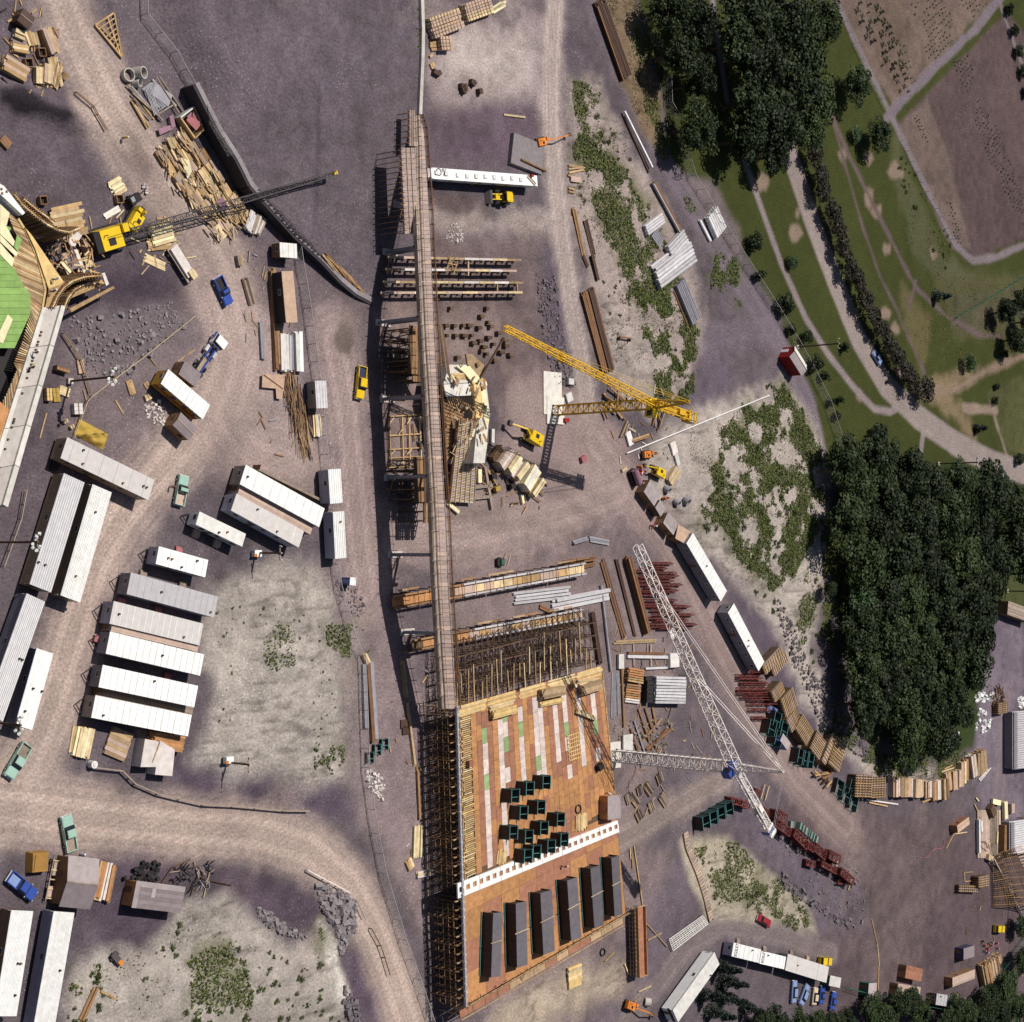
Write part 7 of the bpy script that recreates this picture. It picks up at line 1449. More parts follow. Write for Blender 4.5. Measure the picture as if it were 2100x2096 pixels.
pile(2,455,1560,540,1932,1.2,3,'rust','tan rails beside the haul road above the dark ones',1,.35,kind='ibeam',kinds=('rust','wood','woodbrown'),name='rail_stack',cat='rails',pn='rail');pile(2,545,1660,620,1932,1.4,3,'rustdark','dark rails beside the tan ones',1,.35,kind='ibeam',name='rail_stack',cat='rails',pn='rail')
pile(12,530,0,570,90,.8,2,'rustdark','short end of dark rails beside the haul road',1,.35,kind='ibeam',name='rail_stack',cat='rails',pn='rail');pile(12,590,0,640,190,.8,2,'rustdark','dark rail pair with a long shadow on the bank',2,.35,kind='ibeam',name='rail_stack',cat='rails',pn='rail')
pile(2,825,845,1045,1280,.5,1,'pipewhite','long pale rail raised along the bank edge, upper length',1,.5,.5,name='long_rail',cat='rail',pn='rail');pile(2,835,880,1030,1310,.5,1,'rustdark','dark rail lying beside the pale raised one',1,.4,name='long_rail',cat='rail',pn='rail')
pile(2,1045,1370,1265,1775,1.0,3,'steelpale','pale long rails along the bank edge, lower length',1,.5,.4,kinds=('woodgrey','steelpale','rust'),name='long_rail',cat='rail',pn='rail')
loose(2,[(425,1250,550,1265),(425,1275,545,1265),(430,1305,540,1280),(420,1320,460,1340),(425,1420,470,1430),(425,1445,470,1455)],('wood','wooddirty'),'brown sleeper on the weedy edge of the haul road','sleepers on the haul road edge',.35,.3,'sleeper','sleeper',.2)
o=bx('board_stack','tanwalk',None,G(q(2,480,1355),.2),(3.2,1.1,.4),rz=.05);tag(o,'tan board stack on the weedy edge of the haul road','boards')
t=thing('steel_table','low rusty steel table frame standing on the pale sand','steel frame',G(q(12,835,640)));bx('top_bar','rust',t,(0,.5,.8),(3.8,.3,.25));
for x in (-1.7,1.7):bx('leg','rustdark',t,(x,.2,.4),(.25,.8,.8))
pile(12,855,1500,1932,1050,.35,1,'pipewhite','very long slanting white pipe crossing the sand below the yellow crane',1,.35,.25,kind='cyl',name='long_pipe',cat='pipe',pn='pipe',jit=0)
loose(12,[(1060,1280,1100,1150),(1110,1310,1150,1180),(1080,1290,1085,1140),(1100,1200,1130,1270),(700,1060,800,1120),(690,1040,830,1230),(760,1100,850,1240),(680,1100,780,1200),(720,1140,860,1160),(800,1020,790,1150),(740,1000,850,1090),(820,1370,870,1250),(850,1360,880,1270),(900,1395,1030,1350),(910,1405,1030,1365),(880,1300,930,1330),(690,1150,720,1230),(1120,1000,1140,1060)],('woodbrown','rust','wooddirty','woodgrey'),'scrap timber or beam in the tangle under the yellow crane counter-jib','scrap under the yellow crane',.4,.35,'scrap_beam','beam',.25,.6)
for (x,y,sx,sy,mk_,lb) in ((1220,1455,1.8,2.8,'plastic','upper white board lying on the sand near the rusty coils'),(1245,1540,1.2,2.6,'offwhite','lower white board lying on the sand near the rusty coils'),(885,1380,1.6,3.0,'offwhite','crumpled white sheet on the rubble below the yellow crane'),(845,1615,1.6,.6,'woodpale','small pale board beside the haul road bend'),(535,1535,1.6,1.2,'pinkred','small red and grey drum cart beside the haul road'),(430,1070,1.8,1.8,'offwhite','small white box beside the crane pad')):o=bx('board',mk_,None,G(q(12,x,y),.3),(sx,sy,.4 if 'cart' not in lb else .9),rz=.4);tag(o,lb,'board' if 'cart' not in lb else 'cart')
bundle(G(V(o1,k1,590,545)),G(V(o1,k1,700,370)),2.2,7,'woodpale','stack of pale slatted frames on the sand behind the tool huts',layers=3,th=.3,kinds=('woodpale','tanwalk','wooddirty'))
for (x,y,r,lb) in ((690,775,.8,'dark open drum lying behind the small reddish box'),(810,755,.9,'round open tub behind the small reddish box'),(570,610,.8,'grey drum at the end of the slatted frames')):ring(V(o1,k1,x,y),r,1.2,lb,'steel',tilt=(.6,.3))
for k in range(16):
    x,y=rng.choice(((180+rng.uniform(-20,120),590+rng.uniform(-60,60)),(440+rng.uniform(-70,60),1050+rng.uniform(-30,40)),(560+rng.uniform(-50,70),745+rng.uniform(-30,30)),(260+rng.uniform(-40,40),380+rng.uniform(-40,60))));part_=part('gas_bottle','cyl',rng.choice(('red','offwhite','orange','pinkred')),None,G(V(o1,k1,x,y),.35),(1.3,.4,.4),(0,R(90),0));part_.location.z=.65;tag(part_,'gas bottle in the cluster around the brown tool boxes','gas bottle','gas bottles by the tool boxes')
t=thing('fuel_tank','dull purple fuel tank on a dark stand beside the brown tool box','tank',G(V(o1,k1,150,480)),R(-60));part('tank','cyl','mauve',t,(0,0,1.6),(3.4,1.5,1.5));bx('stand','dark',t,(0,0,.45),(3.4,1.8,.9));bx('valve','rust',t,(1.5,0,2.4),(.3,.3,.3))
# ---------- timber lattice forms along the slope road
def lform(p4,zt,lb,nb=7,nr=6,grp='timber forms along the slope road'):
    c,a,L,W=rect(p4,zt);t=thing('timber_form',lb,'timber form',(c.x,c.y,hz(c.x,c.y)),a,grp)
    bx('backing','wooddark',t,(0,0,zt*.45),(L*.94,W*.94,zt*.8))
    for k in range(nb):bx('rib',rng.choice(('wood','wooddirty','tanwalk')),t,(0,-W/2+W*(k+.5)/nb,zt*.9),(L,.2,.35))
    for k in range(nr):bx('batten',rng.choice(('wood','pinkroof','wooddirty')),t,(-L/2+L*(k+.5)/nr,0,zt*.9+.28),(.16,W,.14))
    for k in range(nr):bx('stud','woodbrown',t,(-L/2+L*(k+.5)/nr,-W/2,zt*.45),(.16,.16,zt*.9));
    for k in range(nb):bx('stud','woodbrown',t,(-L/2,-W/2+W*(k+.5)/nb,zt*.45),(.16,.16,zt*.9))
for i,(pts,z_) in enumerate((([(420,360),(690,70),(760,130),(520,390)],2.6),([(530,400),(765,130),(810,220),(650,400)],2.2),([(540,730),(690,600),(780,600),(650,780)],2.6),([(690,790),(850,630),(960,850),(790,1040)],2.6),([(740,1140),(900,970),(1005,1010),(890,1190)],2.4),([(890,1200),(1010,1010),(1165,1210),(1075,1440)],2.8),([(1090,1480),(1220,1260),(1340,1350),(1260,1640)],2.6),([(1280,1660),(1430,1290),(1500,1310),(1330,1700)],2.4),([(1345,1720),(1510,1320),(1620,1420),(1550,1790)],2.8))):
    lform([V(o8,k8,*p) for p in pts],z_,'slatted timber form beside the rubble, %s in the row counted from the slope trailer' % nth(i),8,9)
lform(qs(33,[(680,60),(790,60),(790,240),(650,230)]),2.6,'dark timber form block at the start of the lumber arc',9,6,None);lform(qs(33,[(795,85),(890,75),(890,240),(780,240)]),2.4,'pale slatted form lying at the start of the lumber arc',9,5,None)
for i in range(8):loose(33,[(340+rng.uniform(0,160),20+rng.uniform(0,120),380+rng.uniform(0,140),40+rng.uniform(0,120))],('woodbrown','wood','rustdark'),'brown scrap beam above the green form frames','scrap above the green frames',.4,.4,'scrap_beam','beam',.4,.8)
arc=[(925,80,925,225),(965,75,960,228),(1005,80,1000,228),(1045,85,1040,230),(1085,90,1080,232),(1125,95,1125,232),(1168,105,1168,232),(1232,110,1235,255),(1262,100,1265,250),(1295,90,1300,245),(1330,40,1345,180),(1375,30,1380,175),(1410,20,1410,150),(1438,-40,1440,130),(1468,-60,1468,110),(1500,-90,1520,75),(1550,-110,1552,70),(1575,-130,1590,40)]
for i,(x0,y0,x1,y1) in enumerate(arc):
    bundle(G(q(33,x0,y0)),G(q(33,x1,y1)),2.6,5,'wood','lumber bundle in the arc below the wood, %s counted from the slatted form' % nth(i),'lumber_bundle','lumber','lumber arc below the wood',.4,rng.choice((3,4,5)),0,.03,.12,rng.choice((('woodpale','pinkroof'),('wooddirty','woodbrown'),('wood','tanwalk'),('pinkroof','plastic'))))
loose(33,[(1165,270,1240,240),(1310,40,1400,10),(1330,20,1390,-10),(1590,100,1660,20),(1600,110,1680,10),(740,250,980,285),(760,270,900,300),(1570,235,1590,262),(1558,285,1612,400)],('woodpale','wood','plastic'),'stray plank beside the arc of lumber','stray planks by the lumber arc',.35,.25,z=.3)
t=thing('white_rubble','heap of white plaster rubble under the edge of the wood','rubble',(0,0,0));mb=MB()
for k in range(150):
    x,y=rng.choice(((1640+rng.uniform(-80,60),1400+rng.uniform(-30,40)),(1620+rng.uniform(-55,60),1590+rng.uniform(-90,90)),(1400+rng.uniform(-20,30),1690+rng.uniform(-15,20)),(1910+rng.uniform(-30,30),1440+rng.uniform(-40,40))));p=G(q(23,x,y));s_=rng.uniform(.25,.9);mb.box((p.x,p.y,s_*.3),(s_,s_*rng.uniform(.6,1.3),s_*.8),Euler((rng.random(),rng.random(),rng.random()*6)).to_matrix())
mb.build('lumps','white',t)['kind']='stuff'
t=thing('scrap_heap','dark heap of scrap wood beside the white rubble','scrap heap',(0,0,0))
for k in range(40):p=G(q(23,1730+rng.uniform(-50,50),1380+rng.uniform(-60,60)),.4+rng.random()*.8);seg('scrap',rng.choice(('wooddark','woodbrown','rustdark')),t,p,p+Vector((rng.uniform(-2,2),rng.uniform(-2,2),rng.uniform(-.4,.4))),.25,.2)
lform(qs(23,[(1735,1440),(1805,1450),(1815,1510),(1745,1545)]),2.0,'pale slatted funnel form standing by the scrap heap',6,6,None)
# ---------- saw bench platform, form net and yard corner at the right
t=thing('saw_platform','timber platform with saw benches beside the corrugated store','platform',(0,0,0))
for k in range(12):x=1590+14*k;seg('board',rng.choice(('tanwalk','plank','woodgrey')),t,G(q(33,x,330),.3),G(q(33,x+3,690),.3),1.6,.12)
for (x0,y0,x1,y1,w_,h,mk_) in ((1588,400,1590,650,.7,.8,'offwhite'),(1600,410,1605,490,.8,1,'plastic'),(1675,300,1700,370,2.2,1.4,'wooddark'),(1785,265,1790,395,1.8,.9,'creamply'),(1690,262,1750,275,1.4,.7,'creamply'),(1730,490,1725,580,.6,.5,'woodpale'),(1775,440,1770,640,1.6,1.8,'woodbrown'),(1825,440,1815,640,1.4,2.0,'wood'),(1840,280,1840,350,1.8,.9,'tanwalk'),(1655,680,1690,700,1.5,1.0,'woodpale')):seg('bench',mk_,t,G(q(33,x0,y0),h*.5+.3),G(q(33,x1,y1),h*.5+.3),w_,h)
for k in range(14):a=G(q(33,1600+rng.uniform(0,100),540+rng.uniform(0,110)),.5);seg('offcut',rng.choice(('rust','woodbrown')),t,a,a+Vector((rng.uniform(-2,2),rng.uniform(-1.5,1.5),.1)),.12,.12)
t=thing('form_net','huge dark curved timber net form at the yard corner','timber form',(0,0,0));NA=[G(q(33,*p),z_) for p,z_ in (((1700,680),1.0),((1860,620),5.5),((2060,1050),5.5),((1700,1060),.6),((1910,1100),.8))]
for k in range(26):
    f=k/25;a=NA[0].lerp(NA[3],f);b=NA[1].lerp(NA[2],f);m_=a.lerp(b,.5)+Vector((0,0,-.8));seg('net_rib','wooddark' if k % 4 else 'woodbrown',t,a,m_,.16,.2);seg('net_rib','wooddark' if k % 3 else 'woodbrown',t,m_,b,.16,.2)
for k in range(16):
    f=k/15
    for (i0,i1) in ((0,13),(13,25)):g0,g1=i0/25,i1/25;pa=[NA[0].lerp(NA[3],g).lerp(NA[1].lerp(NA[2],g),f)+Vector((0,0,-1.6*min(f,1-f))) for g in (g0,g1)];seg('net_lath',rng.choice(('wooddark','woodbrown','wooddirty')),t,pa[0],pa[1],.12,.12)
seg('edge_beam','tanwalk',t,G(q(33,1705,695),2.0),NA[4],.35,.35)
for k in range(20):f=k/20;a=NA[1].lerp(NA[2],f);seg('lath','pinkroof',t,a,a+Vector((3.5,.2,.6)),.2,.2)
for (pts,z_,mk_,sd,lb) in (([(1415,480),(1505,415),(1532,400),(1445,470)],2.2,'pinkroof','plybrown','brown plywood box shutter lying alone in the yard'),([(1385,1600),(1560,1530),(1562,1600),(1400,1660)],2.4,'tanwalk','woodbrown','large brown timber crate by the yard fence')):shed(qs(33,pts),z_,0,mk_,sd,lb,'timber_crate','crate',ov=.02,boards=4,door='plybrown')
for i,(x0,y0,x1,y1) in enumerate(((1580,1480,1610,1640),(1610,1470,1645,1620),(1640,1450,1665,1590),(1665,1440,1685,1550),(1690,1410,1705,1470))):bundle(G(q(33,x0,y0)),G(q(33,x1,y1)),1.9,4,'wood','brown upright lumber block in the short row by the yard fence','lumber_bundle','lumber','lumber blocks by the yard fence',.45,5,kinds=('wooddirty','pinkroof','woodbrown'))
for k in range(12):x,y=1640+rng.uniform(-20,100),1370-rng.uniform(-40,60);o=part('oil_drum','cyl',rng.choice(('carred','rust','steel','pinkred')),None,G(q(33,x,y),.45),(.9,.6,.6),(0,R(90),0));tag(o,'rusty oil drum in the cluster by the yard fence','drum','drums by the yard fence')
lform(qs(33,[(1435,890),(1590,900),(1580,950),(1450,950)]),1.4,'low slatted timber cradle with a white net tent on the yard edge',3,9,None);lform(qs(33,[(1590,850),(1690,800),(1650,920),(1600,900)]),2.6,'tent-shaped slatted timber form on the yard edge',5,5,None)
loose(33,[(1345,620,1400,510),(1400,510,1500,495),(1405,510,1480,460),(780,1150,825,1340),(825,1340,838,1500),(835,1500,830,1700),(1480,800,1545,795),(1480,800,1485,870),(1485,870,1545,860)],('woodpale','wood'),'long pale stick lying in the dark yard','sticks in the dark yard',.22,.2,z=.15)
t=thing('fire_hose','thin red hose lying in a wavy line on the dark yard','hose',(0,0,0));hp=[G(q(33,*p),.06) for p in ((1185,690),(1210,680),(1240,635),(1270,618),(1310,622),(1328,590),(1330,555))];mb=MB()
for a,b in zip(hp,hp[1:]):mb.bar(a,b,.16)
mb.build('hose','pinkred',t)
# ---------- fences
def fence(px,lb,h=1.8,sp=3.0,mk='wire',rails=(1.0,),wires=5,name='chain_link_fence',pw=.09,cat='fence',close=True):
    P=[G(p) for p in px];t=thing(name,lb,cat,(0,0,0));mb=MB();mw=MB();Z=Vector((0,0,1))
    for a,b in zip(P,P[1:]):
        n_=max(1,int((b-a).length/sp))
        for k in range(n_):p=a.lerp(b,k/n_);bx('post',mk,t,(p.x,p.y,p.z+h/2),(pw,pw,h))
        for r_ in rails:mb.bar(a+Z*h*r_,b+Z*h*r_,pw*.9)
        for k in range(wires):mw.strut(a+Z*h*k/max(1,wires),b+Z*h*k/max(1,wires),.012)
        if wires:
            m_=max(2,int((b-a).length/1.2))
            for k in range(m_):p0=a.lerp(b,k/m_);p1=a.lerp(b,min(1,(k+2)/m_));mw.strut(p0,p1+Z*h,.009);mw.strut(p0+Z*h,p1,.009)
    mb.build('rail',mk,t)
    if wires:mw.build('wire_mesh',mk,t)
    return t
fence(qs(0,[(1062,-40),(1068,115),(1290,400),(1440,665),(1580,930),(1720,1180)]),'chain-link fence along the edge of the gravel platform')
fence(qs(11,[(285,-60),(300,40),(360,400),(430,940),(500,1640),(525,1920)])+qs(21,[(545,240),(590,560),(650,760),(700,960),(770,1090),(785,1500),(800,1932)])+qs(31,[(840,320),(870,500),(930,800),(990,1000),(1080,1300),(1190,1600),(1300,1932)]),'long chain-link fence running down past the box trailers and beside the haul road',2.0)
fence(qs(2,[(910,60),(1080,350),(1140,480),(1150,780),(1210,880),(1250,1060),(1330,1330),(1460,1540),(1700,1920)])+qs(13,[(20,380),(180,640),(300,860),(420,1100),(500,1350),(555,1560)]),'chain-link fence between the dirt track and the park lawn',2.2)
fence(qs(33,[(560,1660),(690,1700),(1150,1800),(1420,1850),(1640,1640),(1932,1260)]),'dark green fence round the lower corner of the yard',2.2,mk='green',wires=8)
fence(qs(3,[(1000,1060),(1150,1380),(1300,1640),(1420,1890)]),'thin wire fence along the field track',1.2,wires=2);fence(qs(3,[(540,80),(640,330),(740,560),(880,840)]),'thin wire fence along the seedling field',1.2,wires=2)
fence(qs(13,[(1400,470),(1820,220),(1932,150)]),'garden fence around the tilled plot',1.4,wires=4,mk='green')
fence(qs(30,[(700,5),(900,30),(960,90),(1000,130),(1175,205),(1340,245),(1520,285),(1750,295),(1920,310)])+qs(31,[(200,330),(380,332)]),'pale timber guard rail with dark posts along the road below the mound',.9,4.2,'woodgrey',(.95,),0,'timber_guard_rail',.24,'guard rail')
fence(qs(0,[(560,700),(690,810)])+qs(0,[(720,870),(790,985)]),'broken timber barrier along the dusty road',.8,2.5,'woodbrown',(1,.5),0,'timber_barrier',.12,'barrier');fence(qs(10,[(540,1370),(640,1100),(680,1060),(850,930),(1050,780),(1450,460)]),'rope barrier of pale poles around the dark pit',.9,3,'woodpale',(.9,),0,'rope_barrier',.12,'barrier');fence(qs(10,[(460,590),(590,790),(670,1040)]),'bent timber barrier beside the concrete beam',.8,2.2,'wooddirty',(1,.5),0,'timber_barrier',.12,'barrier')
fence(qs(20,[(0,420),(130,60),(170,-160)]),'timber stair rail beside the grey seamed trailer',1.2,2,'woodgrey',(1,.5),0,'timber_rail',.14,'rail');fence(qs(31,[(370,780),(500,850),(690,950)]),'broken pale guard rail at the edge of the black rubble',.8,3,'plastic',(1,),0,'timber_guard_rail',.2,'guard rail');fence(qs(31,[(740,1010),(800,1140)]),'short guard rail above the black rubble',.8,3,'woodgrey',(1,),0,'timber_guard_rail',.16,'guard rail');fence(qs(31,[(850,1220),(920,1350),(950,1440),(990,1570)]),'rusty guard rail on the inner bend of the haul road',.8,3,'rust',(1,),0,'timber_guard_rail',.16,'guard rail')
t=thing('boardwalk','zigzag pale boardwalk down the yellow sand patch','boardwalk',(0,0,0));bw=[G(q(32,*p)) for p in ((1305,505),(1320,600),(1400,800),(1450,960),(1500,1165))]
for a,b in zip(bw,bw[1:]):
    n_=int((b-a).length/.7)
    for k in range(n_):p=a.lerp(b,k/n_);d=math.atan2((b-a).y,(b-a).x);bx('tread',rng.choice(('woodgrey','plank','tanwalk')),t,(p.x,p.y,p.z+.3),(.6,1.5,.1),rz=d)
    for s in (-1,1):nr=Vector((-(b-a).y,(b-a).x,0)).normalized()*.75*s;seg('stringer','wooddirty',t,a+nr+Vector((0,0,.2)),b+nr+Vector((0,0,.2)),.15,.3)
t=thing('tube_rack','white tube lattice rack beside the loop road','rack',(0,0,0));A0,B0,C0,D0=(G(q(32,*p),.6) for p in ((1185,1305),(1440,1125),(1480,1185),(1215,1390)))
for k in range(7):seg('tube','offwhite',t,A0.lerp(D0,k/6),B0.lerp(C0,k/6),.16,.16)
for k in range(16):seg('crossbar','plastic',t,A0.lerp(B0,k/15),D0.lerp(C0,k/15),.12,.12)
# ---------- light masts and poles
def pole(px,h,lb,lamps=8,arm=False,mk='wooddark',name='light_mast',cat='light mast'):
    b=G(px);t=thing(name,lb,cat,(b.x,b.y,b.z));part('mast','cyl',mk,t,(0,0,h/2),(h,.34,.34),(0,R(90),0));bx('crossarm','woodgrey',t,(0,0,h-.3),(.16,2.6,.16));bx('crossarm','woodgrey',t,(0,0,h-1.2),(.16,1.8,.16)) if lamps else None
    for k in range(lamps):
        y=(-1.2,-.7,.7,1.2,-.8,.8,-.3,.3)[k % 8];l_=part('floodlight','cyl','hatw',t,(.25 if k % 2 else-.25,y,h-.1 if k<4 else h-1.0),(.35,.5,.5),(0,.8,k));bx('bracket','steeldark',l_,(0,0,-.5),(.3,.3,.4))
    if not lamps:
        for y in (-1.1,0,1.1):part('insulator','cyl','plastic',t,(0,y,h),(.4,.2,.2),(0,R(90),0))
    bx('base_block','concrete',t,(0,0,.3),(.9,.9,.6));return t
pole((141,782),11.7,'tall dark light mast with a cluster of floodlights beside the concrete beam');pole((-14,1112),11.7,'light mast leaning over the upper grey seamed trailer');pole((-40,1478),10.5,'light mast over the end of the lower grey seamed trailer',6)
pole((1632,712),11.7,'wooden utility pole rising behind the red hut',0,name='utility_pole',cat='utility pole');pole((1922,951),11.6,'wooden utility pole with transformer frame at the head of the wood',0,name='utility_pole',cat='utility pole');pole((1668,968),6,'short utility pole beside the wood and the dirt track',0,name='utility_pole',cat='utility pole')
pole((466,1563),5.7,'short dark pole with a white meter box on the sand mound',0,name='utility_pole',cat='utility pole');pole((524,1134),6.5,'short pole with white box below the caravan',0,name='utility_pole',cat='utility pole');pole((2063,1212),6,'thin pole beside the plank store',0,name='utility_pole',cat='utility pole')
for (x,y,lb) in ((463,1558,'white meter box with orange sign on the sand mound'),(521,1135,'white meter box below the caravan')):t=thing('meter_box',lb,'box',G((x,y)));bx('box','white',t,(0,0,.7),(1.5,1.1,.9));bx('sign','orange',t,(-.6,-.3,1.16),(.6,.5,.06));bx('stand','dark',t,(0,0,.15),(1.2,.9,.3))
# ---------- clutter round the sheds and trailers on the left
for (t_,x0,y0,x1,y1,w_,n_,ly,kd,lb) in ((30,745,880,815,860,.1,1,1,('wood',),''),(30,785,715,720,1010,2.4,5,3,('wood','plastic','ply'),'stack of pale weathered beams along the carpenter shed'),(30,845,735,785,1030,1.0,2,4,('ply','woodbrown'),'pair of orange-brown beams outside the beam stack'),(20,565,1620,530,1830,1.0,3,1,('woodpale','wood'),'narrow row of yellow planks at the end of the office row'),(20,640,1630,590,1860,3.0,7,3,('woodpale','plyyel','creamply'),'bright pale plank stack at the end of the office row'),(20,800,1720,960,1790,4.5,7,2,('tanwalk','wooddirty'),'tan work platform with tools below the last office trailer'),(20,1110,1720,1350,1760,2.6,6,6,('woodbrown','ply'),'brown stacked boards beside the sheeted store'),(21,840,1140,880,1740,1.6,2,3,('rust','steel','woodbrown'),'long brown duct lengths inside the fence'),(21,805,1130,820,1640,1.0,1,2,('steel','woodgrey'),'grey duct length inside the fence'),(21,800,1080,830,1150,1.0,3,3,('woodpale','wooddirty'),'short pale timbers at the head of the ducts'),(21,1095,1130,1125,1410,.8,2,2,('wooddirty','wood'),'tan timbers on edge beside the walkway foot'),(21,1130,1420,1190,1932,.5,1,2,('wooddirty','wood'),'long edge board leading to the scaffold, upper'),(31,1210,0,1225,400,.5,1,2,('wooddirty','woodbrown'),'long edge board leading to the scaffold, lower'),(31,1215,440,1205,690,2.2,5,2,('creamply','wood','woodpale'),'pale planks and sheet beside the deck scaffold'),(31,1135,700,1165,770,1.6,3,2,('wood','woodpale'),'two short crates of planks beside the scaffold'),(31,1200,820,1330,790,1.2,3,2,('woodpale','plastic'),'pale bent planks below the crates'),(11,110,95,150,870,1.2,2,3,('rust','woodbrown'),'very long brown girder beside the salmon-roofed trailer'),(11,185,590,195,880,1.8,3,4,('plastic','offwhite'),'plastic-wrapped pack beside the long brown girder'),(11,245,590,250,880,1.4,3,2,('greyroof','steel'),'grey sheet pack between two wrapped packs'),(11,295,575,305,880,1.6,2,4,('offwhite','white'),'white-wrapped pack beside the fence'),(11,25,500,45,790,.8,2,2,('woodgrey','steel'),'thin grey bars left of the long girder'),(11,440,1200,450,1370,1.6,5,3,('woodpale','plastic'),'pale lath pack below the silvery hut'),(10,1785,0,1800,80,1.0,3,3,('woodgrey','wooddirty'),'short weathered beams above the rebar'),(10,1845,170,1900,370,1.8,4,1,('woodgrey','rustdark'),'dark rebar bundle beside the blue pickup'),(30,720,1660,600,1925,.9,2,2,('woodbrown','wood'),'long brown double beam on the lower sand bank'),(30,750,1690,885,1760,.4,1,1,('wood',),'short pale beam touching the long double beam')):
    if lb:bundle(G(q(t_,x0,y0)),G(q(t_,x1,y1)),w_,n_,kd[0],lb,'material_stack','stack',None,.26,ly,0,.02,.2,kd)
rg=random.Random(4)
t=thing('rebar_heap','long untidy heap of brown rusty reinforcing bars beside the fence','rebar heap',(0,0,0))
for k in range(120):
    f=rg.random();x,y=215+f*120+rg.uniform(-30,120)*(1-abs(f-.5)),960+f*480;l_=rg.uniform(60,150);a,b=G(q(11,x,y-l_),.2+rg.random()*.5),G(q(11,x+rg.uniform(0,50),y+l_),.2+rg.random()*.4);seg('bar',rg.choice(('woodbrown','rust','rustdark','wooddirty')),t,a,b,.12,.1)
t=thing('bar_heap','tangled orange-brown bars spilled on the retaining wall end','bar heap',(0,0,0))
for k in range(50):
    f=rg.random();x,y=540+f*270+rg.uniform(-30,30)*(1-f),20+f*240;a,b=G(q(11,x-50,y-55),up=.2),G(q(11,x+40,y+50+rg.uniform(-20,20)),up=.3);seg('bar',rg.choice(('rust','wood','woodbrown')),t,a,b,.14,.12)
t=thing('tan_slab','L-shaped tan plywood slab on blocks beside the rebar heap','slab',(0,0,0));slab4(qs(11,[(50,895),(220,900),(210,1010),(195,1085),(155,1080),(150,1005),(45,995)]),.7,.12,'pinkroof','sheet',t);seg('batten','woodbrown',t,G(q(11,60,900),.8),G(q(11,205,1005),.8),.12,.1);bx('block','woodgrey',t,G(q(11,120,960),.28),(1.5,1.5,.55))
t=thing('sheeted_store','store covered with crumpled pale plastic sheeting at the end of the office row','store',(0,0,0));slab4(qs(20,[(1095,1720),(1200,1740),(1180,1932),(1060,1932)]),2.4,2.4,'plastic','sheet',t);slab4(qs(20,[(1205,1730),(1320,1800),(1300,2000),(1170,1990)]),2.2,2.2,'plastic','sheet',t);seg('pole','wood',t,G(q(20,1150,1900),2.5),G(q(20,1210,1740),2.6),.12,.12)
t=thing('tarpaulin_crate','boxy load under a brown tarpaulin beside the blue pickup','tarpaulin',G(q(30,265,715)),R(-3));mb=MB();frus(mb,0,1.5,(-1.7,1.5,1.55),(-1.4,1.3,1.4));mb.build('sheet','tarpbrown',t);seg('rope','dark',t,(-1.2,-1.2,1.53),(-1.0,1.2,1.53),.06,.05)
t=thing('trailer_frame','bare ladder-frame trailer with boards beside the carpenter shed','trailer frame',G(q(30,395,850)),R(76))
for s in (-1,1):bx('rail','woodgrey',t,(0,s*1.0,.7),(6.6,.16,.25))
for k in range(5):bx('crosspiece','woodpale',t,(-2.8+1.4*k,0,.85),(.18,2.3,.15))
bx('board','tanwalk',t,(-1.8,.1,.75),(1.6,1.7,.1));bx('board','tanwalk',t,(1.6,0,.75),(2.0,1.5,.1));wheels(t,(2.6,),1.15,.7)
t=thing('tyre_heap','heap of old black tyres behind the plank-roofed shed','tyres',G(q(30,1095,810)))
for k in range(46):part('tyre','wheel','tyre',t,(rg.gauss(0,1.5),rg.gauss(0,1.0),.25+rg.random()*.6),(.75,.22,.75),(R(90)+rg.uniform(-.6,.6),0,rg.uniform(0,3)))
for (x,y,n_,lb) in ((1370,830,26,'black heap of scrap hose behind the plank-roofed shed'),(1510,830,30,'tangle of bent grey poles beside the plank-roofed shed')):
    t=thing('scrap_tangle',lb,'scrap',G(q(30,x,y)))
    for k in range(n_):a=Vector((rg.uniform(-2.2,2.2),rg.uniform(-2,2),.1+rg.random()*.5));seg('scrap','dark' if x<1400 else rg.choice(('woodgrey','steel','dark')),t,a,a+Vector((rg.uniform(-1.8,1.8),rg.uniform(-1.5,1.5),.1)),.14,.14)
loose(30,[(1220,880,1300,760),(1300,760,1440,700),(1440,700,1530,650),(1470,740,1510,830),(1510,830,1560,855),(1560,855,1750,895),(1580,800,1535,990),(1440,975,1460,910),(1275,800,1370,785),(1465,720,1500,840)],('woodgrey','wooddark','woodpale'),'crooked pole lying behind the plank-roofed shed','poles behind the plank-roofed shed',.16,.16,'crooked_pole','pole',.25)
t=thing('portable_toilet','small blue portable toilet with white roof beside the fence','toilet',G(q(21,665,530)),R(-5));bx('cabin','blueroof',t,(0,0,1.05),(1.3,1.3,2.1));bx('roof','white',t,(0,0,2.17),(1.4,1.4,.16));bx('door','lightblue',t,(-.66,0,1.0),(.05,.8,1.8));bx('vent','white',t,(.5,.5,2.4),(.12,.12,.5))
t=thing('water_tank','small grey-white water tank below the office row','tank',G(q(20,680,1910)));part('tank','cyl','offwhite',t,(0,0,.6),(1.2,1.2,1.2),(0,R(90),0));part('lid','cyl','plastic',t,(0,0,1.24),(.08,.6,.6),(0,R(90),0))
t=thing('cart','old wheeled cart with an orange tool box on the lower sand bank','cart',G(q(30,860,1440)),R(-50));bx('tray','steeldark',t,(0,0,.6),(2.0,1.0,.3));bx('tool_box','orange',t,(1.1,0,.6),(.9,.7,.6));wheels(t,(-.3,),.6,.7)
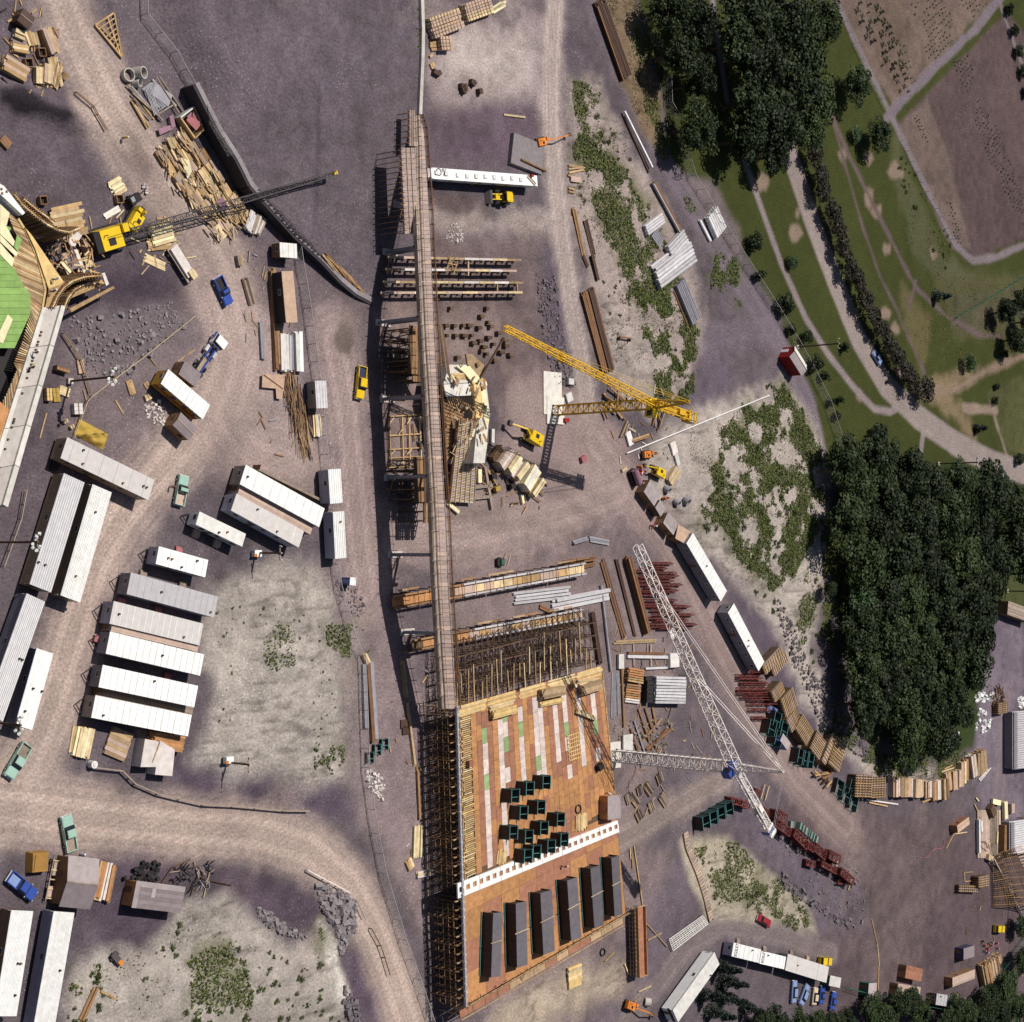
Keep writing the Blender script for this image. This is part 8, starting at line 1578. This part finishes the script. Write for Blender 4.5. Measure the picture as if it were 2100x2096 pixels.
for (x,y,mk_) in ((1120,1605,'rustdark'),(1132,1655,'rustdark')):o=bx('steel_tray',mk_,None,G(q(21,x,y),.15),(1.9,1.5,.3));tag(o,'flat dark steel tray lying beside the scaffold boards','tray','steel trays')
for (x,y) in ((955,1760),(900,1800),(845,1860)):formbox(G(q(21,x,y)),0,'small open green frame lying by the ducts','green frames by the ducts',0,L=1.9,W=1.5,H=.7)
for (x,y,c1,c2,ht,lb) in ((920,1045,'yellow','navy','hatw','person in yellow walking on the dusty road, legs astride'),):person(q(0,x,y),lb,c1,c2,ht,face=1)
person(q(10,1275,1745),'person in brown standing beside the mint pickup door','fabric','navy','cloth_red',face=0);person(q(30,600,665),'person in pale blue behind the parked mint pickup','lightblue','navy',face=2,bend=.5);person(q(1,1595,1390),'worker in yellow beside the long white hut, left of two','yellow','navy',face=0);person(q(1,1655,1395),'worker in yellow beside the long white hut, right of two','yellow','cloth',face=2)
# ---------- column stubs and form stacks round the pier
rg=random.Random(9)
for (x,y) in [(1432,530),(1495,530),(1560,530),(1610,528),(1435,605),(1505,605),(1570,605),(1625,605),(1680,545),(1700,460),(1750,505),(1770,535),(1640,660),(1690,645),(1755,620),(1790,670),(1700,720),(1735,745),(1830,585),(1850,730),(1800,790),(1720,690),(1520,770),(1880,640),(1465,400),(1740,400),(1885,680),(1920,750)]:
    o=bx('column_stub','wooddark',None,G(q(11,x,y),.5),(rg.uniform(.6,1.6),.6,.9));tag(o,'dark stub block sticking out of the footing bed beside the pier','stub','stubs in the footing bed')
VD=((840,900),280/1928)
for i,(p0,p1,w_,ly,kd) in enumerate((((1180,390),(1340,170),2.2,8,('tanwalk','plastic')),((1300,460),(1450,240),1.8,8,('creamply','woodpale')),((1360,530),(1500,320),1.6,6,('woodbrown','plastic')),((1420,560),(1570,360),1.2,8,('woodpale','creamply')),((1540,690),(1700,420),2.4,8,('creamply','concpale')),((1600,740),(1740,570),1.4,6,('woodbrown','woodpale')),((1670,800),(1820,580),1.2,6,('woodpale','creamply')),((1120,300),(1250,130),1.6,5,('wooddark','woodbrown')))):
    bundle(G(V(*VD,*p0),.2),G(V(*VD,*p1),.2),w_,4,kd[0],'slanting form panel pack in the row beside the pier','form_pack','form panels','form packs beside the pier',.28,ly,0,.02,.06,kd)
for (p0,p1,w_,mk_,lb) in (((1060,400),(1160,990),.6,'woodgrey','long grey post lying from the pier foot'),((870,690),(1160,660),.6,'woodgrey','crosswise grey beam at the pier foot, upper one'),((800,850),(1130,815),.6,'woodgrey','crosswise grey beam at the pier foot, lower one'),((1580,790),(1600,910),.6,'creamply','short cream beam below the form packs'),((500,880),(690,1040),.7,'creamply','short cream log at the end of the sloping form'),((980,430),(985,620),1.0,'creamply','cream plank under the pier platform'),((1100,460),(1230,660),.25,'wood','thin pale prop against the pier'),((1170,30-170),(1165,300-220),.8,'concpale','white plank leaning on the pier side')):o=seg('timber_beam',mk_,None,G(V(*VD,*p0),.4),G(V(*VD,*p1),.4),w_,.5);tag(o,lb,'beam')
for (x,y,lb,mk_) in ((1150,720-200,'black pump set beside the pier platform','dark'),(1200,900-200,'olive tank beside the pier platform','tarp'),(1420,860-200,'black drum heap near the excavator','dark')):
    p=G(V(*VD,x,y));t=thing('pump_set',lb,'pump',p,.3);bx('skid','dark',t,(0,0,.2),(2.2,1.2,.3));bx('engine',mk_,t,(-.3,0,.8),(1.3,.9,.9));part('drum','cyl','woodgrey',t,(.9,.1,.7),(.9,.5,.5),(0,0,.3))
for k in range(40):
    x,y=rg.choice(((rg.uniform(1180,1900),rg.uniform(500,960)),(rg.uniform(1000,1250),rg.uniform(420,800))));a=G(V(*VD,x,y),.15+rg.random()*.4);o=seg('loose_plank',rg.choice(('wooddark','woodbrown','wood','wooddark')),None,a,a+Vector((rg.uniform(-3,3),rg.uniform(-2,2),0)),.22,.14);tag(o,'loose timber on the dark ground between the pier and its form packs','timber','timber round the pier')
t=thing('scrap_cart','dark scrap cart with a pale folding frame on the haul crossing','cart',G(V(*VD,1250,1740)));bx('tray','dark',t,(0,0,.5),(2.0,1.4,.6));bx('drum','green',t,(.2,0,.95),(.9,1.0,.4));wheels(t,(0,),.8,.7);seg('frame','pinkroof',t,(1.2,.4,.2),(2.2,1.8,.3),.12,.12);seg('frame','pinkroof',t,(2.4,-.9,.2),(3.2,1.4,.3),.12,.12)
# ---------- lettering, rubble
c_,a1,_,_=rect(qs(32,[(1670,1330),(1878,1378),(1866,1485),(1660,1430)]),3.1)
for k,px in enumerate((q(32,1695,1385),(1566,1962))):lettering('EGSLET',px,3.18,1.0,a1+R(90),'steeldark',parent=[o for o in bpy.data.objects if o.get('group')=='lettered trailers'][k]).scale=(.86,1.5,1)
def rubble(px,n_,rr,mk,lb,name='rubble'):
    W=wpoly(px);mb=MB();k=0;rg_=random.Random(n_)
    while k<n_:
        x,y=rg_.uniform(W[:,0].min(),W[:,0].max()),rg_.uniform(W[:,1].min(),W[:,1].max())
        if not inside(np.array([x]),np.array([y]),W)[0]:continue
        s_=rg_.uniform(*rr)*(1 if rg_.random()>.12 else 1.8);mb.box((x,y,hz(x,y)+s_*.2),(s_,s_*rg_.uniform(.6,1.2),s_*.7),Euler((rg_.random()*3,rg_.random()*3,rg_.random()*6)).to_matrix());k+=1
    o=mb.build(name,mk);tag(o,lb,'rubble',kind='stuff')
rubble(OS([(1455,1120),(1480,1140),(1520,1240),(1570,1340),(1650,1430),(1630,1440),(1540,1350),(1490,1240)]),420,(.2,.6),'rubble','grey rubble along the foot of the sand slope')
rubble(qs(31,[(450,880),(560,900),(740,1010),(760,1220),(680,1330),(640,1450),(590,1200),(480,1060)]),380,(.25,.8),'concdark','black rubble heap inside the haul road bend');rubble(qs(31,[(0,1050),(200,1180),(380,1290),(330,1310),(150,1240),(0,1130)]),150,(.2,.6),'concdark','dark stones along the edge of the lower sand bank');rubble(qs(31,[(660,1650),(760,1780),(780,1932),(700,1932),(650,1770)]),110,(.2,.7),'rubble','grey stones below the haul road bend')
rubble(qs(12,[(170,130),(330,170),(380,560),(490,1000),(330,980),(220,560)]),420,(.15,.5),'rubble','grey spoil rubble beside the haul road');rubble(qs(33,[(80,780),(300,960),(520,1120),(660,1210),(600,1230),(360,1080),(80,900)]),170,(.2,.6),'rubble','grey stones below the red trusses');rubble(qs(31,[(815,10),(900,20),(970,120),(950,260),(850,180)]),90,(.2,.5),'plastic','pale broken stones at the end of the ducts');rubble(qs(10,[(1090,1120),(1200,1090),(1270,1180),(1220,1290),(1110,1250)]),90,(.12,.4),'plastic','pale chippings spilled before the mustard trailer');rubble(qs(1,[(1420,1700),(1560,1680),(1560,1830),(1430,1830)]),70,(.12,.4),'plastic','white chips scattered above the long girders');rubble(qs(22,[(770,1600),(1000,1560),(1250,1600),(1100,1932),(760,1932)]),160,(.15,.6),'woodgrey','scattered blocks beside the deck and crane');rubble(qs(21,[(560,480),(760,560),(860,740),(760,820),(620,700)]),120,(.12,.35),'rubble','stones beside the portable toilet')
bundle(G(q(32,410,1600)),G(q(32,510,1560)),4.2,9,'woodpale','square pale slatted pallet on the sand below the deck',layers=2,th=.3,kinds=('woodpale','plyyel'));ring(q(32,680,1400),.8,.3,'dark tyre ring on the sand below the deck edge','dark');ring(q(32,1000,1775),.9,1.3,'pale concrete ring beside the loop road',tilt=(.2,.9))
for (x,y) in ((1110,90),(1020,170),(960,180),(880,240),(920,250),(950,370),(1130,250),(1050,300)):bundle(G(q(32,x-rng.uniform(10,30),y-38)),G(q(32,x+rng.uniform(0,30),y+38)),2.0,8,'woodgrey','grey bar bundle on the rubble between deck and crane road','bar_bundle','bars','bar bundles by the crane road',.14,3,0,.08,.4,('woodgrey','steeldark','wooddirty','rustdark'))
loose(32,[(920,600,985,1050),(905,660,910,770),(890,620,895,700),(1010,1180,1170,1360),(1025,1310,1130,1255),(955,1700,1050,1655),(920,1775,970,1745),(1000,370,1025,310),(850,1490,880,1570),(700,1470,770,1400)],('wood','woodpale','wooddirty'),'long pale batten lying beside the deck corner','battens by the deck corner',.25,.22,z=.2)
# ---------- stray scraps over the works
def scatter(px,n_,kinds,lb,grp,seed,L=(.6,2.2),w_=(.12,.3)):
    W=wpoly(px);rg_=random.Random(seed);k=0
    while k<n_:
        x,y=rg_.uniform(W[:,0].min(),W[:,0].max()),rg_.uniform(W[:,1].min(),W[:,1].max())
        if not inside(np.array([x]),np.array([y]),W)[0]:continue
        o=bx('scrap_wood',rg_.choice(kinds),None,(x,y,hz(x,y)+.12),(rg_.uniform(*L),rg_.uniform(*w_),.12),rz=rg_.uniform(0,3.14));tag(o,lb,'scrap',grp);k+=1
scatter(OS([(1160,1180),(1290,1180),(1350,1330),(1360,1440),(1180,1560),(1160,1400)]),105,('woodbrown','rust','wooddirty','steel','woodgrey','steeldark','wood'),'scrap piece strewn in the steel yard beside the deck','scraps in the steel yard',1,(.6,3.5))
scatter(OS([(1150,680),(1290,720),(1270,900),(1180,920),(1130,780)]),40,('woodbrown','wooddirty','rust','woodgrey','plastic'),'scrap piece strewn under the yellow tower crane','scraps under the yellow crane',2)
scatter(OS([(100,400),(330,380),(380,480),(330,520),(240,510),(120,420)]),32,('wood','woodpale','wooddirty','dark'),'scrap piece strewn round the crawler crane','scraps round the crawler crane',3)
scatter(OS([(470,470),(560,560),(600,900),(500,860),(450,600)]),34,('woodgrey','rust','wooddirty','steel'),'scrap piece strewn between road and long girder','scraps by the long girder',4)
scatter(OS([(780,1100),(840,1180),(850,1700),(820,1800),(740,1500),(720,1200)]),32,('wood','wooddirty','plastic','rust'),'scrap piece strewn along the foot of the deck scaffold','scraps at the scaffold foot',5)
scatter(OS([(0,0),(110,30),(130,150),(60,200),(0,180)]),24,('wood','wooddirty','dark','woodbrown'),'scrap piece among the plank stacks near the skip','scraps near the skip',6)
scatter(OS([(1800,1540),(1932,1500),(1932,1900),(1760,1900),(1840,1700)]),24,('wood','wooddirty','woodbrown'),'scrap piece in the yard by the saw platform','scraps by the saw platform',7)
rubble(OS([(130,600),(330,570),(350,620),(220,720),(150,700)]),260,(.15,.5),'concdark','dark stony spoil in the pit beside the concrete beam');rubble(OS([(1400,1500),(1640,1660),(1620,1760),(1500,1640)]),260,(.12,.45),'concdark','dark gravel lumps below the red trusses')
